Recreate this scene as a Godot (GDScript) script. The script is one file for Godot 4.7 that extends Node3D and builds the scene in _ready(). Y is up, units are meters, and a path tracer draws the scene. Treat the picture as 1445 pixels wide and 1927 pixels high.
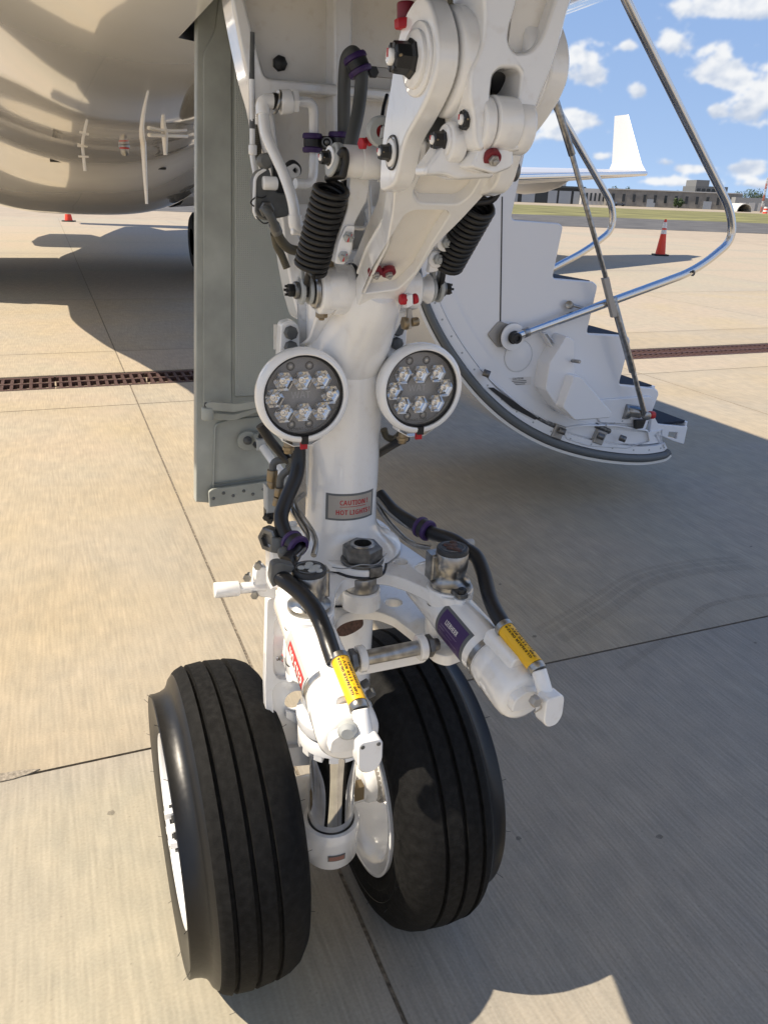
extends Node3D
# A parked business jet's nose landing gear on a concrete apron. The jet's own frame: x to its port side, y up, z forward, origin on the ground under the nose wheel axle.

# ------------------------------------------------------------------ mesh helpers
class Sh:
	var v = PackedVector3Array()
	var n = PackedVector3Array()
	var uv = PackedVector2Array()
	var c = PackedColorArray()
	func tri(a: Vector3, b: Vector3, d: Vector3, na: Vector3, nb: Vector3, nd: Vector3, ua := Vector2.ZERO, ub := Vector2.ZERO, ud := Vector2.ZERO) -> void:
		if (b - a).cross(d - a).dot(na + nb + nd) > 0.0:
			var t = b; b = d; d = t
			t = nb; nb = nd; nd = t
			var tu = ub; ub = ud; ud = tu
		v.push_back(a); v.push_back(b); v.push_back(d)
		n.push_back(na); n.push_back(nb); n.push_back(nd)
		uv.push_back(ua); uv.push_back(ub); uv.push_back(ud)
	func flat(a: Vector3, b: Vector3, d: Vector3, nn: Vector3) -> void:
		tri(a, b, d, nn, nn, nn)
	func quad(a: Vector3, b: Vector3, d: Vector3, e: Vector3, na: Vector3, nb: Vector3, nd: Vector3, ne: Vector3) -> void:
		tri(a, b, d, na, nb, nd)
		tri(a, d, e, na, nd, ne)
	func mesh() -> ArrayMesh:
		var a = []
		a.resize(Mesh.ARRAY_MAX)
		a[Mesh.ARRAY_VERTEX] = v
		a[Mesh.ARRAY_NORMAL] = n
		a[Mesh.ARRAY_TEX_UV] = uv
		if c.size() == v.size(): a[Mesh.ARRAY_COLOR] = c
		var m = ArrayMesh.new()
		m.add_surface_from_arrays(Mesh.PRIMITIVE_TRIANGLES, a)
		return m

func basis_of(axis: Vector3) -> Array:
	var w = axis.normalized()
	var u = (Vector3.UP if absf(w.y) < 0.9 else Vector3.RIGHT).cross(w).normalized()
	return [u, w.cross(u), w]

# a turned shape: prof holds (distance along the axis, radius)
func lathe(sh: Sh, o: Vector3, axis: Vector3, prof: Array, seg := 28, facets := false, a0 := 0.0, a1 := TAU) -> Sh:
	var b = basis_of(axis)
	var u: Vector3 = b[0]; var w: Vector3 = b[1]; var x: Vector3 = b[2]
	var k = prof.size()
	var nl = []
	for i in k - 1:
		var d: Vector2 = prof[i + 1] - prof[i]
		nl.append(Vector2(-d.y, d.x).normalized() if d.length() > 1e-7 else Vector2(0, 1))
	for i in k - 1:
		var n0: Vector2 = nl[i]; var n1: Vector2 = nl[i]
		if i > 0 and nl[i - 1].dot(nl[i]) > 0.72: n0 = (nl[i - 1] + nl[i]).normalized()
		if i < k - 2 and nl[i + 1].dot(nl[i]) > 0.72: n1 = (nl[i + 1] + nl[i]).normalized()
		var p0: Vector2 = prof[i]; var p1: Vector2 = prof[i + 1]
		for j in seg:
			var t0 = a0 + (a1 - a0) * j / seg; var t1 = a0 + (a1 - a0) * (j + 1) / seg
			var r0 = u * cos(t0) + w * sin(t0); var r1 = u * cos(t1) + w * sin(t1)
			var m0 = r0; var m1 = r1
			if facets:
				m0 = (r0 + r1).normalized(); m1 = m0
			sh.quad(o + x * p0.x + r0 * p0.y, o + x * p0.x + r1 * p0.y, o + x * p1.x + r1 * p1.y, o + x * p1.x + r0 * p1.y,
				x * n0.x + m0 * n0.y, x * n0.x + m1 * n0.y, x * n1.x + m1 * n1.y, x * n1.x + m0 * n1.y)
	return sh

# a capped cylinder with small rounded edges
func rod(sh: Sh, a: Vector3, b: Vector3, r: float, seg := 24, e := 0.0015, facets := false) -> Sh:
	var l = a.distance_to(b)
	e = minf(e, minf(r * 0.5, l * 0.4))
	return lathe(sh, a, b - a, [Vector2(0, 0), Vector2(0, r - e), Vector2(e * 0.3, r - e * 0.3), Vector2(e, r), Vector2(l - e, r), Vector2(l - e * 0.3, r - e * 0.3), Vector2(l, r - e), Vector2(l, 0)], seg, facets)

func cone(sh: Sh, a: Vector3, b: Vector3, r0: float, r1: float, seg := 24) -> Sh:
	return lathe(sh, a, b - a, [Vector2(0, 0), Vector2(0, r0), Vector2(a.distance_to(b), r1), Vector2(a.distance_to(b), 0)], seg)

func pipe(sh: Sh, a: Vector3, b: Vector3, r: float, ri: float, seg := 28) -> Sh:
	var l = a.distance_to(b); var e = minf((r - ri) * 0.3, 0.0015)
	return lathe(sh, a, b - a, [Vector2(0, ri), Vector2(0, r - e), Vector2(e, r), Vector2(l - e, r), Vector2(l, r - e), Vector2(l, ri), Vector2(0, ri)], seg)

func bend(p: Array, rad: float, k := 6) -> Array:
	var o = [p[0]]
	for i in range(1, p.size() - 1):
		var a: Vector3 = p[i - 1]; var b: Vector3 = p[i]; var d: Vector3 = p[i + 1]
		var r = minf(rad, 0.48 * minf(a.distance_to(b), b.distance_to(d)))
		var s = b + (a - b).normalized() * r; var e = b + (d - b).normalized() * r
		for j in k + 1:
			var t = float(j) / k
			o.append(s * (1 - t) * (1 - t) + b * 2 * t * (1 - t) + e * t * t)
	o.append(p[-1])
	return o

func spl(p: Array, k := 6) -> Array:
	var o = []
	for i in p.size() - 1:
		var a: Vector3 = p[maxi(i - 1, 0)]; var b: Vector3 = p[i]; var d: Vector3 = p[i + 1]; var e: Vector3 = p[mini(i + 2, p.size() - 1)]
		for j in k:
			o.append(b.cubic_interpolate(d, a, e, float(j) / k))
	o.append(p[-1])
	return o

func tube(sh: Sh, p: Array, r: float, seg := 12) -> Sh:
	var u = Vector3.ZERO
	var rings = []; var nrm = []
	var run = 0.0
	var us = []
	for i in p.size():
		var t: Vector3 = (p[mini(i + 1, p.size() - 1)] - p[maxi(i - 1, 0)]).normalized()
		if i == 0: u = basis_of(t)[0]
		else: run += p[i].distance_to(p[i - 1])
		u = (u - t * u.dot(t)).normalized()
		var w = t.cross(u)
		var ring = []; var nn = []
		for j in seg + 1:
			var d = u * cos(TAU * j / seg) + w * sin(TAU * j / seg)
			ring.append(p[i] + d * r); nn.append(d)
		rings.append(ring); nrm.append(nn); us.append(run)
	for i in p.size() - 1:
		for j in seg:
			var u0 = Vector2(us[i], float(j) / seg); var u1 = Vector2(us[i], float(j + 1) / seg)
			var u2 = Vector2(us[i + 1], float(j + 1) / seg); var u3 = Vector2(us[i + 1], float(j) / seg)
			sh.tri(rings[i][j], rings[i][j + 1], rings[i + 1][j + 1], nrm[i][j], nrm[i][j + 1], nrm[i + 1][j + 1], u0, u1, u2)
			sh.tri(rings[i][j], rings[i + 1][j + 1], rings[i + 1][j], nrm[i][j], nrm[i + 1][j + 1], nrm[i + 1][j], u0, u2, u3)
	for q in [0, p.size() - 1]:
		var t: Vector3 = (p[0] - p[1]).normalized() if q == 0 else (p[-1] - p[-2]).normalized()
		for j in seg:
			sh.flat(p[q], rings[q][j], rings[q][j + 1], t)
	return sh

func area(p: Array) -> float:
	var a = 0.0
	for i in p.size():
		var q: Vector2 = p[i]; var r: Vector2 = p[(i + 1) % p.size()]
		a += q.x * r.y - r.x * q.y
	return a * 0.5

# rounds the corners of a polygon
func fil(p: Array, rad: float, k := 4) -> Array:
	var o = []
	for i in p.size():
		var a: Vector2 = p[i - 1]; var b: Vector2 = p[i]; var d: Vector2 = p[(i + 1) % p.size()]
		var r = minf(rad, 0.45 * minf(a.distance_to(b), b.distance_to(d)))
		var s = b + (a - b).normalized() * r; var e = b + (d - b).normalized() * r
		for j in k + 1:
			var t = float(j) / k
			o.append(s * (1 - t) * (1 - t) + b * 2 * t * (1 - t) + e * t * t)
	return o

func circ(at: Vector2, r: float, k := 24) -> Array:
	var o = []
	for i in k: o.append(at + Vector2(cos(TAU * i / k), sin(TAU * i / k)) * r)
	return o

func rect(a: Vector2, b: Vector2) -> Array:
	return [a, Vector2(b.x, a.y), b, Vector2(a.x, b.y)]

func inset(p: Array, e: float) -> Array:
	var o = []
	for i in p.size():
		var d0: Vector2 = (p[i] - p[i - 1]).normalized(); var d1: Vector2 = (p[(i + 1) % p.size()] - p[i]).normalized()
		var n0 = Vector2(-d0.y, d0.x); var n1 = Vector2(-d1.y, d1.x)
		o.append(p[i] + (n0 + n1) / maxf(1.0 + n0.dot(n1), 0.35) * e)
	return o

func pieces(p: PackedVector2Array, holes: Array) -> Array:
	if holes.is_empty(): return [p]
	var h: PackedVector2Array = holes[0]
	var cx = 0.0
	for q in h: cx += q.x / h.size()
	cx += 0.00031
	var o = []
	for s in [-1, 1]:
		var half = PackedVector2Array(rect(Vector2(cx if s > 0 else cx - 90.0, -90), Vector2(cx + 90.0 if s > 0 else cx, 90)))
		for part_ in Geometry2D.intersect_polygons(p, half):
			for cut in Geometry2D.clip_polygons(part_, h):
				var rest = []
				for k in range(1, holes.size()):
					if Geometry2D.intersect_polygons(cut, holes[k]).size() > 0: rest.append(holes[k])
				o.append_array(pieces(cut, rest))
	return o

# a plate: the polygon in (u, v) from o is its front face, which looks along u x v; the plate goes back by depth
func prism(sh: Sh, poly: Array, o: Vector3, u: Vector3, v: Vector3, depth: float, bev := 0.0, holes := [], soft := 0.8) -> Sh:
	var nn = u.cross(v).normalized()
	var outer = []
	for q in poly:
		if outer.is_empty() or (q - outer[-1]).length() > 1e-5: outer.append(q)
	if (outer[0] - outer[-1]).length() < 1e-5: outer.pop_back()
	if area(outer) < 0: outer.reverse()
	var loops = [outer]
	for h in holes:
		var g: Array = h.duplicate()
		if area(g) > 0: g.reverse()
		loops.append(g)
	var face = []
	for l in loops: face.append(inset(l, bev) if bev > 0 else l)
	var hs = []
	for i in range(1, face.size()):
		var g: Array = face[i].duplicate(); g.reverse(); hs.append(PackedVector2Array(g))
	for pc in pieces(PackedVector2Array(face[0]), hs):
		var ix = Geometry2D.triangulate_polygon(pc)
		for i in range(0, ix.size(), 3):
			var a = o + u * pc[ix[i]].x + v * pc[ix[i]].y
			var b = o + u * pc[ix[i + 1]].x + v * pc[ix[i + 1]].y
			var d = o + u * pc[ix[i + 2]].x + v * pc[ix[i + 2]].y
			sh.flat(a, b, d, nn)
			sh.flat(a - nn * depth, b - nn * depth, d - nn * depth, -nn)
	for li in loops.size():
		var l: Array = loops[li]; var f: Array = face[li]
		var k = l.size()
		var en = []
		for i in k:
			var d: Vector2 = (l[(i + 1) % k] - l[i]).normalized()
			en.append(Vector2(d.y, -d.x))
		for i in k:
			var j = (i + 1) % k
			var n0: Vector2 = en[i]; var n1: Vector2 = en[i]
			if en[i - 1].dot(en[i]) > soft: n0 = (en[i - 1] + en[i]).normalized()
			if en[j].dot(en[i]) > soft: n1 = (en[j] + en[i]).normalized()
			var N0 = u * n0.x + v * n0.y; var N1 = u * n1.x + v * n1.y
			var a = o + u * l[i].x + v * l[i].y; var b = o + u * l[j].x + v * l[j].y
			sh.quad(a - nn * bev, b - nn * bev, b - nn * (depth - bev), a - nn * (depth - bev), N0, N1, N1, N0)
			if bev > 0:
				var fa = o + u * f[i].x + v * f[i].y; var fb = o + u * f[j].x + v * f[j].y
				sh.quad(fa, fb, b - nn * bev, a - nn * bev, nn, nn, N1, N0)
				sh.quad(fa - nn * depth, fb - nn * depth, b - nn * (depth - bev), a - nn * (depth - bev), -nn, -nn, N1, N0)
	return sh

func box(sh: Sh, mid: Vector3, size: Vector3, bev := 0.0, bas := Basis.IDENTITY) -> Sh:
	var h = size * 0.5
	return prism(sh, rect(Vector2(-h.x, -h.y), Vector2(h.x, h.y)), mid + bas.z * h.z, bas.x, bas.y, size.z, bev)

func nut(sh: Sh, a: Vector3, axis: Vector3, r: float, h: float) -> Sh:
	return lathe(sh, a, axis, [Vector2(0, 0), Vector2(0, r * 0.93), Vector2(h * 0.1, r), Vector2(h * 0.85, r), Vector2(h, r * 0.86), Vector2(h, 0)], 6, true)

func coil(a: Vector3, b: Vector3, r: float, turns: float, k := 16) -> Array:
	var f = basis_of(b - a); var o = []
	var m = int(turns * k)
	for i in m + 1:
		var t = float(i) / m
		o.append(a.lerp(b, t) + (f[0] * cos(TAU * turns * t) + f[1] * sin(TAU * turns * t)) * r)
	return o

# letters as thin raised print; curve > 0 wraps them round a cylinder of that radius whose axis runs along v (or along u if round_u)
func letters(text: String, h: float, o: Vector3, u: Vector3, v: Vector3, curve := 0.0, round_u := false, bold := true, mid := true, width := 0.0) -> Sh:
	var f = SystemFont.new()
	f.font_names = PackedStringArray(["Droid Sans"]); f.font_weight = 700 if bold else 400
	var tm = TextMesh.new()
	tm.font = f; tm.text = text; tm.font_size = 32; tm.pixel_size = h / 24.0; tm.depth = 0.0
	tm.horizontal_alignment = HORIZONTAL_ALIGNMENT_CENTER if mid else HORIZONTAL_ALIGNMENT_LEFT
	tm.vertical_alignment = VERTICAL_ALIGNMENT_CENTER
	var ar = tm.get_mesh_arrays()
	var vs: PackedVector3Array = ar[Mesh.ARRAY_VERTEX]; var ix: PackedInt32Array = ar[Mesh.ARRAY_INDEX]
	var sh = Sh.new()
	var nn = u.cross(v).normalized()
	var sx = 1.0
	if width > 0.0:
		var lo = 9.0; var hi = -9.0
		for q in vs:
			lo = minf(lo, q.x); hi = maxf(hi, q.x)
		sx = width / maxf(hi - lo, 1e-6)
	for i in range(0, ix.size(), 3):
		var p = []; var ns = []
		for j in 3:
			var q = vs[ix[i + j]]
			q.x *= sx
			if curve > 0.0:
				var s = q.y if round_u else q.x
				var a = s / curve
				var side = v if round_u else u
				var along = u * q.x if round_u else v * q.y
				p.append(o + along + side * sin(a) * curve - nn * (1 - cos(a)) * curve); ns.append(side * sin(a) + nn * cos(a))
			else:
				p.append(o + u * q.x + v * q.y); ns.append(nn)
		sh.tri(p[0], p[1], p[2], ns[0], ns[1], ns[2])
	return sh

# ------------------------------------------------------------------ nodes
var M = {}
var jet: Node3D
var used = {}

func numbered(parent: Node, called: String) -> String:
	var key = str(parent.get_instance_id()) + called
	used[key] = used.get(key, -1) + 1
	return called if used[key] == 0 else "%s_%03d" % [called, used[key]]

func part(called: String, sh: Sh, m: Material, parent: Node = jet, label := "") -> MeshInstance3D:
	var o = MeshInstance3D.new()
	o.name = numbered(parent, called)
	o.mesh = sh.mesh()
	o.material_override = m
	if label: o.set_meta("label", label)
	parent.add_child(o, true)
	return o

func grp(called: String, parent: Node, label := "") -> Node3D:
	var o = Node3D.new()
	o.name = numbered(parent, called)
	if label: o.set_meta("label", label)
	parent.add_child(o, true)
	return o

func thing(called: String, label: String, category: String, group := "") -> Node3D:
	var o = Node3D.new()
	o.name = numbered(self, called)
	o.set_meta("label", label); o.set_meta("category", category)
	if group: o.set_meta("group", group)
	add_child(o, true)
	return o

func struct(called: String, sh: Sh, m: Material) -> MeshInstance3D:
	var o = part(called, sh, m, self)
	o.set_meta("kind", "structure")
	return o

func mat(r: float, g: float, b: float, rough := 0.5, metal := 0.0) -> StandardMaterial3D:
	var m = StandardMaterial3D.new()
	m.albedo_color = Color(r, g, b).linear_to_srgb()
	m.roughness = rough; m.metallic = metal
	return m

func noise_tex(seed_: int, freq: float, lo: float, hi: float, size := 512, oct := 4, normal := false, bump := 2.0) -> NoiseTexture2D:
	var f = FastNoiseLite.new()
	f.seed = seed_; f.frequency = freq; f.fractal_octaves = oct; f.noise_type = FastNoiseLite.TYPE_SIMPLEX_SMOOTH
	var t = NoiseTexture2D.new()
	t.width = size; t.height = size; t.seamless = true; t.noise = f
	if normal:
		t.as_normal_map = true; t.bump_strength = bump
	else:
		var g = Gradient.new()
		g.set_color(0, Color(lo, lo, lo)); g.set_color(1, Color(hi, hi, hi))
		t.color_ramp = g
	return t

func tri_map(m: StandardMaterial3D, scale_: float, albedo: Texture2D = null, normal: Texture2D = null, ns := 1.0) -> StandardMaterial3D:
	m.uv1_triplanar = true
	m.uv1_scale = Vector3.ONE * scale_
	if albedo: m.albedo_texture = albedo
	if normal:
		m.normal_enabled = true; m.normal_texture = normal; m.normal_scale = ns
	return m

func make_materials() -> void:
	var grime = noise_tex(3, 0.012, 0.93, 1.0, 512, 5)
	var soft_bump = noise_tex(5, 0.02, 0, 1, 256, 3, true, 1.5)
	var dirt: NoiseTexture2D = noise_tex(71, 0.016, 0, 1, 1024, 6)
	var dg = Gradient.new()
	dg.offsets = PackedFloat32Array([0.0, 0.22, 0.34, 1.0])
	dg.colors = PackedColorArray([Color(0.955, 0.945, 0.93), Color(0.98, 0.975, 0.97), Color(0.995, 0.995, 0.995), Color(1, 1, 1)])
	dirt.color_ramp = dg
	grime = dirt
	var white = tri_map(mat(0.85, 0.85, 0.845, 0.2), 3.0, grime, soft_bump, 0.10)
	white.clearcoat_enabled = true; white.clearcoat = 0.9; white.clearcoat_roughness = 0.06
	M.white = white
	M.cream = tri_map(mat(0.83, 0.80, 0.74, 0.28), 3.0, grime, soft_bump, 0.10)
	var skin = tri_map(mat(0.85, 0.83, 0.78, 0.16), 0.7, noise_tex(8, 0.008, 0.93, 1.0, 256, 4), noise_tex(9, 0.006, 0, 1, 256, 2, true, 2.0), 0.05)
	skin.clearcoat_enabled = true; skin.clearcoat = 1.0; skin.clearcoat_roughness = 0.03
	M.skin = skin
	M.stair = tri_map(mat(0.82, 0.825, 0.835, 0.22), 1.5, null, soft_bump, 0.06)
	M.stair.clearcoat_enabled = true; M.stair.clearcoat = 0.5; M.stair.clearcoat_roughness = 0.1
	var rubber = tri_map(mat(0.0165, 0.0165, 0.0165, 0.75), 5.0, noise_tex(11, 0.02, 0.55, 1.0, 512, 5), noise_tex(12, 0.12, 0, 1, 512, 3, true, 3.0), 0.35)
	rubber.albedo_texture = noise_tex(11, 0.012, 0.45, 1.0, 1024, 7)
	rubber.metallic_specular = 0.28
	M.rubber = rubber
	M.sidewall = tri_map(mat(0.0055, 0.0060, 0.0072, 0.38), 5.0, noise_tex(13, 0.02, 0.7, 1.0, 256, 4), noise_tex(14, 0.05, 0, 1, 256, 3, true, 2.0), 0.12)
	M.black = mat(0.008, 0.009, 0.011, 0.38)
	M.hose = tri_map(mat(0.006, 0.0068, 0.0095, 0.36), 8.0, grime, noise_tex(15, 0.08, 0, 1, 256, 3, true, 2.0), 0.15)
	M.spring = tri_map(mat(0.014, 0.014, 0.0145, 0.45), 8.0, noise_tex(16, 0.03, 0.6, 1.0, 256, 4))
	M.grey_hose = tri_map(mat(0.085, 0.088, 0.084, 0.55), 8.0, grime)
	var braid = Image.create(64, 64, false, Image.FORMAT_RGB8)
	for y in 64:
		for x in 64:
			var w = 0.5 + 0.5 * sin((x + y) * TAU / 16.0) * sin((x - y) * TAU / 16.0)
			braid.set_pixel(x, y, Color(0.30 + 0.3 * w, 0.29 + 0.29 * w, 0.26 + 0.26 * w))
	M.braid = mat(0.55, 0.53, 0.48, 0.55, 0.3)
	M.braid.albedo_texture = ImageTexture.create_from_image(braid)
	M.braid.uv1_scale = Vector3(60, 3, 1)
	M.steel = tri_map(mat(0.56, 0.55, 0.53, 0.28, 0.95), 6.0, noise_tex(21, 0.03, 0.6, 1.0, 256, 4))
	M.dull_steel = tri_map(mat(0.30, 0.30, 0.295, 0.42, 0.8), 8.0, noise_tex(22, 0.03, 0.5, 1.0, 256, 5))
	M.brass = mat(0.28, 0.22, 0.14, 0.42, 0.8)
	M.chrome = tri_map(mat(0.74, 0.75, 0.77, 0.06, 1.0), 5.0, noise_tex(23, 0.02, 0.85, 1.0, 256, 4))
	M.wing = mat(0.48, 0.49, 0.51, 0.3)
	M.rail = mat(0.70, 0.69, 0.67, 0.22, 1.0)
	M.lip = mat(0.75, 0.78, 0.82, 0.12, 1.0)
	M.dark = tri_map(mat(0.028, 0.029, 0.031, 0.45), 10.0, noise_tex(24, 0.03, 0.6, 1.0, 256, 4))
	M.grey = tri_map(mat(0.12, 0.125, 0.125, 0.5), 8.0, noise_tex(25, 0.02, 0.75, 1.0, 256, 4))
	M.pale_grey = tri_map(mat(0.40, 0.42, 0.42, 0.45), 8.0, grime)
	M.purple = mat(0.045, 0.018, 0.10, 0.5)
	M.red = mat(0.18, 0.008, 0.018, 0.45)
	M.bright_red = mat(0.50, 0.02, 0.02, 0.45)
	M.brown = tri_map(mat(0.12, 0.055, 0.042, 0.6), 20.0, noise_tex(26, 0.03, 0.5, 1.0, 256, 4))
	M.yellow = mat(0.80, 0.46, 0.012, 0.42)
	M.ink = mat(0.008, 0.008, 0.008, 0.6)
	M.red_ink = mat(0.42, 0.006, 0.016, 0.5)
	M.white_ink = mat(0.75, 0.73, 0.70, 0.5)
	M.plate = tri_map(mat(0.40, 0.38, 0.35, 0.42, 0.35), 10.0, grime)
	M.plate_edge = mat(0.12, 0.13, 0.135, 0.5)
	var weave = Image.create(128, 128, false, Image.FORMAT_RGB8)
	for y in 128:
		for x in 128:
			var w = 0.5 + 0.3 * sin(x * TAU / 8.0) * sin(y * TAU / 8.0) + 0.2 * sin(x * TAU / 8.0)
			weave.set_pixel(x, y, Color(w, w, w))
	weave.bump_map_to_normal_map(3.0)
	var rng = RandomNumberGenerator.new()
	rng.seed = 4
	var dn = noise_tex(28, 0.01, 0.82, 1.0, 512, 5)
	M.door = tri_map(mat(0.37, 0.39, 0.36, 0.55), 22.0, null, ImageTexture.create_from_image(weave), 0.8)
	M.door_smooth = tri_map(mat(0.41, 0.43, 0.395, 0.42), 2.0, dn)
	M.glass = mat(1, 1, 1, 0.02)
	M.glass.albedo_color = Color(0.9, 0.92, 0.95, 0.06)
	M.glass.transparency = BaseMaterial3D.TRANSPARENCY_ALPHA
	M.lens_back = mat(0.21, 0.21, 0.215, 0.5, 0.0)
	M.optic = mat(0.68, 0.68, 0.68, 0.10, 1.0)
	M.dome = mat(0.9, 0.92, 0.95, 0.03)
	M.dome.refraction_enabled = true; M.dome.refraction_scale = 0.05
	M.led = mat(0.55, 0.52, 0.40, 0.4)
	M.navy = tri_map(mat(0.025, 0.035, 0.058, 0.85), 30.0, noise_tex(29, 0.3, 0.5, 1.0, 256, 2))
	M.orange = mat(0.78, 0.055, 0.02, 0.5)
	M.reflective = mat(0.72, 0.70, 0.68, 0.4)
	M.rust = tri_map(mat(0.13, 0.062, 0.05, 0.75), 6.0, noise_tex(30, 0.05, 0.45, 1.0, 256, 5))
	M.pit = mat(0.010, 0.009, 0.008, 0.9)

# ------------------------------------------------------------------ sky
func cloud_at(az: float, el: float, f: FastNoiseLite, g: FastNoiseLite) -> float:
	# heaps of cumulus in rows: az and el in degrees
	var k = 1.0 / (0.16 + sin(deg_to_rad(maxf(el, 0.0))))
	var d = Vector3(cos(deg_to_rad(az)), 0, sin(deg_to_rad(az))) * k
	var big = f.get_noise_3d(d.x * 6.0, el * 0.42, d.z * 6.0)
	var fine = g.get_noise_3d(cos(deg_to_rad(az)) * 57.0, el * 1.5, sin(deg_to_rad(az)) * 57.0)
	return big * 0.62 + fine * 0.5

func make_sky() -> PanoramaSkyMaterial:
	var f = FastNoiseLite.new()
	f.seed = 11; f.frequency = 0.20; f.fractal_octaves = 3
	var g = FastNoiseLite.new()
	g.seed = 23; g.frequency = 0.62; g.fractal_octaves = 6; g.fractal_gain = 0.55
	# puffs (azimuth from the camera's forward direction to the right, elevation, half width, half height, all in degrees)
	var puffs = [[12.1, 7.4, 1.9, 1.4], [11.0, 8.0, 1.3, 1.3], [11.5, 4.8, 1.7, 0.8], [10.3, 3.9, 1.6, 0.8], [16.6, 8.9, 1.3, 0.9], [14.1, 8.9, 0.5, 0.4], [19.1, 7.5, 1.6, 1.3], [20.4, 7.0, 0.9, 0.6], [21.5, 5.5, 1.4, 1.1], [22.6, 6.2, 1.0, 1.1], [19.8, 5.4, 0.6, 0.6], [19.0, 10.8, 3.5, 1.0], [21.3, 10.6, 2.0, 1.0], [17.2, 2.5, 0.9, 0.45], [19.0, 2.1, 1.2, 0.35], [22.1, 2.3, 1.3, 0.7], [15.1, 6.5, 0.7, 0.8], [18.8, 1.3, 2.4, 0.35], [23.2, 1.3, 2.2, 0.35], [11.1, 1.5, 2.1, 0.4], [13.3, 2.7, 1.0, 0.35], [26.5, 8.0, 2.4, 1.6], [28.0, 4.0, 2.4, 1.0], [20.0, 16.0, 6.0, 2.0], [6.0, 6.0, 2.6, 1.6], [3.0, 3.0, 2.4, 0.8]]
	var r = RandomNumberGenerator.new(); r.seed = 77
	for i in 260:  # unseen clouds outside the view, made numerous to add fill light
		var el = pow(r.randf(), 1.7) * 48.0 + 0.8
		var w = 1.6 + 5.0 * r.randf() + el * 0.12
		var az = 34.0 + 318.0 * r.randf()
		puffs.append([az, el, w, w * (0.26 + 0.25 * r.randf())])
	var W = 4096; var H = 2048
	var small = Image.create(W / 4, H / 4, false, Image.FORMAT_RGBF)
	_paint(small, 0, small.get_width(), 0, small.get_height(), W / 4, H / 4, puffs, f, g)
	small.resize(W, H, Image.INTERPOLATE_BILINEAR)
	# finer sampling where there are low clouds ahead
	var x0 = int((4.0 / 360.0) * W); var x1 = int((36.0 / 360.0) * W)
	var y0 = int((90.0 - 19.0) / 180.0 * H); var y1 = int(91.0 / 180.0 * H)
	_paint(small, x0, x1, y0, y1, W, H, puffs, f, g)
	var m = PanoramaSkyMaterial.new()
	m.panorama = ImageTexture.create_from_image(small)
	return m

func _paint(im: Image, x0: int, x1: int, y0: int, y1: int, W: int, H: int, puffs: Array, f: FastNoiseLite, g: FastNoiseLite) -> void:
	var by_col = []
	for y in range(y0, y1):
		var el = 90.0 - (y + 0.5) / H * 180.0
		var t = clampf(el / 90.0, 0.0, 1.0)
		var base = Color(0.31, 0.42, 0.56).lerp(Color(0.018, 0.085, 0.29), pow(t, 0.33))
		var near = []
		for p in puffs:
			if absf(el - p[1]) < p[3] * 2.2: near.append(p)
		for x in range(x0, x1):
			var c = base
			if el < 0.0: c = Color(0.30, 0.27, 0.22)
			else:
				var az = fposmod((x + 0.5) / W * 360.0 + 180.0, 360.0) - 180.0
				var dens = 0.0; var shade = 0.0
				for p in near:
					var dx = (fposmod(az - p[0] + 180.0, 360.0) - 180.0) / p[2]
					if absf(dx) > 2.2: continue
					var dy: float = (el - p[1]) / p[3]
					if dy < 0.0: dy *= 1.7
					var q = exp(-(dx * dx + dy * dy) * 1.15)
					dens += q
					shade += q * clampf(0.55 + dy * 0.75 - dx * 0.25, 0.0, 1.0)
				if dens > 0.02:
					var n = cloud_at(az, el, f, g)
					shade /= dens
					var a = smoothstep(0.27, 0.60, minf(dens, 1.05) * 0.80 + n * 0.85)
					var n2 = cloud_at(az + 0.35, el - 0.35, f, g)
					var lit = clampf(shade * 0.8 + 0.18 + (n - n2) * 1.6, 0.0, 1.0)
					c = base.lerp(Color(0.30, 0.34, 0.41).lerp(Color(0.50, 0.505, 0.51), lit), a * 0.95)
			im.set_pixel(x, y, c)

# ------------------------------------------------------------------ scene
const SUN := Vector3(0.612, -0.788, -0.070)

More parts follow.
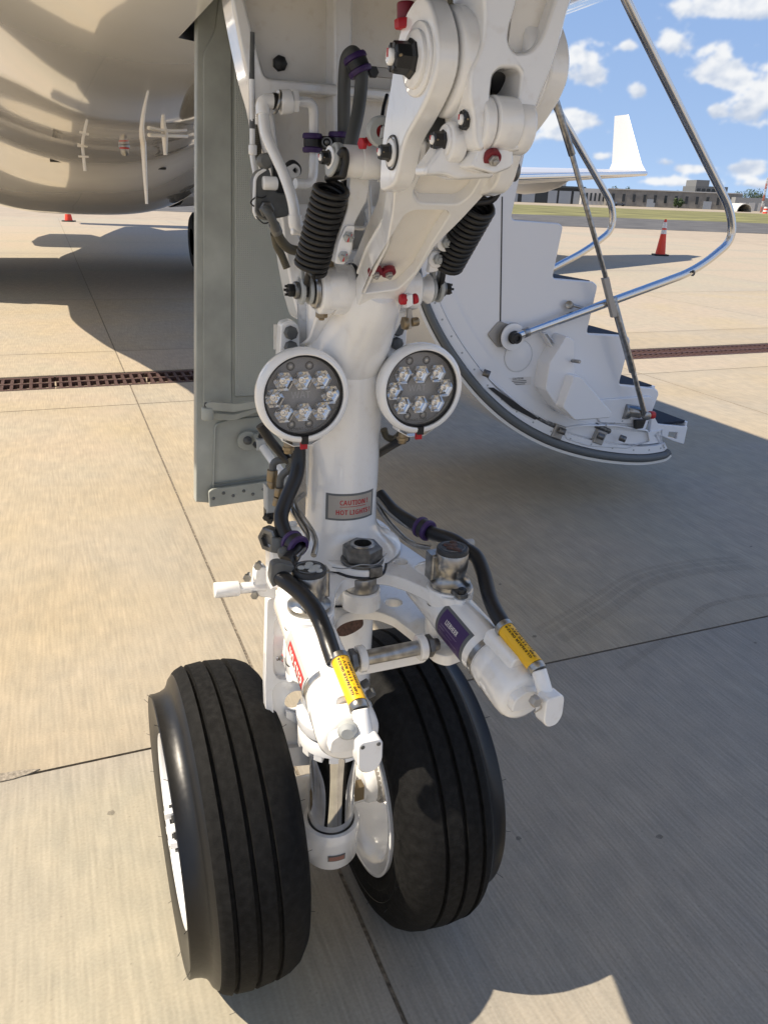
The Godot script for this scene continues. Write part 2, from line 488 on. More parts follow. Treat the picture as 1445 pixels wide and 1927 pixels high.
func _ready() -> void:
	var cam = Camera3D.new()
	cam.name = "camera"
	cam.transform = Transform3D(Basis(Vector3(0.9993, 0.0355, -0.0146), Vector3(-0.0384, 0.9245, -0.3792), Vector3(0.0, 0.3795, 0.9252)).orthonormalized(), Vector3(0, 1.27, 0))
	cam.fov = 66.845; cam.near = 0.05; cam.far = 3000.0
	add_child(cam)
	var env = WorldEnvironment.new()
	env.name = "world_environment"
	var e = Environment.new()
	e.background_mode = Environment.BG_SKY
	e.sky = Sky.new(); e.sky.sky_material = make_sky()
	e.background_energy_multiplier = 1.25
	e.tonemap_mode = Environment.TONE_MAPPER_LINEAR
	e.tonemap_exposure = 1.5
	e.sdfgi_enabled = true; e.ssao_enabled = true; e.ssil_enabled = true
	env.environment = e
	add_child(env)
	var sun = DirectionalLight3D.new()
	sun.name = "sun"
	sun.light_energy = 1.6; sun.light_color = Color(1.0, 0.945, 0.86); sun.light_angular_distance = 0.5; sun.shadow_enabled = true
	add_child(sun)
	sun.look_at_from_position(Vector3.ZERO, SUN)

	make_materials()
	ground()
	far_side()
	jet = thing("business_jet", "white business jet seen from under its nose beside the white nose landing gear", "aircraft")
	jet.position = Vector3(-0.104, 0, -1.101); jet.rotation.y = deg_to_rad(22.9)
	fuselage()
	wings()
	airstair()
	gear_door()
	strut()
	for s in [-1.0, 1.0]: wheel(s)
	for s in [-1.0, 1.0]: taxi_light(s)
	for s in [-1.0, 1.0]: actuator(s)
	upper_leg()
	drag_brace()
	springs()
	plumbing()
	hoses()
	cone_at(Vector3(7.089,0,-21.87), 0.91, true, "orange traffic cone with two white reflective bands beside the wing shadow")
	cone_at(Vector3(-11.15,0,-28.19), 0.71, false, "plain orange traffic cone seen under the jet's belly")

# ------------------------------------------------------------------ ground
func grid(sh: Sh, x0: float, x1: float, z0: float, z1: float, y: float, step: float, tint: Callable) -> void:
	var nx = maxi(1, int(ceil((x1 - x0) / step))); var nz = maxi(1, int(ceil((z1 - z0) / step)))
	var cols = []
	for i in nx + 1:
		for j in nz + 1:
			cols.append(tint.call(lerpf(x0, x1, float(i) / nx), lerpf(z0, z1, float(j) / nz)))
	for i in nx:
		for j in nz:
			var a = Vector3(lerpf(x0, x1, float(i) / nx), y, lerpf(z0, z1, float(j) / nz))
			var d = Vector3(lerpf(x0, x1, float(i + 1) / nx), y, lerpf(z0, z1, float(j + 1) / nz))
			var b = Vector3(d.x, y, a.z); var q = Vector3(a.x, y, d.z)
			var ca: Color = cols[i * (nz + 1) + j]; var cb: Color = cols[(i + 1) * (nz + 1) + j]
			var cd: Color = cols[(i + 1) * (nz + 1) + j + 1]; var cq: Color = cols[i * (nz + 1) + j + 1]
			for w in [[a, ca], [b, cb], [d, cd], [a, ca], [d, cd], [q, cq]]:
				sh.v.push_back(w[0]); sh.n.push_back(Vector3.UP); sh.uv.push_back(Vector2(w[0].x, w[0].z)); sh.c.push_back(w[1])

func concrete_mat() -> StandardMaterial3D:
	var S = 768
	var im = Image.create(S, S, false, Image.FORMAT_RGB8)
	var hm = Image.create(S, S, false, Image.FORMAT_RGB8)
	var a = FastNoiseLite.new(); a.seed = 1; a.frequency = 0.30; a.fractal_octaves = 3
	var b = FastNoiseLite.new(); b.seed = 2; b.frequency = 0.02; b.fractal_octaves = 4
	var p = FastNoiseLite.new(); p.seed = 3; p.frequency = 0.35; p.fractal_octaves = 2
	for y in S:
		for x in S:
			# broom strokes run along z; blended over the seam so that the tile repeats
			var bx = float(x) / S; var w = smoothstep(0.85, 1.0, bx)
			var by = float(y) / S; var wy = smoothstep(0.85, 1.0, by)
			var s0 = a.get_noise_2d(x, y * 0.035) ; var s1 = a.get_noise_2d(x - S, y * 0.035)
			var s2 = a.get_noise_2d(x, (y - S) * 0.035); var s3 = a.get_noise_2d(x - S, (y - S) * 0.035)
			var s = lerpf(lerpf(s0, s1, w), lerpf(s2, s3, w), wy)
			var m0 = lerpf(lerpf(b.get_noise_2d(x, y), b.get_noise_2d(x - S, y), w), lerpf(b.get_noise_2d(x, y - S), b.get_noise_2d(x - S, y - S), w), wy)
			var g = p.get_noise_2d(x, y)
			var c = clampf(0.90 + s * 0.085 + m0 * 0.05 + g * 0.05, 0.0, 1.0)
			if g < -0.80: c *= 0.88
			im.set_pixel(x, y, Color(c, c * (0.995 - 0.01 * m0), c * (0.985 - 0.02 * m0)))
			var h = clampf(0.5 + s * 0.4 + g * 0.25, 0.0, 1.0)
			hm.set_pixel(x, y, Color(h, h, h))
	hm.bump_map_to_normal_map(1.5)
	var m = tri_map(mat(0.465, 0.395, 0.305, 0.85), 0.55, ImageTexture.create_from_image(im), ImageTexture.create_from_image(hm), 0.25)
	m.vertex_color_use_as_albedo = true
	return m

func ground() -> void:
	var con = concrete_mat()
	var ap = Node3D.new()
	ap.name = "apron"; ap.set_meta("kind", "structure")
	add_child(ap)
	ap.position = Vector3(-0.104, 0, -1.101); ap.rotation.y = deg_to_rad(22.9)
	var blot = FastNoiseLite.new(); blot.seed = 40; blot.frequency = 0.8; blot.fractal_octaves = 4
	var big = FastNoiseLite.new(); big.seed = 41; big.frequency = 0.16; big.fractal_octaves = 3
	var xs = []
	for i in range(-5, 7): xs.append(0.068 + 3.9 * i)
	var zs = [6.14, 2.79, -0.56, -3.9, -4.43, -4.83, -5.66, -8.9, -12.25, -15.6, -18.95, -22.3, -25.65, -29.0, -32.35]
	var rng = RandomNumberGenerator.new(); rng.seed = 9
	for i in xs.size() - 1:
		for j in zs.size() - 1:
			if absf(zs[j] + 4.43) < 0.01: continue
			var tone = 0.93 + 0.12 * rng.randf()
			var warm = 1.0
			if zs[j] > 0.0:
				tone *= 0.96; warm = 0.25
			if zs[j] < -8.0:
				tone *= 1.06; warm = 0.45
			var x0: float = xs[i] + 0.004; var x1: float = xs[i + 1] - 0.004
			var z1: float = zs[j] - 0.004; var z0: float = zs[j + 1] + 0.004
			var sh = Sh.new()
			var close: bool = zs[j] < 3.0 and zs[j] > -9.0 and absf(xs[i] + 1.9) < 8.0
			var tint = func(x: float, z: float) -> Color:
				var k: float = tone * (1.0 + 0.09 * big.get_noise_2d(x, z) + 0.05 * blot.get_noise_2d(x, z))
				var edge = minf(minf(x - x0, x1 - x), minf(z - z0, z1 - z))
				k *= 1.0 - 0.06 * exp(-edge / 0.05)
				var q: float = warm * (0.7 + 0.6 * blot.get_noise_2d(x + 30.0, z))
				return Color(k * (0.91 + 0.10 * q), k, k * (1.13 - 0.22 * q))
			grid(sh, x0, x1, z0, z1, 0.0, 0.13 if close else 0.6, tint)
			# the slab's edges
			var d = 0.03
			var cn = [Vector3(x0, 0, z0), Vector3(x1, 0, z0), Vector3(x1, 0, z1), Vector3(x0, 0, z1)]
			for k in 4:
				var a: Vector3 = cn[k]; var b: Vector3 = cn[(k + 1) % 4]
				var nn = (b - a).cross(Vector3.UP).normalized()
				if nn.dot((a + b) * 0.5 - Vector3((x0 + x1) / 2, 0, (z0 + z1) / 2)) < 0: nn = -nn
				sh.quad(a, b, b - Vector3(0, d, 0), a - Vector3(0, d, 0), nn, nn, nn, nn)
			while sh.c.size() < sh.v.size(): sh.c.push_back(Color(0.6, 0.6, 0.6))
			part("slab", sh, con, ap)
	# sealant in the joints
	var seal = Sh.new()
	for i in xs.size():
		for j in zs.size() - 1:
			if absf(zs[j] + 4.43) < 0.01: continue
			prism(seal, rect(Vector2(xs[i] - 0.008, -zs[j]), Vector2(xs[i] + 0.008, -zs[j + 1])), Vector3(0, -0.0035, 0), Vector3.RIGHT, Vector3.FORWARD, 0.01)
	for j in zs.size():
		prism(seal, rect(Vector2(xs[0], -zs[j] - 0.008), Vector2(xs[-1], -zs[j] + 0.008)), Vector3(0, -0.0050, 0), Vector3.RIGHT, Vector3.FORWARD, 0.01)
	part("joint_sealant", seal, tri_map(mat(0.33, 0.285, 0.225, 0.9), 4.0, noise_tex(44, 0.05, 0.5, 1.0, 256, 4)), ap)
	# broken edge with a pale mortar patch along the near joint
	for q in [[-0.62, 0.13, 0.018], [-0.82, 0.08, 0.012]]:
		var pt = []
		for i in 14:
			var t = TAU * i / 14
			pt.append(Vector2(q[0] + cos(t) * q[1] * (0.8 + 0.3 * rng.randf()), 0.556 + sin(t) * q[2] * (0.6 + 0.6 * rng.randf()) + 0.012))
		var ps = Sh.new()
		prism(ps, pt, Vector3(0, 0.003, 0), Vector3.RIGHT, Vector3.FORWARD, 0.006)
		part("mortar_patch", ps, tri_map(mat(0.42, 0.37, 0.30, 0.9), 8.0, noise_tex(45, 0.04, 0.6, 1.0, 256, 4)), ap)
	# faint curved tyre marks right of the wheels
	var tm = mat(0.05, 0.045, 0.04, 0.9)
	tm.albedo_color.a = 0.075; tm.transparency = BaseMaterial3D.TRANSPARENCY_ALPHA
	for k in 4:
		var path = spl([Vector3(0.9687,0,-0.7364), Vector3(1.222,0,-0.8347), Vector3(1.529,0,-0.9659), Vector3(1.795,0,-0.9833), Vector3(2.028,0,-0.9478)], 10)
		var ms = Sh.new()
		var off = [0.0, 0.035, 0.085, 0.30][k]; var wd = [0.010, 0.014, 0.022, 0.012][k]
		for i in path.size() - 1:
			var d: Vector3 = (path[i + 1] - path[i]).normalized(); var sd = d.cross(Vector3.UP)
			var a: Vector3 = path[i] + sd * off + Vector3(0, 0.002 + 0.0008 * k, 0); var b: Vector3 = path[i + 1] + sd * off + Vector3(0, 0.002 + 0.0008 * k, 0)
			ms.quad(a - sd * wd, b - sd * wd, b + sd * wd, a + sd * wd, Vector3.UP, Vector3.UP, Vector3.UP, Vector3.UP)
		part("tyre_mark", ms, tm, ap)
	# small dark oil spots
	var om = mat(0.06, 0.052, 0.045, 0.7)
	om.albedo_color.a = 0.15; om.transparency = BaseMaterial3D.TRANSPARENCY_ALPHA
	for q in [Vector3(2.157,0,-1.015), Vector3(1.586,0,-0.4427), Vector3(0.9377,0,-0.7029), Vector3(0.4552,0,-0.0015), Vector3(0.7475,0,0.1003), Vector3(-0.3472,0,-0.3711), Vector3(1.012,0,-1.047)]:
		var pt = []
		var rr = 0.005 + 0.006 * rng.randf()
		for i in 11:
			var t = TAU * i / 11
			pt.append(Vector2(q.x + cos(t) * rr * (0.7 + 0.5 * rng.randf()), -q.z + sin(t) * rr * (0.5 + 0.4 * rng.randf())))
		var ps = Sh.new()
		prism(ps, pt, Vector3(0, 0.0018, 0), Vector3.RIGHT, Vector3.FORWARD, 0.0015)
		part("oil_spot", ps, om, ap)
	# trench drain
	var tr = Node3D.new()
	tr.name = "trench_drain"; tr.set_meta("kind", "structure")
	add_child(tr); tr.transform = ap.transform
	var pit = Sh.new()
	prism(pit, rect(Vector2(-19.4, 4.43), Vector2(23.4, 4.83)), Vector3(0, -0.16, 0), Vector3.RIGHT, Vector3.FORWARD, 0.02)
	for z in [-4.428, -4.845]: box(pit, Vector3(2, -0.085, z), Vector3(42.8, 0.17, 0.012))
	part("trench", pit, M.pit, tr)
	var x = -7.0
	while x < 10.5:
		var g = Sh.new()
		for z in [-4.46, -4.63, -4.80]: box(g, Vector3(x + 0.298, -0.016, z), Vector3(0.59, 0.03, 0.036 if z != -4.63 else 0.028), 0.002)
		for k in 10: box(g, Vector3(x + 0.032 + 0.059 * k, -0.018, -4.63), Vector3(0.020, 0.028, 0.33))
		part("grate", g, M.rust, tr)
		x += 0.6

	# the wide field beyond
	var sheet = Sh.new()
	var flat_tint = func(_x: float, _z: float) -> Color: return Color(0.93, 0.93, 0.93)
	grid(sheet, -400, 400, -78, 60, -0.03, 40.0, flat_tint)
	var far_con: StandardMaterial3D = con.duplicate()
	far_con.uv1_scale = Vector3.ONE * 0.05
	far_con.normal_enabled = false
	struct("far_apron", sheet, far_con)
	var asph = Sh.new()
	prism(asph, [Vector2(-600, 30), Vector2(700, 62), Vector2(700, 72), Vector2(-600, 80)], Vector3(0, -0.022, 0), Vector3.RIGHT, Vector3.FORWARD, 0.004)
	struct("taxiway", asph, tri_map(mat(0.125, 0.122, 0.118, 0.9), 0.1, noise_tex(50, 0.02, 0.7, 1.0, 256, 5)))
	var gr = Sh.new()
	prism(gr, rect(Vector2(-1500, 72), Vector2(1500, 2400)), Vector3(0, -0.034, 0), Vector3.RIGHT, Vector3.FORWARD, 0.01)
	struct("dirt_field", gr, tri_map(mat(0.44, 0.37, 0.27, 0.95), 0.02, noise_tex(51, 0.02, 0.7, 1.0, 256, 5)))
	var field = Sh.new()
	prism(field, rect(Vector2(-1500, 75), Vector2(1500, 205)), Vector3(0, -0.026, 0), Vector3.RIGHT, Vector3.FORWARD, 0.004)
	struct("grass_field", field, tri_map(mat(0.27, 0.26, 0.085, 0.95), 0.03, noise_tex(52, 0.015, 0.55, 1.0, 256, 5)))

# ------------------------------------------------------------------ far buildings
func bar_box(a: Vector3, b: Vector3, y0: float, y1: float, depth: float, sh: Sh) -> Sh:
	# a box whose front runs from a to b at ground level
	var u = Vector3(b.x - a.x, 0, b.z - a.z); var l = u.length(); u /= l
	return prism(sh, rect(Vector2(0, y0), Vector2(l, y1)), Vector3(a.x, 0, a.z), u, Vector3.UP, depth)

func far_side() -> void:
	var conc = tri_map(mat(0.24, 0.23, 0.215, 0.85), 0.05, noise_tex(60, 0.02, 0.8, 1.0, 256, 4))
	var dark = mat(0.022, 0.026, 0.030, 0.6)
	var pale = mat(0.42, 0.42, 0.42, 0.7)
	var sheet_ = mat(0.30, 0.33, 0.37, 0.5)
	var glass_ = mat(0.02, 0.025, 0.03, 0.2)
	# the dark hangar on the left
	var hg = thing("hangar", "low dark hangar with grey sliding doors behind the airstair rails", "hangar")
	var A = Vector3(36.16,-0.5523,-355.9); var B = Vector3(78.62,0.9569,-356.5)
	part("wall", bar_box(A, B, 0, 6.1, 40, Sh.new()), dark, hg)
	var u = Vector3(B.x - A.x, 0, B.z - A.z); var l = u.length(); u /= l
	var nn = u.cross(Vector3.UP)
	part("roof", bar_box(A + nn * 0.8 - u, B + nn * 0.8 + u, 6.1, 6.9, 42, Sh.new()), mat(0.035, 0.045, 0.05, 0.6), hg)
	for q in [[0.40, 0.53, 0], [0.535, 0.655, 1], [0.66, 0.75, 0], [0.77, 0.89, 0], [0.915, 1.0, 0], [0.05, 0.18, 0], [0.2, 0.36, 0]]:
		var dsh = bar_box(A + u * l * q[0] + nn * 0.25, A + u * l * q[1] + nn * 0.25, 0, 5.0, 0.2, Sh.new())
		part("hangar_door", dsh, glass_ if q[2] else sheet_, hg)
	var rt = Sh.new()
	bar_box(A + u * l * 0.80 - nn * 6, A + u * l * 0.86 - nn * 6, 6.9, 8.6, 5, rt)
	part("roof_unit", rt, pale, hg)
	# white office at the hangar's end
	var of = thing("office_building", "pale corrugated office block between the dark hangar and the grey warehouse", "building")
	var C = Vector3(77.67,0.9607,-352.2); var D = Vector3(88.17,0.9206,-352.2)
	part("wall", bar_box(C, D, 0, 6.3, 30, Sh.new()), pale, of)
	for k in 5:
		var w = C.lerp(D, 0.15 + 0.17 * k)
		part("window", bar_box(w + nn * 0.12, w + u * 0.8 + nn * 0.12, 1.5, 4.6, 0.1, Sh.new()), glass_, of)
	# long grey warehouse
	var wh = thing("warehouse", "long low grey concrete warehouse with a row of narrow dark windows", "building")
	var E = Vector3(87.09,0.9249,-347.9); var F = Vector3(142.7,0.8598,-347.9)
	part("wall", bar_box(E, F, 0, 6.2, 60, Sh.new()), conc, wh)
	part("parapet", bar_box(E + nn * 0.3, F + nn * 0.3, 6.2, 6.6, 0.5, Sh.new()), pale, wh)
	for k in 13:
		var w = E.lerp(F, 0.036 + 0.078 * k)
		part("window", bar_box(w + nn * 0.12, w + u * 1.1 + nn * 0.12, 1.7, 4.6, 0.1, Sh.new()), glass_, wh)
	for k in 2:
		var w = E.lerp(F, 0.30 + 0.42 * k)
		part("door", bar_box(w + nn * 0.14, w + u * 3.4 + nn * 0.14, 0, 3.0, 0.1, Sh.new()), sheet_, wh)
	# lower grey building at the right edge and the tall block behind
	var w2 = thing("workshop_building", "low grey workshop with pale doors at the right end of the warehouse row", "building")
	var G = Vector3(138.3,0.7721,-343.5); var H = Vector3(168.8,1.05,-343.6)
	part("wall", bar_box(G, H, 0, 5.0, 40, Sh.new()), mat(0.24, 0.25, 0.26, 0.8), w2)
	for k in 3:
		var w = G.lerp(H, 0.06 + 0.13 * k)
		part("door", bar_box(w + nn * 0.14, w + u * 2.6 + nn * 0.14, 0, 3.1, 0.1, Sh.new()), pale, w2)
	var tb = thing("office_tower", "blocky grey building rising behind the warehouse roof", "building")
	var I = Vector3(160.2,0.6133,-453.7); var J = Vector3(177.5,0.6944,-453.7)
	part("wall", bar_box(I, J, 0, 11.0, 20, Sh.new()), mat(0.12, 0.13, 0.14, 0.8), tb)
	part("roof_block", bar_box(I, I.lerp(J, 0.4), 11.0, 14.0, 16, Sh.new()), mat(0.15, 0.16, 0.17, 0.8), tb)
	for k in 6:
		var w = I.lerp(J, 0.05 + 0.155 * k)
		part("window", bar_box(w + nn * 0.12, w + u * 1.8 + nn * 0.12, 7.6, 9.8, 0.1, Sh.new()), glass_, tb)
	# carport
	var cp = thing("storage_shelter", "small round-roofed pale shelter with dark opening at the far right", "shelter")
	var K = Vector3(107.7,0.2511,-259)
	var sh = Sh.new()
	lathe(sh, Vector3(K.x, 0, K.z), -nn, [Vector2(0, 2.2), Vector2(0, 2.4), Vector2(9, 2.4), Vector2(9, 2.2), Vector2(0, 2.2)], 24)
	part("roof", sh, mat(0.55, 0.54, 0.50, 0.6), cp)
	var back = Sh.new()
	rod(back, Vector3(K.x, 0, K.z) - nn * 8.0, Vector3(K.x, 0, K.z) - nn * 8.2, 2.2, 24)
	part("back_wall", back, mat(0.05, 0.05, 0.05, 0.8), cp)
	# mast
	var ms = thing("lattice_mast", "slim orange and white lattice mast at the right edge of the field", "mast")
	var L0 = Vector3(108.1,0.3213,-248.2)
	for k in 6:
		var seg = Sh.new()
		for c in 3:
			var a = TAU * c / 3.0; var b = TAU * (c + 1) / 3.0
			var p0 = Vector3(L0.x + cos(a) * 0.26, k * 1.6, L0.z + sin(a) * 0.26); var p1 = p0 + Vector3(0, 1.6, 0)
			var p2 = Vector3(L0.x + cos(b) * 0.26, k * 1.6 + 0.8, L0.z + sin(b) * 0.26)
			rod(seg, p0, p1, 0.07, 6); rod(seg, p0, p2, 0.045, 5); rod(seg, p2, p1, 0.045, 5)
		part("mast_section", seg, mat(0.34, 0.10, 0.06, 0.6) if k % 2 == 0 else pale, ms)
	# barrier drum
	var dr = thing("barrier_drum", "orange and white barrier drum standing near the mast", "barrel")
	var N = Vector3(95.11,0.3574,-215.8)
	for k in 4:
		var seg = Sh.new()
		lathe(seg, Vector3(N.x, k * 0.40, N.z), Vector3.UP, [Vector2(0, 0), Vector2(0, 0.6 - 0.04 * k), Vector2(0.39, 0.58 - 0.04 * k), Vector2(0.39, 0)], 16)
		part("band", seg, M.orange if k % 2 == 0 else M.reflective, dr)
	# parked car
	var car = thing("parked_car", "small dark car parked before the grey warehouse", "car")
	var Q = Vector3(86.49,0.7583,-324)
	var body = Sh.new()
	prism(body, fil([Vector2(-2.1, 0.3), Vector2(2.1, 0.3), Vector2(2.15, 0.85), Vector2(1.3, 0.98), Vector2(-2.1, 0.98)], 0.15), Vector3(Q.x, 0, Q.z), u, Vector3.UP, 1.7, 0.05)
	part("body", body, mat(0.06, 0.07, 0.09, 0.3), car)
	var cab = Sh.new()
	prism(cab, fil([Vector2(-1.6, 0.95), Vector2(1.2, 0.95), Vector2(0.6, 1.45), Vector2(-1.1, 1.48)], 0.15), Vector3(Q.x, 0, Q.z) - nn * 0.1, u, Vector3.UP, 1.5, 0.05)
	part("cabin", cab, mat(0.03, 0.035, 0.04, 0.15), car)
	for s in [-1.35, 1.35]:
		var wsh = Sh.new()
		rod(wsh, Vector3(Q.x, 0.33, Q.z) + u * s + nn * 0.05, Vector3(Q.x, 0.33, Q.z) + u * s - nn * 1.7, 0.33, 16)
		part("wheel", wsh, M.rubber, car)
	# shrub and far trees
	var rng = RandomNumberGenerator.new(); rng.seed = 5
	tree("shrub", "round green shrub growing at the warehouse wall", "shrub", Vector3(114.9,0.3759,-341.2), 2.2, 3.6, rng, "")
	var spots = [[Vector3(104.5,0.663,-464.5), 4.2, 8.6], [Vector3(125.7,0.8716,-464.6), 5.0, 9.6], [Vector3(164.3,0.4536,-475.2), 5.0, 10.8], [Vector3(173.4,0.8775,-432.2), 5.5, 8.6], [Vector3(181.1,0.8967,-432.2), 6.5, 10.0], [Vector3(186.3,0.8283,-432.2), 6.0, 9.6], [Vector3(192.6,0.7988,-432.1), 7.0, 11.2], [Vector3(153.7,0.3576,-475.2), 4.6, 9.0]]
	var say = ["small treetop above the dark hangar's roof end", "treetop showing over the left end of the warehouse", "treetop beside the blocky tower's left side", "low treetop right of the blocky tower", "broad tree left of the lattice mast", "tree directly behind the lattice mast", "tallest tree at the right edge of the photo", "thin treetop over the middle of the warehouse roof"]
	for i in spots.size():
		tree("tree", say[i], "tree", spots[i][0], spots[i][1], spots[i][2], rng, "trees behind the far buildings")
	# utility poles
	for q in [[Vector3(66.59,0.2997,-410.3), "utility pole above the left part of the hangar"], [Vector3(77.27,0.4381,-410.4), "thin pole above the middle of the hangar"]]:
		var pl = thing("utility_pole", q[1], "pole", "far poles")
		var ps = Sh.new()
		rod(ps, Vector3(q[0].x, 0, q[0].z), Vector3(q[0].x, 9.6, q[0].z), 0.13, 8)
		part("post", ps, mat(0.10, 0.09, 0.08, 0.8), pl)
		var cs = Sh.new()
		box(cs, Vector3(q[0].x, 9.0, q[0].z), Vector3(1.8, 0.16, 0.16))
		part("crossarm", cs, mat(0.10, 0.09, 0.08, 0.8), pl)

func tree(called: String, label: String, cat: String, at: Vector3, r: float, h: float, rng: RandomNumberGenerator, group: String) -> void:
	var t = thing(called, label, cat, group)
	var base = Vector3(at.x, 0, at.z)
	var tr = Sh.new()
	cone(tr, base, base + Vector3(0, h * 0.6, 0), 0.3, 0.12, 8)
	part("trunk", tr, mat(0.06, 0.05, 0.04, 0.9), t)
	var cr = Sh.new()
	var mid = base + Vector3(0, h - minf(r, h * 0.45) , 0)
	var clumps = []
	for k in 12: clumps.append(mid + Vector3(rng.randfn() * r * 0.45, rng.randfn() * r * 0.3, rng.randfn() * r * 0.45))
	for k in 900:
		var c: Vector3 = clumps[rng.randi() % 12]
		var d = Vector3(rng.randfn(), rng.randfn(), rng.randfn()).normalized()
		var p = c + d * r * 0.36 * (0.6 + 0.4 * rng.randf())
		p.y = minf(p.y, h)
		var a = Vector3(rng.randfn(), rng.randfn(), rng.randfn()).normalized() * 0.28
		var b = d.cross(a).normalized() * 0.28
		cr.flat(p - a, p + a + b, p + a - b, d)
	part("crown", cr, M.get("leaf", mat(0.045, 0.075, 0.028, 0.7)), t)

func cone_at(p: Vector3, h: float, bands: bool, label: String) -> void:
	var t = thing("traffic_cone", label, "traffic cone")
	t.position = p
	var b = Sh.new()
	prism(b, fil(rect(Vector2(-0.185, -0.185), Vector2(0.185, 0.185)), 0.04), Vector3(0, 0.04, 0), Vector3.RIGHT, Vector3.FORWARD, 0.038, 0.006)
	part("base", b, M.ink, t)
	var r = func(y: float) -> float: return lerpf(0.135, 0.03, y / h)
	var c = Sh.new()
	lathe(c, Vector3.ZERO, Vector3.UP, [Vector2(0.04, r.call(0.04)), Vector2(h - 0.01, r.call(h - 0.01)), Vector2(h, 0.02), Vector2(h, 0.0)], 24)
	part("body", c, M.orange, t)
	if bands:
		for q in [[0.60, 0.71], [0.76, 0.92]]:
			var s = Sh.new()
			lathe(s, Vector3.ZERO, Vector3.UP, [Vector2(h * q[0], r.call(h * q[0]) + 0.004), Vector2(h * q[1], r.call(h * q[1]) + 0.004)], 24)
			part("reflective_band", s, M.reflective, t)

# ------------------------------------------------------------------ airframe
func section(z: float) -> Array:
	# half width, bottom, widest height, top, squareness
	var S = [[2.62, 0.02, 2.22, 2.24, 2.26, 2.0], [2.35, 0.32, 1.95, 2.30, 2.60, 2.0], [1.8, 0.62, 1.72, 2.40, 2.95, 2.0], [1.2, 0.86, 1.56, 2.50, 3.25, 2.0], [0.6, 1.06, 1.475, 2.58, 3.55, 2.0], [0.0, 1.17, 1.45, 2.63, 3.78, 2.0], [-0.6, 1.2, 1.445, 2.645, 3.845, 2.0], [-3.4, 1.2, 1.445, 2.645, 3.845, 2.0], [-4.4, 1.2, 1.39, 2.62, 3.845, 2.05], [-5.4, 1.24, 1.20, 2.5, 3.845, 2.3], [-6.4, 1.33, 1.08, 2.35, 3.845, 2.7], [-8.0, 1.42, 0.965, 2.25, 3.845, 3.0], [-14.5, 1.42, 0.965, 2.25, 3.845, 3.0], [-17.0, 1.28, 1.25, 2.5, 3.845, 2.4], [-20.0, 1.1, 1.62, 2.7, 3.8, 2.0], [-24.0, 0.68, 2.2, 2.95, 3.7, 2.0], [-27.5, 0.22, 2.85, 3.1, 3.4, 2.0]]
	for i in S.size() - 1:
		if z <= S[i][0] and z >= S[i + 1][0]:
			# smooth monotone curves through the sections
			var h: float = S[i][0] - S[i + 1][0]
			var t: float = (S[i][0] - z) / h
			var o = []
			for k in range(1, 6):
				var d: float = (S[i + 1][k] - S[i][k]) / h
				var m0: float = d; var m1: float = d
				if i > 0:
					var e: float = (S[i][k] - S[i - 1][k]) / (S[i - 1][0] - S[i][0])
					m0 = 2.0 * d * e / (d + e) if d * e > 0.0 else 0.0
				if i < S.size() - 2:
					var e: float = (S[i + 2][k] - S[i + 1][k]) / (S[i + 1][0] - S[i + 2][0])
					m1 = 2.0 * d * e / (d + e) if d * e > 0.0 else 0.0
				var t2 = t * t; var t3 = t2 * t
				o.append(S[i][k] * (2 * t3 - 3 * t2 + 1) + m0 * h * (t3 - 2 * t2 + t) + S[i + 1][k] * (3 * t2 - 2 * t3) + m1 * h * (t3 - t2))
			return o
	return [0.02, 2.2, 2.24, 2.28, 2.0]

func skin_point(z: float, a: float) -> Vector3:
	var s = section(z)
	var c = cos(a); var q = sin(a)
	var k: float = 2.0 / (s[4] if q < 0 else 2.0)
	var x: float = s[0] * signf(c) * pow(absf(c), k)
	var y: float = s[2] + (s[3] - s[2]) * pow(q, k) if q > 0 else s[2] - (s[2] - s[1]) * pow(-q, k)
	return Vector3(x, y, z)

func skin_normal(z: float, a: float) -> Vector3:
	var du = skin_point(z, a + 0.01) - skin_point(z, a - 0.01)
	var dz = skin_point(z - 0.06, a) - skin_point(z + 0.06, a)
	var n = du.cross(dz).normalized()
	if n.dot(skin_point(z, a) - Vector3(0, section(z)[2], z)) < 0: n = -n
	return n

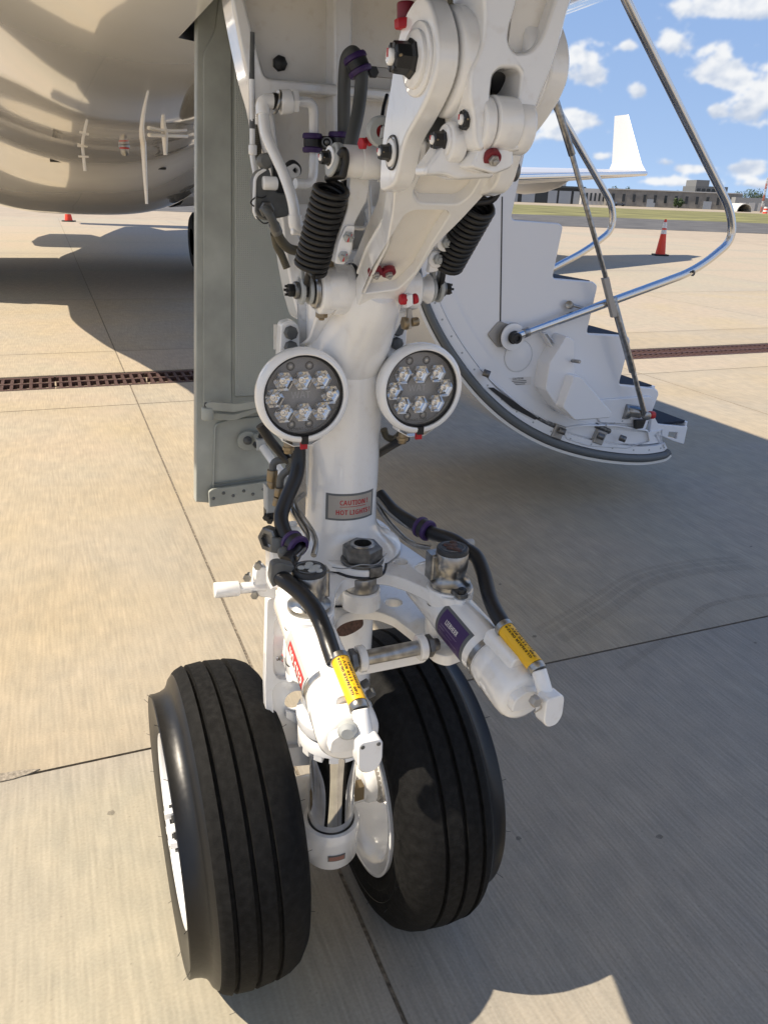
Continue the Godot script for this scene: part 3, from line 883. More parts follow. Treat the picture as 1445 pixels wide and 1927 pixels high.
func fuselage() -> void:
	var sh = Sh.new()
	var zs = []
	var z = 2.59
	while z > -27.4:
		zs.append(z)
		z -= 0.055 if z > -0.55 and z < 0.65 else (0.15 if z > -9.0 else 0.5)
	var seg = 160
	for i in zs.size() - 1:
		for j in seg:
			var a = TAU * j / seg; var b = TAU * (j + 1) / seg
			var p = skin_point(zs[i], a); var q = skin_point(zs[i], b); var r = skin_point(zs[i + 1], b); var s = skin_point(zs[i + 1], a)
			# the open nose wheel bay
			var m = (p + r) * 0.5
			if m.y < 2.2 and absf(m.x) < 0.15 and m.z > -0.2 and m.z < 0.6: continue
			sh.quad(p, q, r, s, skin_normal(zs[i], a), skin_normal(zs[i], b), skin_normal(zs[i + 1], b), skin_normal(zs[i + 1], a))
	part("fuselage", sh, M.skin)
	# bay walls
	var bay = Sh.new()
	for s in [-1, 1]: box(bay, Vector3(s * 0.165, 1.74, 0.2), Vector3(0.01, 0.50, 0.86))
	box(bay, Vector3(0, 1.74, -0.235), Vector3(0.33, 0.50, 0.01)); box(bay, Vector3(0, 1.74, 0.635), Vector3(0.33, 0.50, 0.01))
	box(bay, Vector3(0, 1.99, 0.2), Vector3(0.34, 0.01, 0.88))
	part("wheel_bay", bay, M.door_smooth)
	# things that hang from the belly
	blade(Vector3(0.128, 1.452, -3.103), 0.27, 0.10, 0.10)
	blade(Vector3(0.113, 1.451, -2.240), 0.075, 0.05, 0.04)
	var dm = Sh.new()
	rod(dm, Vector3(0.040, 1.446, -2.116) - Vector3(0, 0.012, 0), Vector3(0.225, 1.466, -2.435) - Vector3(0, 0.012, 0), 0.007, 10)
	part("drain_mast", dm, M.cream)
	for q in [Vector3(-0.235, 1.385, -4.599), Vector3(0.422, 1.374, -4.868)]:
		var dsl = Sh.new()
		box(dsl, q, Vector3(0.075, 0.008, 0.03), 0.002, Basis(Vector3(1, 0, 0), -0.3))
		part("drain_slot", dsl, M.ink)
	var mast = Sh.new()
	var q = Vector3(-0.115, 1.444, -3.706)
	rod(mast, q + Vector3(0, 0.06, 0), q - Vector3(0, 0.12, 0), 0.008, 10)
	for h in [0.0, 0.05]: box(mast, q - Vector3(0, h, 0), Vector3(0.05, 0.010, 0.03), 0.003)
	part("mast_antenna", mast, M.cream)
	var bc = Sh.new()
	q = Vector3(0.060, 1.447, -3.317)
	lathe(bc, q + Vector3(0, 0.06, 0), Vector3.DOWN, [Vector2(0, 0.022), Vector2(0.06, 0.022), Vector2(0.062, 0.026), Vector2(0.072, 0.026), Vector2(0.076, 0.02), Vector2(0.10, 0.019), Vector2(0.11, 0.01), Vector2(0.112, 0)], 20)
	var beacon = part("beacon", bc, M.steel)
	var rs = Sh.new()
	lathe(rs, q - Vector3(0, 0.014, 0), Vector3.DOWN, [Vector2(0, 0.023), Vector2(0.006, 0.023)], 20)
	part("red_ring", rs, M.bright_red, beacon)

func blade(at: Vector3, h: float, chord: float, up: float) -> void:
	var sh = Sh.new()
	# a swept aerofoil fin; at is where it meets the skin
	var prev = []
	for k in 9:
		var t = float(k) / 8
		var c = chord * (1.0 - 0.62 * t); var th = 0.014 * (1.0 - 0.5 * t)
		var y = at.y + up * 0.4 - (h + up * 0.4) * t
		var ring = []
		for j in 12:
			var a = TAU * j / 12
			ring.append(Vector3(at.x + sin(a) * th, y, at.z + cos(a) * c * 0.5 - chord * 0.5 * t))
		if k > 0:
			for j in 12:
				var n0 = Vector3(sin(TAU * j / 12), 0, cos(TAU * j / 12) * 0.2).normalized(); var n1 = Vector3(sin(TAU * (j + 1) / 12), 0, cos(TAU * (j + 1) / 12) * 0.2).normalized()
				sh.quad(prev[j], prev[(j + 1) % 12], ring[(j + 1) % 12], ring[j], n0, n1, n1, n0)
		prev = ring
	for j in 12: sh.flat(prev[0], prev[j], prev[(j + 1) % 12], Vector3.DOWN)
	part("blade_antenna", sh, M.cream)

func foil(sh: Sh, rows: Array) -> void:
	# rows of [leading edge point, chord, thickness]; the wing's own sections
	var prof = [Vector2(1, 0), Vector2(0.75, 0.028), Vector2(0.5, 0.05), Vector2(0.25, 0.058), Vector2(0.1, 0.045), Vector2(0.03, 0.026), Vector2(0, 0), Vector2(0.03, -0.022), Vector2(0.1, -0.036), Vector2(0.25, -0.044), Vector2(0.5, -0.038), Vector2(0.75, -0.02), Vector2(1, 0)]
	for i in rows.size() - 1:
		for j in prof.size() - 1:
			var P = func(row: Array, p: Vector2) -> Vector3:
				var up: Vector3 = row[3]
				return row[0] + Vector3(0, 0, -p.x * row[1]) + up * (p.y * row[2] * row[1])
			var a: Vector3 = P.call(rows[i], prof[j]); var b: Vector3 = P.call(rows[i + 1], prof[j])
			var c: Vector3 = P.call(rows[i + 1], prof[j + 1]); var d: Vector3 = P.call(rows[i], prof[j + 1])
			var nn = (b - a).cross(d - a).normalized()
			var mid: Vector3 = (rows[i][0] + rows[i + 1][0]) * 0.5 + Vector3(0, 0, -(rows[i][1] + rows[i + 1][1]) * 0.25)
			if nn.dot((a + c) * 0.5 - mid) < 0: nn = -nn
			sh.quad(a, b, c, d, nn, nn, nn, nn)

func wings() -> void:
	for s in [-1.0, 1.0]:
		var sh = Sh.new()
		foil(sh, [[Vector3(s * 1.2, 1.30, -8.7), 6.2, 1.1, Vector3.UP], [Vector3(s * 4.0, 1.42, -10.2), 4.6, 1.0, Vector3.UP], [Vector3(s * 13.0, 1.93, -15.35), 1.75, 0.9, Vector3.UP], [Vector3(s * 13.2, 1.96, -15.55), 1.55, 0.8, Vector3.UP]])
		var w = part("wing", sh, M.wing)
		var lip = Sh.new()
		var path = [Vector3(s * 1.6, 1.315, -8.91), Vector3(s * 4.0, 1.42, -10.2), Vector3(s * 13.05, 1.935, -15.38)]
		tube(lip, path, 0.055, 12)
		part("leading_edge", lip, M.lip, w)
		var wl = Sh.new()
		foil(wl, [[Vector3(s * 13.2, 1.95, -15.5), 1.55, 0.9, Vector3(s, 0.1, 0)], [Vector3(s * 13.30, 2.2, -15.9), 1.15, 0.9, Vector3(s, 0.1, 0)], [Vector3(s * 13.45, 3.32, -16.85), 0.55, 0.8, Vector3(s, 0.1, 0)]])
		part("winglet", wl, M.wing, w)
		for x in [5.4, 10.2]:
			var ft = Sh.new()
			lathe(ft, Vector3(s * x, 1.38 + 0.045 * (x - 4.0), -11.2 - 0.55 * (x - 4.0)), Vector3(0, -0.06, -1), [Vector2(-0.3, 0.0), Vector2(0.1, 0.12), Vector2(0.7, 0.2), Vector2(1.5, 0.2), Vector2(2.3, 0.11), Vector2(2.8, 0.0)], 16)
			part("flap_fairing", ft, M.wing, w)
		# engine, tailplane and main wheels, which shade the apron
		var en = Sh.new()
		lathe(en, Vector3(s * 2.05, 3.0, -17.9), Vector3(0, 0, -1), [Vector2(0.02, 0.48), Vector2(0, 0.56), Vector2(0.3, 0.66), Vector2(1.5, 0.72), Vector2(3.2, 0.62), Vector2(4.6, 0.40), Vector2(4.62, 0.0)], 32)
		var py = Sh.new()
		box(py, Vector3(s * 1.25, 3.0, -19.8), Vector3(0.9, 0.16, 2.2), 0.04)
		var ne = part("engine", en, M.skin)
		part("pylon", py, M.skin, ne)
		var tl = Sh.new()
		foil(tl, [[Vector3(s * 0.05, 7.0, -26.5), 2.6, 1.0, Vector3.UP], [Vector3(s * 4.7, 7.2, -29.0), 1.1, 0.9, Vector3.UP]])
		part("tailplane", tl, M.skin)
		for k in [-1.0, 1.0]:
			var mw = Sh.new()
			lathe(mw, Vector3(s * 2.1 + k * 0.2 - 0.13, 0.45, -12.2), Vector3.RIGHT, [Vector2(0, 0.2), Vector2(0, 0.38), Vector2(0.04, 0.44), Vector2(0.13, 0.45), Vector2(0.22, 0.44), Vector2(0.26, 0.38), Vector2(0.26, 0.2)], 40)
			part("main_wheel", mw, M.rubber)
		var mg = Sh.new()
		rod(mg, Vector3(s * 2.1, 0.45, -12.2), Vector3(s * 2.1, 1.5, -12.0), 0.09, 20)
		part("main_gear_leg", mg, M.white)
	var fin = Sh.new()
	prism(fin, [Vector2(-20.5, 3.75), Vector2(-25.2, 3.5), Vector2(-28.6, 7.1), Vector2(-26.2, 7.1)], Vector3(0.13, 0, 0), Vector3(0, 0, 1), Vector3.UP, 0.26, 0.06)
	part("tail_fin", fin, M.skin)

# ------------------------------------------------------------------ wheels
func wheel(s: float) -> void:
	var g = grp("wheel", jet, "sunlit nose wheel nearest the camera" if s < 0 else "shaded nose wheel behind the steering cylinders")
	var o = Vector3(s * 0.17, 0.267, 0)
	var ax = Vector3(s, 0, 0)
	# tread with three grooves; t runs from the inner side to the outer side
	var pr = [Vector2(-0.082, 0.160), Vector2(-0.089, 0.172), Vector2(-0.096, 0.195), Vector2(-0.096, 0.215), Vector2(-0.089, 0.236), Vector2(-0.076, 0.252), Vector2(-0.060, 0.2605)]
	for c in [-0.037, -0.0045, 0.028]:
		var top: float = 0.267 - 0.0022 * pow(absf(c + 0.004) / 0.033, 2.0)
		pr.append_array([Vector2(c - 0.0040, top), Vector2(c - 0.0026, top - 0.007), Vector2(c + 0.0026, top - 0.007), Vector2(c + 0.0040, top)])
	pr.append_array([Vector2(0.043, 0.2600), Vector2(0.0475, 0.2565), Vector2(0.0500, 0.2530)])
	var ty = Sh.new()
	lathe(ty, o, ax, pr, 128)
	part("tyre", ty, M.rubber, g)
	var sw = Sh.new()
	lathe(sw, o, ax, [Vector2(0.0500, 0.2530), Vector2(0.0555, 0.2470), Vector2(0.0590, 0.2385), Vector2(0.0635, 0.2320), Vector2(0.0720, 0.2278), Vector2(0.0820, 0.2258), Vector2(0.0890, 0.2262), Vector2(0.0905, 0.2248), Vector2(0.0892, 0.2150), Vector2(0.0875, 0.1950), Vector2(0.0845, 0.1740), Vector2(0.0780, 0.1600), Vector2(0.0740, 0.1570)], 128)
	part("chine_sidewall", sw, M.sidewall, g)
	var lines = Sh.new()
	for q in [[-0.0955, 0.2045], [-0.092, 0.185]]:
		lathe(lines, o, ax, [Vector2(q[0] + 0.001, q[1] + 0.0022), Vector2(q[0] - 0.001, q[1]), Vector2(q[0] + 0.001, q[1] - 0.0022)], 96)
	part("sidewall_rib", lines, M.sidewall, g)
	# vent spews
	var hair = Sh.new()
	var rng = RandomNumberGenerator.new(); rng.seed = 3 + int(s)
	for k in 26:
		var a = TAU * (k + rng.randf() * 0.6) / 26
		for e in [0, 1]:
			var d = Vector3(0, sin(a), cos(a))
			var p = o + ax * (0.090 if e == 0 else -0.094) + d * (0.2255 if e == 0 else 0.215)
			if k % 2 == e: rod(hair, p, p + (d * 0.6 + ax * (0.7 if e == 0 else -0.9) + Vector3(0, 0, rng.randfn() * 0.3)) * 0.009, 0.0005, 4)
	part("rubber_whiskers", hair, M.black, g)
	var rim = Sh.new()
	lathe(rim, o, ax, [Vector2(-0.030, 0.0), Vector2(-0.030, 0.042), Vector2(-0.008, 0.056), Vector2(0.004, 0.075), Vector2(0.004, 0.098), Vector2(-0.008, 0.114), Vector2(-0.030, 0.122), Vector2(-0.060, 0.128), Vector2(-0.082, 0.138), Vector2(-0.0885, 0.145), Vector2(-0.090, 0.156), Vector2(-0.0925, 0.160), Vector2(-0.0915, 0.1645), Vector2(-0.085, 0.1625)], 96)
	lathe(rim, o, ax, [Vector2(0.074, 0.157), Vector2(0.0800, 0.1600), Vector2(0.0830, 0.1575), Vector2(0.0822, 0.152), Vector2(0.077, 0.146), Vector2(0.066, 0.141), Vector2(0.056, 0.130), Vector2(0.050, 0.112), Vector2(0.053, 0.085), Vector2(0.060, 0.062), Vector2(0.066, 0.056), Vector2(0.070, 0.050), Vector2(0.070, 0.0)], 96)
	part("rim", rim, M.stair, g)
	for k in 12:
		var a = TAU * (k + 0.5) / 12
		var p = o + ax * 0.051 + Vector3(0, sin(a), cos(a)) * 0.100
		var b = Sh.new()
		nut(b, p, ax, 0.0075, 0.009); rod(b, p + ax * 0.008, p + ax * 0.015, 0.0038, 10)
		part("wheel_bolt", b, M.dull_steel, g)
	var hub = Sh.new()
	lathe(hub, o, ax, [Vector2(0.068, 0.038), Vector2(0.074, 0.037), Vector2(0.078, 0.034), Vector2(0.078, 0.0)], 24)
	for k in 8:
		var a = TAU * k / 8
		box(hub, o + ax * 0.079 + Vector3(0, sin(a), cos(a)) * 0.034, Vector3(0.022, 0.013, 0.011), 0.001, Basis(ax, Vector3(0, cos(a), -sin(a)), ax.cross(Vector3(0, cos(a), -sin(a)))))
	part("axle_nut", hub, M.white, g)
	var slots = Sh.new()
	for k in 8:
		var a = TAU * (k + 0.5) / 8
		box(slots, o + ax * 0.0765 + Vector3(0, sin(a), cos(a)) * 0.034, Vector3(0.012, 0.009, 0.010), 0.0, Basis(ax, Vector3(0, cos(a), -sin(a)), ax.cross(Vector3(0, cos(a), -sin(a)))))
	part("dark_slot_blocks", slots, M.dark, g)  # solid dark blocks paint the shade of the open gaps between teeth
	var br = Sh.new()
	pipe(br, o - ax * 0.036, o - ax * 0.056, 0.046, 0.03)
	pipe(br, o - ax * 0.056, o - ax * 0.066, 0.041, 0.03)
	part("bearing_seal", br, M.plate, g)

# ------------------------------------------------------------------ strut
func sx(y: float, off := Vector3.ZERO) -> Vector3:
	return Vector3(0, y, 0.075 + 0.045 * y) + off

func strut() -> void:
	var ax = (sx(1.0) - sx(0.0)).normalized()
	var up = sx(0.0)
	# sliding piston, its foot and the axle
	var p = Sh.new()
	rod(p, sx(0.25), sx(0.56), 0.0385, 48, 0.001)
	part("piston", p, M.chrome)
	var foot = Sh.new()
	lathe(foot, sx(0.205), ax, [Vector2(0, 0), Vector2(0, 0.030), Vector2(0.004, 0.040), Vector2(0.014, 0.046), Vector2(0.060, 0.047), Vector2(0.064, 0.048), Vector2(0.082, 0.048), Vector2(0.086, 0.0465), Vector2(0.086, 0.040), Vector2(0.072, 0.0395)], 48)
	tube(foot, [sx(0.25), Vector3(0, 0.262, 0.04), Vector3(0, 0.267, 0.0)], 0.040, 24)
	rod(foot, Vector3(-0.10, 0.267, 0), Vector3(0.10, 0.267, 0), 0.036, 32)
	for s in [-1, 1]: lathe(foot, Vector3(s * 0.085, 0.267, 0), Vector3(s, 0, 0), [Vector2(0, 0.036), Vector2(0.008, 0.040), Vector2(0.028, 0.041), Vector2(0.034, 0.038)], 32)
	var ft = part("axle_foot", foot, M.white)
	var ring = Sh.new()
	lathe(ring, sx(0.283), ax, [Vector2(0, 0.0395), Vector2(0.006, 0.0405), Vector2(0.011, 0.0387)], 40)
	part("wiper_ring", ring, M.black, ft)
	var bl = Sh.new()
	lathe(bl, sx(0.242), ax, [Vector2(0, 0.0472), Vector2(0.014, 0.0474)], 10, false, 2.72, 3.33)
	# a data plate with a red sealed face
	var tag = part("data_plate", plate_on(sx(0.243), 0.0486, -0.10, 0.62, 0.0115), M.plate_edge, ft)
	part("plate_face", plate_on(sx(0.243), 0.0490, -0.10, 0.54, 0.0085), mat(0.26, 0.12, 0.095, 0.5), tag)
	for s in [-1, 1]:
		var lug = Sh.new()
		box(lug, Vector3(s * 0.058, 0.300, 0.055), Vector3(0.022, 0.030, 0.022), 0.002)
		part("jack_lug", lug, M.brass, ft)
	# gland nut with castellations
	var gl = Sh.new()
	lathe(gl, sx(0.468), ax, [Vector2(0, 0.039), Vector2(0, 0.056), Vector2(0.001, 0.0575), Vector2(0.022, 0.0575), Vector2(0.024, 0.056), Vector2(0.024, 0.0535), Vector2(0.030, 0.0535), Vector2(0.030, 0.058), Vector2(0.040, 0.060), Vector2(0.050, 0.060), Vector2(0.052, 0.056), Vector2(0.052, 0.05)], 56)
	for k in 14:
		var a = TAU * k / 14
		lathe(gl, sx(0.458), ax, [Vector2(0, 0.046), Vector2(0, 0.0568), Vector2(0.011, 0.0568)], 3, false, a, a + 0.26)
		var bs = Basis(Vector3(cos(a + 0.13), 0, -sin(a + 0.13)), ax, Vector3(sin(a + 0.13), 0, cos(a + 0.13)))
		box(gl, sx(0.463) + bs.z * 0.0515, Vector3(0.013, 0.012, 0.011), 0.0008, bs)
	var gn = part("gland_nut", gl, M.white)
	var gk = Sh.new()
	lathe(gk, sx(0.493), ax, [Vector2(0, 0.0545), Vector2(0.004, 0.0545)], 48)
	part("seal_line", gk, M.dull_steel, gn)
	# lower cylinder
	var lc = Sh.new()
	lathe(lc, sx(0.515), ax, [Vector2(0, 0.048), Vector2(0.01, 0.053), Vector2(0.25, 0.053), Vector2(0.26, 0.050)], 48)
	var cyl = part("lower_cylinder", lc, M.white)
	var pt = Sh.new()
	prism(pt, fil([Vector2(-0.020, -0.010), Vector2(-0.006, -0.016), Vector2(0.010, -0.012), Vector2(0.024, -0.004), Vector2(0.022, 0.012), Vector2(-0.018, 0.012)], 0.006), sx(0.704, Vector3(-0.004, 0, 0.0555)), Vector3.RIGHT, Vector3.UP, 0.006)
	part("sealant_patch", pt, M.brown, cyl)
	# torque link frame on the starboard side: a web with two pockets and a round hole
	var fr = Sh.new()
	var out = [Vector2(-0.094,0.7095),Vector2(-0.0721,0.7164),Vector2(-0.021,0.6485),Vector2(-0.0206,0.3824),Vector2(-0.0859,0.3947),Vector2(-0.1002,0.4267),Vector2(-0.1007,0.5595)]
	var pk1 = fil([Vector2(-0.0835,0.6715),Vector2(-0.0678,0.6759),Vector2(-0.0348,0.5938),Vector2(-0.0487,0.5595),Vector2(-0.0795,0.5655),Vector2(-0.0868,0.5817)], 0.008)
	var pk2 = fil([Vector2(-0.0891,0.547),Vector2(-0.0796,0.5596),Vector2(-0.0453,0.5538),Vector2(-0.0332,0.5339),Vector2(-0.0334,0.4243),Vector2(-0.0852,0.4332)], 0.010)
	prism(fr, fil(out, 0.006), Vector3(0, 0, 0.06), Vector3.RIGHT, Vector3.UP, 0.016, 0.0015, [pk1, pk2])
	var web = part("link_frame", fr, M.white)
	var fl = Sh.new()
	var hole = circ([Vector2(-0.0497,0.5128)][0], 0.0180, 28)
	prism(fl, [Vector2(-0.0878,0.6923),Vector2(-0.0681,0.6979),Vector2(-0.0213,0.6334),Vector2(-0.0212,0.3857),Vector2(-0.0902,0.4031),Vector2(-0.0933,0.5512)], Vector3(0, 0, 0.050), Vector3.RIGHT, Vector3.UP, 0.006, 0.0, [hole])
	part("pocket_floor", fl, M.white, web)
	var wd = Sh.new()
	prism(wd, fil([Vector2(-0.0678,0.5023),Vector2(-0.0486,0.4903),Vector2(-0.0264,0.4847),Vector2(-0.0264,0.4563),Vector2(-0.0523,0.4735),Vector2(-0.068,0.4879)], 0.003), Vector3(0, 0, 0.058), Vector3.RIGHT, Vector3.UP, 0.006, 0.001)
	part("rib", wd, M.white, web)
	var gp = Sh.new()
	rod(gp, Vector3(-0.0645,0.6112,0.075), Vector3(-0.0744,0.6133,0.075), 0.008, 14); rod(gp, Vector3(-0.0736,0.6132,0.075), Vector3(-0.0769,0.6138,0.075), 0.0065, 12)
	part("fitting_boss", gp, M.bright_red, web)
	var gp2 = Sh.new()
	lathe(gp2, Vector3(-0.0769,0.6138,0.075), Vector3(-1, 0.05, 0), [Vector2(0, 0), Vector2(0, 0.004), Vector2(0.004, 0.004), Vector2(0.005, 0.0025), Vector2(0.007, 0.0038), Vector2(0.009, 0.002), Vector2(0.009, 0)], 12)
	part("grease_nipple", gp2, M.steel, web)
	var pv = Sh.new()
	rod(pv, Vector3(-0.0446,0.5935,0.09), Vector3(-0.0671,0.6022,0.09), 0.021, 24)
	part("pivot_boss", pv, M.white, web)
	var ws = Sh.new()
	prism(ws, [Vector2(-0.0456,0.408),Vector2(-0.0176,0.4116),Vector2(-0.0119,0.3708),Vector2(-0.0422,0.3747)], Vector3(0, 0, 0.02), Vector3.RIGHT, Vector3.UP, 0.05, 0.002)
	part("lower_bracket", ws, M.white, web)
	# steering collar: two plates around the strut
	var hp = []
	for q in [[0.0, 0.085], [0.022, 0.10], [0.040, 0.135], [0.046, 0.17], [0.040, 0.205], [0.020, 0.222]]: hp.append(Vector2(q[0], -q[1]))
	var up_plate = []
	var right = [[0.0, 0.205], [0.018, 0.206], [0.032, 0.214], [0.048, 0.236], [0.060, 0.262], [0.068, 0.290], [0.080, 0.305], [0.095, 0.307], [0.112, 0.300], [0.122, 0.280], [0.124, 0.262], [0.115, 0.235], [0.100, 0.190], [0.090, 0.13], [0.080, 0.06], [0.0, 0.03]]
	for q in right: up_plate.append(Vector2(q[0], -q[1]))
	for i in range(right.size() - 2, 0, -1): up_plate.append(Vector2(-right[i][0], -right[i][1]))
	var upp = Sh.new()
	prism(upp, fil(up_plate, 0.008), Vector3(0, 0.806, 0), Vector3.RIGHT, Vector3.FORWARD, 0.018, 0.002, [circ(Vector2(0.062, -0.185), 0.0085, 18)])
	var sc = part("upper_steering_plate", upp, M.white)
	var low_plate = []
	right = [[0.0, 0.180], [0.016, 0.183], [0.030, 0.192], [0.043, 0.212], [0.052, 0.255], [0.058, 0.312], [0.070, 0.325], [0.100, 0.318], [0.122, 0.29], [0.122, 0.25], [0.10, 0.18], [0.09, 0.10], [0.07, 0.04], [0.0, 0.02]]
	for q in right: low_plate.append(Vector2(q[0], -q[1]))
	for i in range(right.size() - 2, 0, -1): low_plate.append(Vector2(-right[i][0], -right[i][1]))
	var lp = Sh.new()
	prism(lp, fil(low_plate, 0.008), Vector3(0, 0.738, 0), Vector3.RIGHT, Vector3.FORWARD, 0.016, 0.002, [circ(Vector2(0.059, -0.174), 0.0115, 20), circ(Vector2(-0.0075, -0.1685), 0.0018, 8), circ(Vector2(0.0060, -0.1685), 0.0018, 8)])
	part("lower_steering_plate", lp, M.white)
	var disc = Sh.new()
	lathe(disc, sx(0.730), Vector3.UP, [Vector2(0, 0.05), Vector2(0.002, 0.0575), Vector2(0.058, 0.0575), Vector2(0.062, 0.054), Vector2(0.062, 0.05)], 56)
	var col = part("steering_collar", disc, M.white)
	var ds = Sh.new()
	lathe(ds, sx(0.742), Vector3.UP, [Vector2(-0.004, 0.0592), Vector2(-0.0005, 0.0592)], 56)
	part("seam", ds, M.dark, col)
	# nut boss under the flange
	var ys = Sh.new()
	lathe(ys, Vector3(0, 1.075, 0.118), Vector3(0, 0.105, 0.118), [Vector2(-0.03, 0.044), Vector2(0.0, 0.0500), Vector2(0.03, 0.0495), Vector2(0.07, 0.043), Vector2(0.11, 0.036), Vector2(0.135, 0.031), Vector2(0.150, 0.022), Vector2(0.152, 0.0)], 48)
	part("brace_yoke", ys, M.white)
	var bs2 = Sh.new()
	lathe(bs2, Vector3(0.004, 0.752, 0.190), Vector3.UP, [Vector2(0, 0.026), Vector2(0.024, 0.026), Vector2(0.026, 0.024), Vector2(0.026, 0.0)], 28)
	part("lower_boss", bs2, M.white)
	var bs3 = Sh.new()
	rod(bs3, Vector3(0.004, 0.776, 0.190), Vector3(0.004, 0.80, 0.190), 0.0225, 28)
	part("threaded_collar", bs3, M.steel)
	# main cylinder and its flange
	var mc = Sh.new()
	lathe(mc, sx(0.812), ax, [Vector2(0, 0.086), Vector2(0.005, 0.080), Vector2(0.011, 0.069), Vector2(0.019, 0.0595), Vector2(0.029, 0.0525), Vector2(0.040, 0.0490), Vector2(0.075, 0.0482), Vector2(0.085, 0.0482), Vector2(0.09, 0.0490), Vector2(0.17, 0.0490), Vector2(0.175, 0.0497), Vector2(0.36, 0.0510), Vector2(0.38, 0.048), Vector2(0.38, 0.0)], 64)
	part("main_cylinder", mc, M.white)
	var fg = Sh.new()
	var fp = [Vector2(-0.070, -0.03), Vector2(-0.082, -0.08), Vector2(-0.080, -0.112), Vector2(-0.050, -0.160), Vector2(-0.020, -0.208), Vector2(0.004, -0.221), Vector2(0.024, -0.214), Vector2(0.036, -0.194), Vector2(0.060, -0.140), Vector2(0.082, -0.112), Vector2(0.083, -0.08), Vector2(0.070, -0.03)]
	prism(fg, fil(fp, 0.02, 6), Vector3(0, 0.8185, 0), Vector3.RIGHT, Vector3.FORWARD, 0.0125, 0.003)
	var flange = part("cylinder_flange", fg, M.white)
	var gk2 = Sh.new()
	var fp2 = []
	for q in fp: fp2.append(Vector2(q.x * 1.03, -0.12 + (q.y + 0.12) * 1.035))
	prism(gk2, fil(fp2, 0.02, 6), Vector3(0, 0.8075, 0), Vector3.RIGHT, Vector3.FORWARD, 0.0015)
	part("gasket", gk2, M.dark, flange)
	var nt = Sh.new()
	rod(nt, Vector3(0.004, 0.8185, 0.190), Vector3(0.004, 0.8235, 0.190), 0.029, 28)
	part("washer", nt, M.dull_steel, flange)
	nt = Sh.new()
	lathe(nt, Vector3(0.004, 0.8235, 0.190), Vector3.UP, [Vector2(0, 0.024), Vector2(0.001, 0.0265), Vector2(0.016, 0.0265), Vector2(0.019, 0.023), Vector2(0.019, 0.0145), Vector2(0.004, 0.0135), Vector2(0.004, 0)], 6, true)
	part("big_nut", nt, M.dull_steel, flange)
	nt = Sh.new()
	pipe(nt, Vector3(0.004, 0.826, 0.190), Vector3(0.004, 0.8445, 0.190), 0.0165, 0.0118, 24)
	part("hollow_stud", nt, M.steel, flange)
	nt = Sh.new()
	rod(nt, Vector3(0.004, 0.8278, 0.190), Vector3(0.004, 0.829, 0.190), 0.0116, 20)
	part("dark_bore_disc", nt, M.pit, flange)  # near-black disc; its colour paints the shade deep in the hollow stud
	nt = Sh.new()
	box(nt, Vector3(0.012, 0.815, 0.219), Vector3(0.018, 0.014, 0.006), 0.001)
	part("lock_tab", nt, M.dull_steel, flange)
	var lw = Sh.new()
	tube(lw, spl([Vector3(-0.062, 0.853, 0.262), Vector3(-0.040, 0.841, 0.247), Vector3(-0.012, 0.832, 0.226), Vector3(0.012, 0.826, 0.220), Vector3(0.032, 0.832, 0.205)], 5), 0.0008, 6)
	part("lock_wire", lw, M.steel, flange)
	# caution placard
	var yb = 0.882
	var pl = part("placard", plate_on(sx(0.886), 0.0494, -0.05, 1.44, 0.0385), M.plate_edge)
	part("plate_face", plate_on(sx(0.886), 0.0498, -0.05, 1.28, 0.0325), M.plate, pl)
	var d0 = Vector3(sin(0.02), 0, cos(0.02)); var rt = Vector3(cos(0.02), 0, -sin(0.02))
	var ct = sx(0.886) + d0 * 0.0501
	part("lettering", letters("CAUTION !", 0.0072, ct + ax * 0.0065, rt, ax, 0.0501, false, true, true, 0.040), M.red_ink, pl)
	part("lettering", letters("HOT LIGHTS !", 0.0072, ct - ax * 0.0075, rt, ax, 0.0501, false, true, true, 0.050), M.red_ink, pl)
	part("underline", plate_on(sx(0.8868), 0.0501, -0.01, 0.74, 0.0006), M.red_ink, pl)
	# cross rod between the two steering cylinders
	var cr = Sh.new()
	rod(cr, Vector3(-0.046, 0.748, 0.308), Vector3(0.050, 0.748, 0.308), 0.0095, 24)
	var rodp = part("cross_rod", cr, M.steel)
	for s in [-1, 1]:
		var en = Sh.new()
		pipe(en, Vector3(s * 0.040 - 0.005, 0.748, 0.308), Vector3(s * 0.040 + 0.005, 0.748, 0.308), 0.0165, 0.0092, 24)
		part("eye", en, M.white, rodp)
		en = Sh.new()
		nut(en, Vector3(s * 0.047, 0.748, 0.308), Vector3(s, 0, 0), 0.0145, 0.008); rod(en, Vector3(s * 0.054, 0.748, 0.308), Vector3(s * 0.064, 0.748, 0.308), 0.008, 14)
		part("nut", en, M.dull_steel, rodp)
	var lb = Sh.new()
	prism(lb, fil([Vector2(-0.048, 0.722), Vector2(0.048, 0.722), Vector2(0.058, 0.738), Vector2(-0.058, 0.738)], 0.004), Vector3(0, 0, 0.306), Vector3.RIGHT, Vector3.UP, 0.012, 0.001)
	part("rod_rail", lb, M.white, rodp)
	# tow fitting on the starboard side
	var tw = Sh.new()
	rod(tw, Vector3(-0.1149,0.7752,0.14), Vector3(-0.1573,0.7782,0.14), 0.0075, 20)
	rod(tw, Vector3(-0.1509,0.7779,0.14), Vector3(-0.1838,0.7802,0.14), 0.0105, 20)
	var tf = part("tow_pin", tw, M.white)
	var fl2 = Sh.new()
	prism(fl2, fil([Vector2(-0.1284,0.8044),Vector2(-0.1176,0.8074),Vector2(-0.1014,0.7859),Vector2(-0.1019,0.7552),Vector2(-0.1252,0.7625),Vector2(-0.1321,0.7765)], 0.004), Vector3(0, 0, 0.145), Vector3.RIGHT, Vector3.UP, 0.018, 0.002)
	part("flange", fl2, M.white, tf)
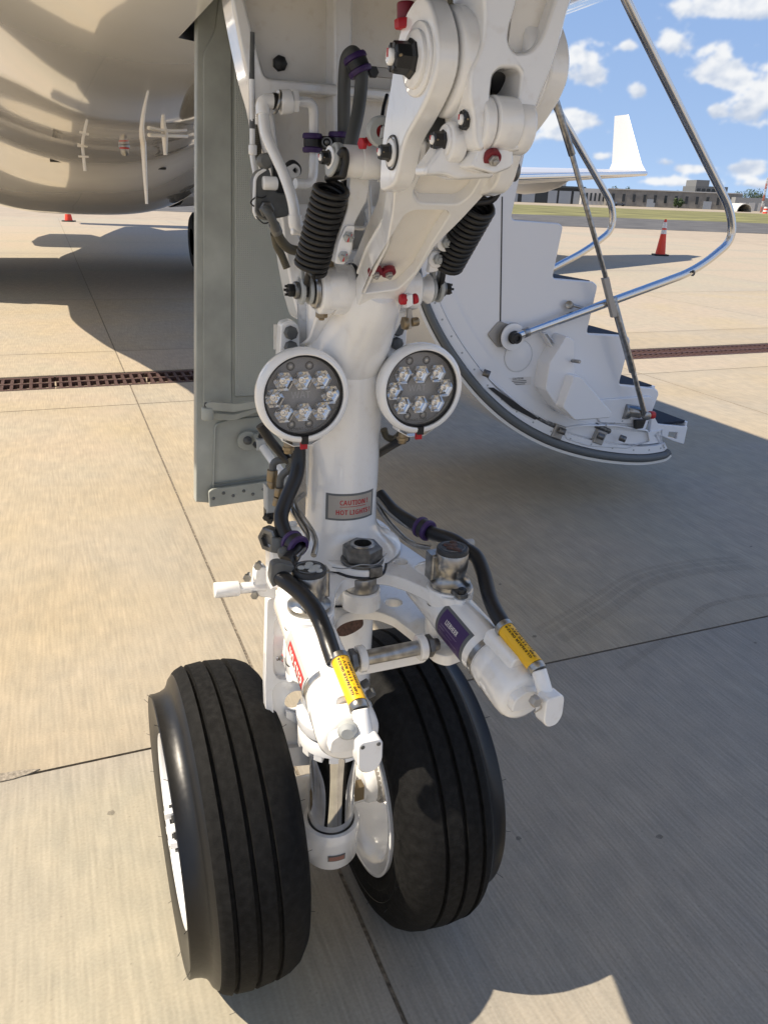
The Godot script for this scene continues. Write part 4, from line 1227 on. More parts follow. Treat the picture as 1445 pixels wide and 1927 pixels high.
	for q in [Vector3(-0.1405,0.7963,0.147), Vector3(-0.1313,0.7686,0.147), Vector3(-0.1259,0.8112,0.147)]:
		var bo = Sh.new()
		nut(bo, q, Vector3(-0.4, 0.1, 1), 0.0055, 0.006); rod(bo, q - Vector3(-0.4, 0.1, 1) * 0.012, q, 0.003, 8)
		part("bolt", bo, M.steel, tf)

func plate_on(o: Vector3, r: float, mid: float, span: float, h: float) -> Sh:
	# a thin curved plate on a cylinder about the strut's axis; mid and span in radians from straight ahead towards port
	var sh = Sh.new()
	var k = 14
	for i in k:
		var a = mid - span / 2 + span * i / k; var b = mid - span / 2 + span * (i + 1) / k
		var na = Vector3(sin(a), 0, cos(a)); var nb = Vector3(sin(b), 0, cos(b))
		var lo = o - Vector3(0, h / 2, 0.045 * h / 2); var hi = o + Vector3(0, h / 2, 0.045 * h / 2)
		sh.quad(lo + na * r, lo + nb * r, hi + nb * r, hi + na * r, na, nb, nb, na)
		for q in [lo, hi]: sh.quad(q + na * r, q + nb * r, q + nb * (r - 0.001), q + na * (r - 0.001), Vector3.UP, Vector3.UP, Vector3.UP, Vector3.UP)
	return sh

# ------------------------------------------------------------------ taxi lights
func taxi_light(s: float) -> void:
	var g = grp("taxi_light", jet, "taxi light on the starboard side of the strut" if s < 0 else "taxi light on the port side of the strut")
	var o = Vector3(s * 0.076, 1.046, 0.189)
	var f = Vector3(0, 0.02, 1).normalized()
	var r = Vector3.RIGHT; var u = f.cross(r).normalized()
	var h = Sh.new()
	lathe(h, o, f, [Vector2(-0.050, 0.0), Vector2(-0.050, 0.030), Vector2(-0.040, 0.044), Vector2(-0.018, 0.0535), Vector2(-0.010, 0.0562), Vector2(-0.002, 0.0570), Vector2(0.003, 0.0562), Vector2(0.006, 0.0538), Vector2(0.007, 0.0505), Vector2(0.006, 0.0488), Vector2(0.001, 0.0484), Vector2(-0.004, 0.0484)], 72)
	prism(h, fil([Vector2(-0.026, -0.0500), Vector2(0.026, -0.0500), Vector2(0.0255, -0.0550), Vector2(0.011, -0.0635), Vector2(-0.011, -0.0635), Vector2(-0.0255, -0.0550)], 0.001), o - f * 0.0045, r, u, 0.022, 0.0015)
	part("housing", h, M.white, g)
	var gk = Sh.new()
	lathe(gk, o, f, [Vector2(-0.002, 0.0486), Vector2(0.0035, 0.0484), Vector2(0.0040, 0.0470), Vector2(0.002, 0.0458), Vector2(-0.002, 0.0456)], 72)
	part("gasket", gk, M.ink, g)
	var bk = Sh.new()
	rod(bk, o - f * 0.016, o - f * 0.0105, 0.0480, 64)
	part("back_plate", bk, M.lens_back, g)
	for q in [[-0.0225, 0.0175], [0.0005, 0.0175], [0.0235, 0.0175], [-0.0345, -0.0015], [0.0350, -0.0015], [-0.0225, -0.0205], [0.0005, -0.0205], [0.0235, -0.0205]]:
		var c: Vector3 = o + r * q[0] + u * q[1] - f * 0.0102
		var cup = Sh.new()
		lathe(cup, c, f, [Vector2(0.0004, 0.0030), Vector2(0.0016, 0.0064), Vector2(0.0042, 0.0098), Vector2(0.0072, 0.0120), Vector2(0.0078, 0.0124), Vector2(0.0072, 0.0127), Vector2(0.0, 0.0112)], 6, true)
		var ref = part("reflector", cup, M.optic, g)
		var dm = Sh.new()
		lathe(dm, c, f, [Vector2(0.0010, 0.0024), Vector2(0.0030, 0.0040), Vector2(0.0050, 0.0038), Vector2(0.0052, 0.0022), Vector2(0.0036, 0.0014), Vector2(0.0036, 0.0)], 18)
		part("lens_ring", dm, M.optic, g)
		var ld = Sh.new()
		rod(ld, c - f * 0.0002, c + f * 0.0008, 0.0024, 12, 0.0002)
		part("diode", ld, M.led, g)
	for q in [[-0.012, 0.0335], [0.011, 0.0335], [-0.012, -0.0365], [0.010, -0.0365]]:
		var c: Vector3 = o + r * q[0] + u * q[1] - f * 0.0102
		var pit = Sh.new()
		pipe(pit, c, c + f * 0.0012, 0.0052, 0.0036, 20)
		part("screw_well", pit, M.dark, g)
		var sc = Sh.new()
		rod(sc, c, c + f * 0.001, 0.0022, 10, 0.0002)
		part("screw", sc, M.steel, g)
	var li = letters("WAT", 0.0085, o + u * -0.001 - f * 0.0098, r, u)
	part("lettering", li, mat(0.30, 0.305, 0.31, 0.5), g)
	part("lettering", letters("FLYWAT.COM", 0.0036, o - u * 0.0425 - f * 0.0098, r, u), mat(0.05, 0.05, 0.053, 0.5), g)
	var gls = Sh.new()
	lathe(gls, o, f, [Vector2(0.0012, 0.0470), Vector2(0.0016, 0.030), Vector2(0.0018, 0.0)], 48)
	part("front_glass", gls, M.glass, g)
	var tp = Sh.new()
	box(tp, o - u * 0.0525 + f * 0.0045, Vector3(0.0085, 0.010, 0.006), 0.0008)
	part("black_tape", tp, M.ink, g)
	tp = Sh.new()
	box(tp, o - u * 0.0605 + f * 0.0005, Vector3(0.0085, 0.009, 0.005), 0.0008)
	part("red_tab", tp, M.red_ink, g)
	# neck to the strut
	var nk = Sh.new()
	tube(nk, [o - f * 0.045, o - f * 0.062 - r * s * 0.01, Vector3(s * 0.045, 1.046, 0.122)], 0.022, 20)
	part("neck", nk, M.white, g)
	var cn = Sh.new()
	rod(cn, o - u * 0.060 - f * 0.018 - r * 0.014, o - u * 0.075 - f * 0.018 - r * 0.014, 0.0055, 14)
	nut(cn, o - u * 0.066 - f * 0.018 - r * 0.014, -u, 0.0075, 0.005)
	part("connector", cn, M.brass, g)
	# clamp bracket with two capped bolts above the lamp
	var bp = Sh.new()
	prism(bp, fil([Vector2(-0.014, -0.025), Vector2(0.014, -0.025), Vector2(0.014, 0.020), Vector2(0.006, 0.031), Vector2(-0.010, 0.028)], 0.006), Vector3(s * 0.072, 1.092, 0.118), r, Vector3.UP, 0.02, 0.002)
	part("bracket", bp, M.white, g)
	for y in [1.108, 1.090]:
		var b = Sh.new()
		lathe(b, Vector3(s * 0.071, y, 0.1185), f, [Vector2(0, 0.0085), Vector2(0.005, 0.0085), Vector2(0.0075, 0.0065), Vector2(0.008, 0.0)], 8)
		part("bolt_cap", b, M.grey, g)

# ------------------------------------------------------------------ steering cylinders
func actuator(s: float) -> void:
	var g = grp("steering_cylinder", jet, "steering cylinder with a red label" if s < 0 else "steering cylinder with a purple label")
	var A = Vector3(s * 0.090, 0.783, 0.205); var B = Vector3(s * 0.104, 0.752, 0.450)
	var d = (B - A).normalized(); var l = A.distance_to(B)
	var up = (Vector3.UP - d * d.y).normalized(); var rt = d.cross(up).normalized() * -1.0
	rt = Vector3.UP.cross(d).normalized()
	var t = Sh.new()
	lathe(t, A, d, [Vector2(-0.012, 0.0), Vector2(-0.012, 0.018), Vector2(-0.006, 0.0275), Vector2(0.004, 0.031), Vector2(0.16, 0.031), Vector2(0.165, 0.0300), Vector2(l - 0.06, 0.0300)], 48)
	rod(t, Vector3(s * 0.094, 0.722, 0.270), Vector3(s * 0.094, 0.786, 0.270), 0.029, 36)
	part("barrel", t, M.white, g)
	var sm = Sh.new()
	lathe(sm, Vector3(s * 0.094, 0.735, 0.270), Vector3.UP, [Vector2(0, 0.0295), Vector2(0.0025, 0.0295)], 36)
	lathe(sm, Vector3(s * 0.094, 0.784, 0.270), Vector3.UP, [Vector2(0, 0.0298), Vector2(0.002, 0.0298)], 36)
	part("seam", sm, M.dark, g)
	# front cap, a stubby D-shaped casting
	var c = Sh.new()
	lathe(c, A + d * (l - 0.070), d, [Vector2(0, 0.0300), Vector2(0.003, 0.0322), Vector2(0.020, 0.0325), Vector2(0.022, 0.0318), Vector2(0.026, 0.0330), Vector2(0.052, 0.0335), Vector2(0.062, 0.0325), Vector2(0.068, 0.029), Vector2(0.070, 0.024), Vector2(0.070, 0.0)], 56)
	# raised saddle that carries the sleeve
	prism(c, fil([Vector2(-0.016, 0.020), Vector2(0.016, 0.020), Vector2(0.014, 0.043), Vector2(-0.012, 0.043)], 0.006), A + d * (l - 0.020), rt, up, 0.060, 0.003)
	prism(c, fil([Vector2(-0.026, -0.004), Vector2(0.006, -0.008), Vector2(0.012, 0.016), Vector2(-0.010, 0.022), Vector2(-0.024, 0.014)], 0.005), A + d * (l + 0.010), rt, up, 0.014, 0.002)
	part("end_cap", c, M.white, g)
	for q in [[-0.006 * s + 0.02, 0.024, 0.034], [-0.006 * s + 0.022, 0.016, 0.058]]:
		var h = Sh.new()
		rod(h, A + d * (l - q[2]) + up * q[1] + rt * q[0], A + d * (l - q[2]) + up * (q[1] + 0.004) + rt * (q[0] + 0.008), 0.0046, 14)
		part("plug", h, M.grey, g)
	# band clamp with its screw
	var bd = Sh.new()
	lathe(bd, A + d * (l - 0.079), d, [Vector2(0, 0.0303), Vector2(0, 0.0314), Vector2(0.0075, 0.0314), Vector2(0.0075, 0.0303)], 48)
	part("band_clamp", bd, M.steel, g)
	var sc = Sh.new()
	var sp = A + d * (l - 0.076) + up * 0.034 + rt * 0.006
	rod(sc, sp - rt * 0.011, sp + rt * 0.009, 0.0045, 14); nut(sc, sp + rt * 0.008, rt, 0.005, 0.005)
	box(sc, sp - up * 0.002, Vector3(0.012, 0.006, 0.010), 0.001, Basis(rt, up, rt.cross(up)))
	part("clamp_screw", sc, M.steel, g)
	# yellow sleeve over the cable, with its print
	var p0 = A + d * (l - 0.066) + up * 0.050 + rt * 0.004; var p1 = A + d * (l - 0.004) + up * 0.043 + rt * (0.006)
	var pm = (p0 + p1) * 0.5
	var ys = Sh.new()
	tube(ys, spl([p0, pm, p1], 8), 0.0098, 24)
	var sl = part("yellow_sleeve", ys, M.yellow, g)
	var dy = (p1 - p0).normalized(); var uy = (up - dy * up.dot(dy)).normalized(); var sy = dy.cross(uy)
	var rr = 0.0102
	# the print reads towards the rear, seen from above
	var view = (uy * 0.80 + dy * 0.45 + sy * 0.0).normalized()
	for q in [["GLENAIR 06324", 0.0045, 0.052], ["749 - 1119 REV C", 0.0, 0.055], ["EHHW18841", -0.0045, 0.036]]:
		var a: float = q[1] / rr
		var n2 = uy * cos(a) - sy * sin(a) * -1.0
		n2 = uy * cos(a) + sy * sin(a) * (1.0)
		var vv = n2.cross(-dy).normalized()
		part("lettering", letters(q[0], 0.0030, pm + n2 * rr, -dy, vv, rr, true, true, true, q[2]), M.ink, g)
	var st = Sh.new()
	lathe(st, p1 - dy * 0.001, dy + Vector3(0, -0.25, 0), [Vector2(0, 0.0099), Vector2(0.0015, 0.0103), Vector2(0.006, 0.0103), Vector2(0.0075, 0.0095), Vector2(0.0075, 0.0)], 24)
	part("sleeve_ring", st, M.steel, g)
	var e0 = p1 + dy * 0.006; var dn = (dy * 0.75 - up * 0.66).normalized()
	var nk = Sh.new()
	rod(nk, e0, e0 + dn * 0.030, 0.0086, 24)
	part("elbow_neck", nk, M.white, g)
	# the end block: a rounded plate that faces forward and down a little
	var e1 = e0 + dn * 0.034
	var fr = (dy * 0.95 + up * 0.25).normalized(); var fu = (up - fr * up.dot(fr)).normalized()
	var fx = fu.cross(fr)
	var eb = Sh.new()
	prism(eb, fil([Vector2(-0.0125, 0.008), Vector2(-0.009, 0.012), Vector2(0.009, 0.012), Vector2(0.0135, 0.007), Vector2(0.0135, -0.016), Vector2(0.006, -0.0265), Vector2(-0.006, -0.0265), Vector2(-0.0125, -0.018)], 0.006), e1 + fr * 0.012, fx, fu, 0.018, 0.002)
	part("end_block", eb, M.white, g)
	for q in ([-0.008, 0.0085] if s < 0 else [0.05]):
		if q > 0.04: continue
		var pp = Sh.new()
		rod(pp, e1 + fr * 0.0115 + fx * q + fu * 0.0065, e1 + fr * 0.0128 + fx * q + fu * 0.0065, 0.0022, 12)
		part("pin", pp, M.grey, g)
	if s < 0:
		var sl2 = Sh.new()
		lathe(sl2, e0 - rt * 0.016 + dn * 0.016, -rt * 0.3 + fr * 0.9, [Vector2(0, 0.010), Vector2(0.006, 0.010), Vector2(0.010, 0.006), Vector2(0.010, 0)], 12)
		part("sealed_nut", sl2, M.pale_grey, g)
	else:
		var w2 = Sh.new()
		tube(w2, spl([e1 - fx * 0.020 + fu * 0.014, e1 - fx * 0.014 + fr * 0.006, e1 - fx * 0.017 - fu * 0.010], 5), 0.0009, 6)
		nut(w2, e1 - fx * 0.021 + fu * 0.008, fr, 0.0065, 0.008)
		part("wired_bolt", w2, M.plate, g)
	# clamp that holds the hose to the saddle
	var ch = Sh.new()
	pipe(ch, p0 - dy * 0.004, p0 + dy * 0.003, 0.0112, 0.0098, 24)
	part("hose_clip", ch, M.steel, g)
	# labels wrapped on the barrel
	label_on(g, A, d, up, rt, s)
	# valve can on top of the pivot
	var cp = Vector3(s * 0.094, 0.8065, 0.271)
	var pad = Sh.new()
	lathe(pad, cp - Vector3(0, 0.020, 0), Vector3.UP, [Vector2(0, 0.029), Vector2(0.001, 0.0305), Vector2(0.019, 0.0305), Vector2(0.0215, 0.029), Vector2(0.0215, 0)], 36)
	prism(pad, fil([Vector2(-0.009, 0.0), Vector2(0.009, 0.0), Vector2(0.009, -0.034), Vector2(0.0, -0.042), Vector2(-0.009, -0.034)], 0.005), cp + Vector3(s * -0.002, 0.0005, 0.0), Vector3.RIGHT, Vector3.FORWARD, 0.016, 0.002)
	part("pivot_pad", pad, M.white, g)
	var can = Sh.new()
	lathe(can, cp + Vector3(0, 0.002, 0), Vector3.UP, [Vector2(0, 0.026), Vector2(0.006, 0.026), Vector2(0.009, 0.0215), Vector2(0.015, 0.0185), Vector2(0.019, 0.0185), Vector2(0.022, 0.0200), Vector2(0.030, 0.0208), Vector2(0.046, 0.0208), Vector2(0.048, 0.0196)], 40)
	box(can, cp + Vector3(-s * 0.014, 0.028, -0.012), Vector3(0.026, 0.036, 0.022), 0.003)
	part("valve_can", can, M.steel, g)
	var cap = Sh.new()
	lathe(cap, cp + Vector3(0, 0.047, 0), Vector3.UP, [Vector2(0, 0.0203), Vector2(0.007, 0.0203), Vector2(0.0085, 0.019), Vector2(0.0085, 0.0)], 36)
	part("can_lid", cap, M.dark, g)
	var rg = Sh.new()
	lathe(rg, cp + Vector3(0, 0.0556, 0), Vector3.UP, [Vector2(0, 0.0155), Vector2(0.0008, 0.015), Vector2(0, 0.0145)], 30)
	part("lid_ring", rg, M.dull_steel, g)
	# sealant daubed on the lid
	var se = Sh.new()
	var rng = RandomNumberGenerator.new(); rng.seed = 12 + int(s)
	for k in 9:
		var q = cp + Vector3(0.004 + rng.randfn() * 0.006, 0.0552, rng.randfn() * 0.006)
		lathe(se, q, Vector3.UP, [Vector2(0, 0.005), Vector2(0.0012, 0.0046), Vector2(0.0020, 0.0028), Vector2(0.0022, 0)], 10)
	part("sealant", se, M.pale_grey if s < 0 else M.brown, g)
	var yk = Sh.new()
	prism(yk, fil([Vector2(-0.010, 0.0), Vector2(0.010, 0.0), Vector2(0.007, -0.030), Vector2(-0.007, -0.030)], 0.004), cp + Vector3(s * -0.002, 0.009, 0.012), Vector3.RIGHT, Vector3.FORWARD, 0.007, 0.0015)
	part("clamp_arm", yk, M.dull_steel, g)
	yk = Sh.new()
	rod(yk, cp + Vector3(s * -0.002, 0.009, 0.036), cp + Vector3(s * -0.002, 0.015, 0.036), 0.0055, 14)
	part("clamp_bolt", yk, M.dark, g)

func label_on(g: Node3D, A: Vector3, d: Vector3, up: Vector3, rt: Vector3, s: float) -> void:
	# both labels sit on the starboard flank, where they can be read while standing ahead of the wheels
	var r = 0.0313
	var t0 = 0.080 if s < 0 else 0.090; var t1 = 0.165 if s < 0 else 0.156
	var a0 = deg_to_rad(-36.0); var a1 = deg_to_rad(34.0)
	if s > 0:
		a0 = deg_to_rad(-30.0); a1 = deg_to_rad(56.0)
	var P = func(t: float, a: float, rad: float) -> Vector3: return A + d * t + (-rt * cos(a) + up * sin(a)) * rad
	var sheet = func(u0: float, u1: float, b0: float, b1: float, rad: float) -> Sh:
		var sh = Sh.new()
		for i in 12:
			var x = lerpf(b0, b1, i / 12.0); var y = lerpf(b0, b1, (i + 1) / 12.0)
			var nx = -rt * cos(x) + up * sin(x); var ny = -rt * cos(y) + up * sin(y)
			sh.quad(P.call(u0, x, rad), P.call(u1, x, rad), P.call(u1, y, rad), P.call(u0, y, rad), nx, nx, ny, ny)
			for e in [u0, u1]: sh.quad(P.call(e, x, rad), P.call(e, y, rad), P.call(e, y, rad - 0.001), P.call(e, x, rad - 0.001), d, d, d, d)
		return sh
	part("label_plate", sheet.call(t0, t1, a0, a1, r), M.pale_grey if s < 0 else M.plate_edge, g)
	var span = a1 - a0
	if s < 0:
		part("label_face", sheet.call(t0 + 0.012, t1 - 0.004, a0 + span * 0.42, a0 + span * 0.84, r + 0.0003), mat(0.42, 0.03, 0.03, 0.45), g)
		part("label_face", sheet.call(t0 + 0.030, t1 - 0.004, a0 + span * 0.02, a0 + span * 0.36, r + 0.0003), M.ink, g)
		for k in 7:
			var b = a0 + span * (0.05 + 0.045 * k)
			part("print_line", sheet.call(t0 + 0.045, t1 - 0.007, b, b + span * 0.018, r + 0.0006), M.white_ink, g)
		var a = a0 + span * 0.60
		var nn = -rt * cos(a) + up * sin(a)
		part("lettering", letters("NO STEP", 0.011, A + d * (t0 + 0.047) + nn * (r + 0.0006), d, nn.cross(d).normalized(), r, true, true, true, 0.060), M.white_ink, g)
	else:
		part("label_face", sheet.call(t0 + 0.006, t1 - 0.006, a0 + span * 0.06, a0 + span * 0.92, r + 0.0003), M.purple, g)
		var a = a0 + span * 0.66
		var nn = -rt * cos(a) + up * sin(a)
		part("lettering", letters("LIEBHERR", 0.0065, A + d * (t0 + 0.032) + nn * (r + 0.0006), d, nn.cross(d).normalized(), r, true, true, true, 0.028), M.white_ink, g)
		for q in [[0.012, 0.050, 0.50], [0.010, 0.022, 0.42], [0.028, 0.040, 0.40], [0.010, 0.052, 0.30], [0.012, 0.030, 0.24], [0.010, 0.052, 0.14]]:
			var b: float = a0 + span * q[2]
			part("print_line", sheet.call(t0 + q[0], t0 + q[1], b, b + span * 0.014, r + 0.0006), mat(0.25, 0.2, 0.32, 0.5), g)

# ------------------------------------------------------------------ upper leg and drag brace
func mir(p: Array) -> Array:
	var o = p.duplicate()
	for i in range(p.size() - 1, -1, -1): o.append(Vector2(-p[i].x, p[i].y))
	return o

func bolt_head(at: Vector3, ax: Vector3, r: float, h: float, m: Material, parent: Node, stud := 0.0, called := "bolt") -> void:
	var b = Sh.new()
	nut(b, at, ax, r, h)
	if stud > 0: rod(b, at + ax.normalized() * h * 0.9, at + ax.normalized() * (h + stud), r * 0.5, 12)
	part(called, b, m, parent)

func pin_nut(at: Vector3, ax: Vector3, r: float, parent: Node) -> void:
	# black castellated nut on a pin with a paint-marked white end
	var x = ax.normalized()
	var w = Sh.new()
	lathe(w, at, x, [Vector2(0, r * 1.75), Vector2(r * 0.25, r * 1.75), Vector2(r * 0.35, r * 1.55), Vector2(r * 0.35, 0)], 32)
	part("pin_washer", w, M.white, parent)
	var n = Sh.new()
	lathe(n, at + x * r * 0.3, x, [Vector2(0, 0), Vector2(0, r * 1.2), Vector2(r * 0.2, r * 1.2), Vector2(r * 0.35, r), Vector2(r * 1.3, r * 0.95), Vector2(r * 1.4, r * 0.8), Vector2(r * 1.4, 0)], 8, true)
	var b = basis_of(x)
	for k in 6:
		var d: Vector3 = b[0] * cos(TAU * k / 6) + b[1] * sin(TAU * k / 6)
		box(n, at + x * r * 1.55 + d * r * 0.72, Vector3(r * 0.34, r * 0.34, r * 0.4), r * 0.04, Basis(d, x.cross(d), x))
	part("castle_nut", n, M.black, parent)
	var e = Sh.new()
	rod(e, at + x * r * 1.3, at + x * r * 2.0, r * 0.52, 18)
	part("pin_end", e, M.white, parent)
	var m = Sh.new()
	box(m, at + x * r * 2.01 + b[1] * r * 0.22, Vector3(r * 0.16, r * 0.5, 0.0008), 0.0, Basis(b[0], b[1], x))
	part("red_mark", m, M.bright_red, parent)
	var c = Sh.new()
	rod(c, at + x * r * 1.5 + b[0] * r * 1.15, at + x * r * 1.5 - b[0] * r * 1.15, r * 0.10, 8)
	part("cotter_pin", c, M.brass, parent)

func upper_leg() -> void:
	var left = [Vector2(-0.1305,1.495),Vector2(-0.1261,1.453),Vector2(-0.118,1.41),Vector2(-0.1109,1.378),Vector2(-0.1032,1.355),Vector2(-0.0947,1.307),Vector2(-0.0842,1.274),Vector2(-0.0752,1.239),Vector2(-0.0687,1.185),Vector2(-0.0617,1.147),Vector2(-0.0524,1.115)]
	var out = mir(left)
	var pk1 = mir([Vector2(-0.114,1.492),Vector2(-0.1113,1.455),Vector2(-0.103,1.425),Vector2(-0.0955,1.398),Vector2(-0.0911,1.384)])
	var pk2 = mir([Vector2(-0.0853,1.372),Vector2(-0.0754,1.308),Vector2(-0.0608,1.245),Vector2(-0.0485,1.204)])
	var sh = Sh.new()
	prism(sh, fil(out, 0.01), Vector3(0, 0, 0.10), Vector3.RIGHT, Vector3.UP, 0.050, 0.004, [fil(pk1, 0.020, 6), fil(pk2, 0.018, 6)])
	var leg = part("upper_leg", sh, M.white)
	var wb = Sh.new()
	var inner = []
	for q in out: inner.append(Vector2(q.x * 0.965, q.y))
	prism(wb, fil(inner, 0.01), Vector3(0, 0, 0.068), Vector3.RIGHT, Vector3.UP, 0.014)
	part("web", wb, M.cream, leg)
	# big grey cap on the upper web
	var cp = Sh.new()
	lathe(cp, Vector3(-0.0666,1.403,0.068), Vector3(0, 0, 1), [Vector2(0, 0.0085), Vector2(0.004, 0.0085), Vector2(0.006, 0.0065), Vector2(0.0065, 0)], 7)
	part("blanking_cap", cp, M.dark, leg)
	# rib down the middle of the web, seen behind the hoses
	var rb = Sh.new()
	prism(rb, [Vector2(-0.012, 1.55), Vector2(-0.010, 1.2), Vector2(0.010, 1.2), Vector2(0.012, 1.55)], Vector3(0, 0, 0.098), Vector3.RIGHT, Vector3.UP, 0.034, 0.004)
	part("rib", rb, M.white, leg)
	# fork at the foot of the leg
	for s in [-1.0, 1.0]:
		var fk = Sh.new()
		prism(fk, fil([Vector2(0.10, 1.085), Vector2(0.145, 1.10), Vector2(0.185, 1.140), Vector2(0.226, 1.150), Vector2(0.228, 1.185), Vector2(0.196, 1.197), Vector2(0.150, 1.20), Vector2(0.09, 1.26)], 0.012, 5), Vector3(s * 0.044 - 0.013 if s < 0 else 0.031, 0, 0), Vector3(0, 0, 1), Vector3.UP, 0.026 * 1.0, 0.004) if s < 0 else prism(fk, fil([Vector2(-0.10, 1.085), Vector2(-0.145, 1.10), Vector2(-0.185, 1.140), Vector2(-0.226, 1.150), Vector2(-0.228, 1.185), Vector2(-0.196, 1.197), Vector2(-0.150, 1.20), Vector2(-0.09, 1.26)], 0.012, 5), Vector3(0.057, 0, 0), Vector3(0, 0, -1), Vector3.UP, 0.026, 0.004)
		part("fork_arm", fk, M.white, leg)
	# big white barrel lug to starboard with its split line, and its pin
	var lu = Sh.new()
	rod(lu, Vector3(-0.024, 1.168, 0.20), Vector3(-0.046, 1.168, 0.20), 0.0275, 40, 0.002)
	rod(lu, Vector3(-0.0465, 1.168, 0.20), Vector3(-0.0625, 1.168, 0.20), 0.0265, 40, 0.002)
	part("barrel_lug", lu, M.white, leg)
	var bl = Sh.new()
	lathe(bl, Vector3(-0.020, 1.168, 0.20), Vector3.LEFT, [Vector2(0, 0.0288), Vector2(0.003, 0.0292), Vector2(0.0045, 0.0285)], 40)
	part("lug_seal", bl, M.dark, leg)
	for q in [Vector3(-0.052, 1.1975, 0.205), Vector3(-0.056, 1.139, 0.196)]: bolt_head(q - Vector3(0, 0.004 * signf(q.y - 1.168), 0), Vector3(0, signf(q.y - 1.168), 0), 0.007, 0.006, M.brass, leg, 0.003)
	for s in [-1.0, 1.0]:
		var x0: float = -0.0625 if s < 0 else 0.052
		var st = Sh.new()
		if s > 0:
			lathe(st, Vector3(x0, 1.168, 0.20), Vector3.RIGHT, [Vector2(0, 0.016), Vector2(0.004, 0.016), Vector2(0.006, 0.0135), Vector2(0.016, 0.0135), Vector2(0.020, 0.017), Vector2(0.022, 0.017), Vector2(0.022, 0)], 32)
			x0 = 0.074
		else:
			pipe(st, Vector3(x0, 1.168, 0.20), Vector3(x0 - 0.006, 1.168, 0.20), 0.020, 0.008, 32)
			x0 -= 0.006
		part("sleeve", st, M.white if s > 0 else M.steel, leg)
		for k in 2:
			var pl = Sh.new()
			var xx: float = x0 + s * (0.001 + 0.0095 * k)
			lathe(pl, Vector3(xx, 1.168, 0.20), Vector3(s, 0, 0), [Vector2(0, 0), Vector2(0, 0.0145), Vector2(0.001, 0.0155), Vector2(0.0035, 0.0155), Vector2(0.0045, 0.0145), Vector2(0.0045, 0)], 28)
			prism(pl, fil([Vector2(-0.006, 0.008), Vector2(0.006, 0.008), Vector2(0.005, 0.024), Vector2(-0.005, 0.024)], 0.003), Vector3(xx + (0.0045 if s > 0 else 0.0), 1.168, 0.203), Vector3(0, 0, -1), Vector3.UP, 0.0045, 0.001) 
			part("link_plate", pl, M.pale_grey, leg)
		var mid = Sh.new()
		rod(mid, Vector3(x0 + s * 0.005, 1.168, 0.20), Vector3(x0 + s * 0.011, 1.168, 0.20), 0.008, 16)
		part("spacer", mid, M.dark, leg)
		var x1: float = x0 + s * 0.015
		var nn = Sh.new()
		rod(nn, Vector3(x1, 1.168, 0.20), Vector3(x1 + s * 0.006, 1.168, 0.20), 0.0095, 18)
		part("pin_washer", nn, M.dull_steel, leg)
		nn = Sh.new()
		nut(nn, Vector3(x1 + s * 0.006, 1.168, 0.20), Vector3(s, 0, 0), 0.0075, 0.007)
		for k in 4: box(nn, Vector3(x1 + s * 0.0145, 1.168 + 0.0045 * cos(TAU * k / 4), 0.20 + 0.0045 * sin(TAU * k / 4)), Vector3(0.003, 0.0026, 0.0026), 0.0003)
		part("castle_nut", nn, M.ink, leg)
	# starboard link with the lateral knuckle at its top
	var kn = Sh.new()
	var ka = Vector3(-0.0606,1.298,0.27); var kb = Vector3(-0.0239,1.298,0.27)
	rod(kn, ka, kb, 0.0150, 32, 0.001)
	rod(kn, Vector3(-0.0419,1.298,0.27), Vector3(-0.0216,1.298,0.27), 0.0162, 32, 0.001)
	var link = part("link_knuckle", kn, M.white)
	var kk = Sh.new()
	rod(kk, Vector3(-0.065,1.298,0.27), ka, 0.0160, 28, 0.002)
	rod(kk, Vector3(-0.0715,1.299,0.27), Vector3(-0.0672,1.298,0.27), 0.0160, 28, 0.002)
	part("knuckle_flange", kk, M.pale_grey, link)
	pin_nut(Vector3(-0.0715,1.3,0.27), Vector3(-1, 0, 0.1), 0.0062, link)
	for k in 6:
		var tb = Sh.new()
		var a = TAU * k / 6
		box(tb, Vector3(-0.0204,1.297,0.27) + Vector3(0.001, cos(a) * 0.0145, sin(a) * 0.0145), Vector3(0.005, 0.004, 0.004), 0.001)
		part("lock_tooth", tb, M.white, link)
	var arm = Sh.new()
	prism(arm, fil([Vector2(-0.0477,1.291),Vector2(-0.0262,1.29),Vector2(-0.0299,1.262),Vector2(-0.0421,1.241),Vector2(-0.0438,1.215),Vector2(-0.0517,1.201),Vector2(-0.0645,1.202),Vector2(-0.058,1.231),Vector2(-0.0504,1.256)], 0.004), Vector3(0.0022,0.9171,0.262) * Vector3(0, 0, 1), Vector3.RIGHT, Vector3.UP, 0.010, 0.0015)
	part("link_arm", arm, M.white, link)
	var arm2 = Sh.new()
	prism(arm2, fil([Vector2(-0.0538,1.239),Vector2(-0.0435,1.239),Vector2(-0.0476,1.216),Vector2(-0.0543,1.201),Vector2(-0.0652,1.202),Vector2(-0.0609,1.223)], 0.003), Vector3(0, 0, 0.268), Vector3.RIGHT, Vector3.UP, 0.006, 0.001)
	part("link_boss", arm2, M.white, link)
	for q in [Vector3(-0.0514,1.228,0.268), Vector3(-0.0563,1.209,0.268)]:
		bolt_head(q, Vector3(0, 0, 1), 0.0058, 0.004, M.pale_grey, link, 0.0)
		var rm = Sh.new()
		box(rm, q + Vector3(0, -0.0008, 0.0044), Vector3(0.0016, 0.0085, 0.0008), 0.0, Basis(Vector3(0, 0, 1), -0.5))
		part("red_mark", rm, M.bright_red, link)
		var cr = Sh.new()
		rod(cr, q + Vector3(-0.004, 0.002, 0.0045), q + Vector3(0.004, -0.001, 0.0045), 0.0009, 6); rod(cr, q + Vector3(0, -0.004, 0.0045), q + Vector3(0.001, 0.004, 0.0045), 0.0009, 6)
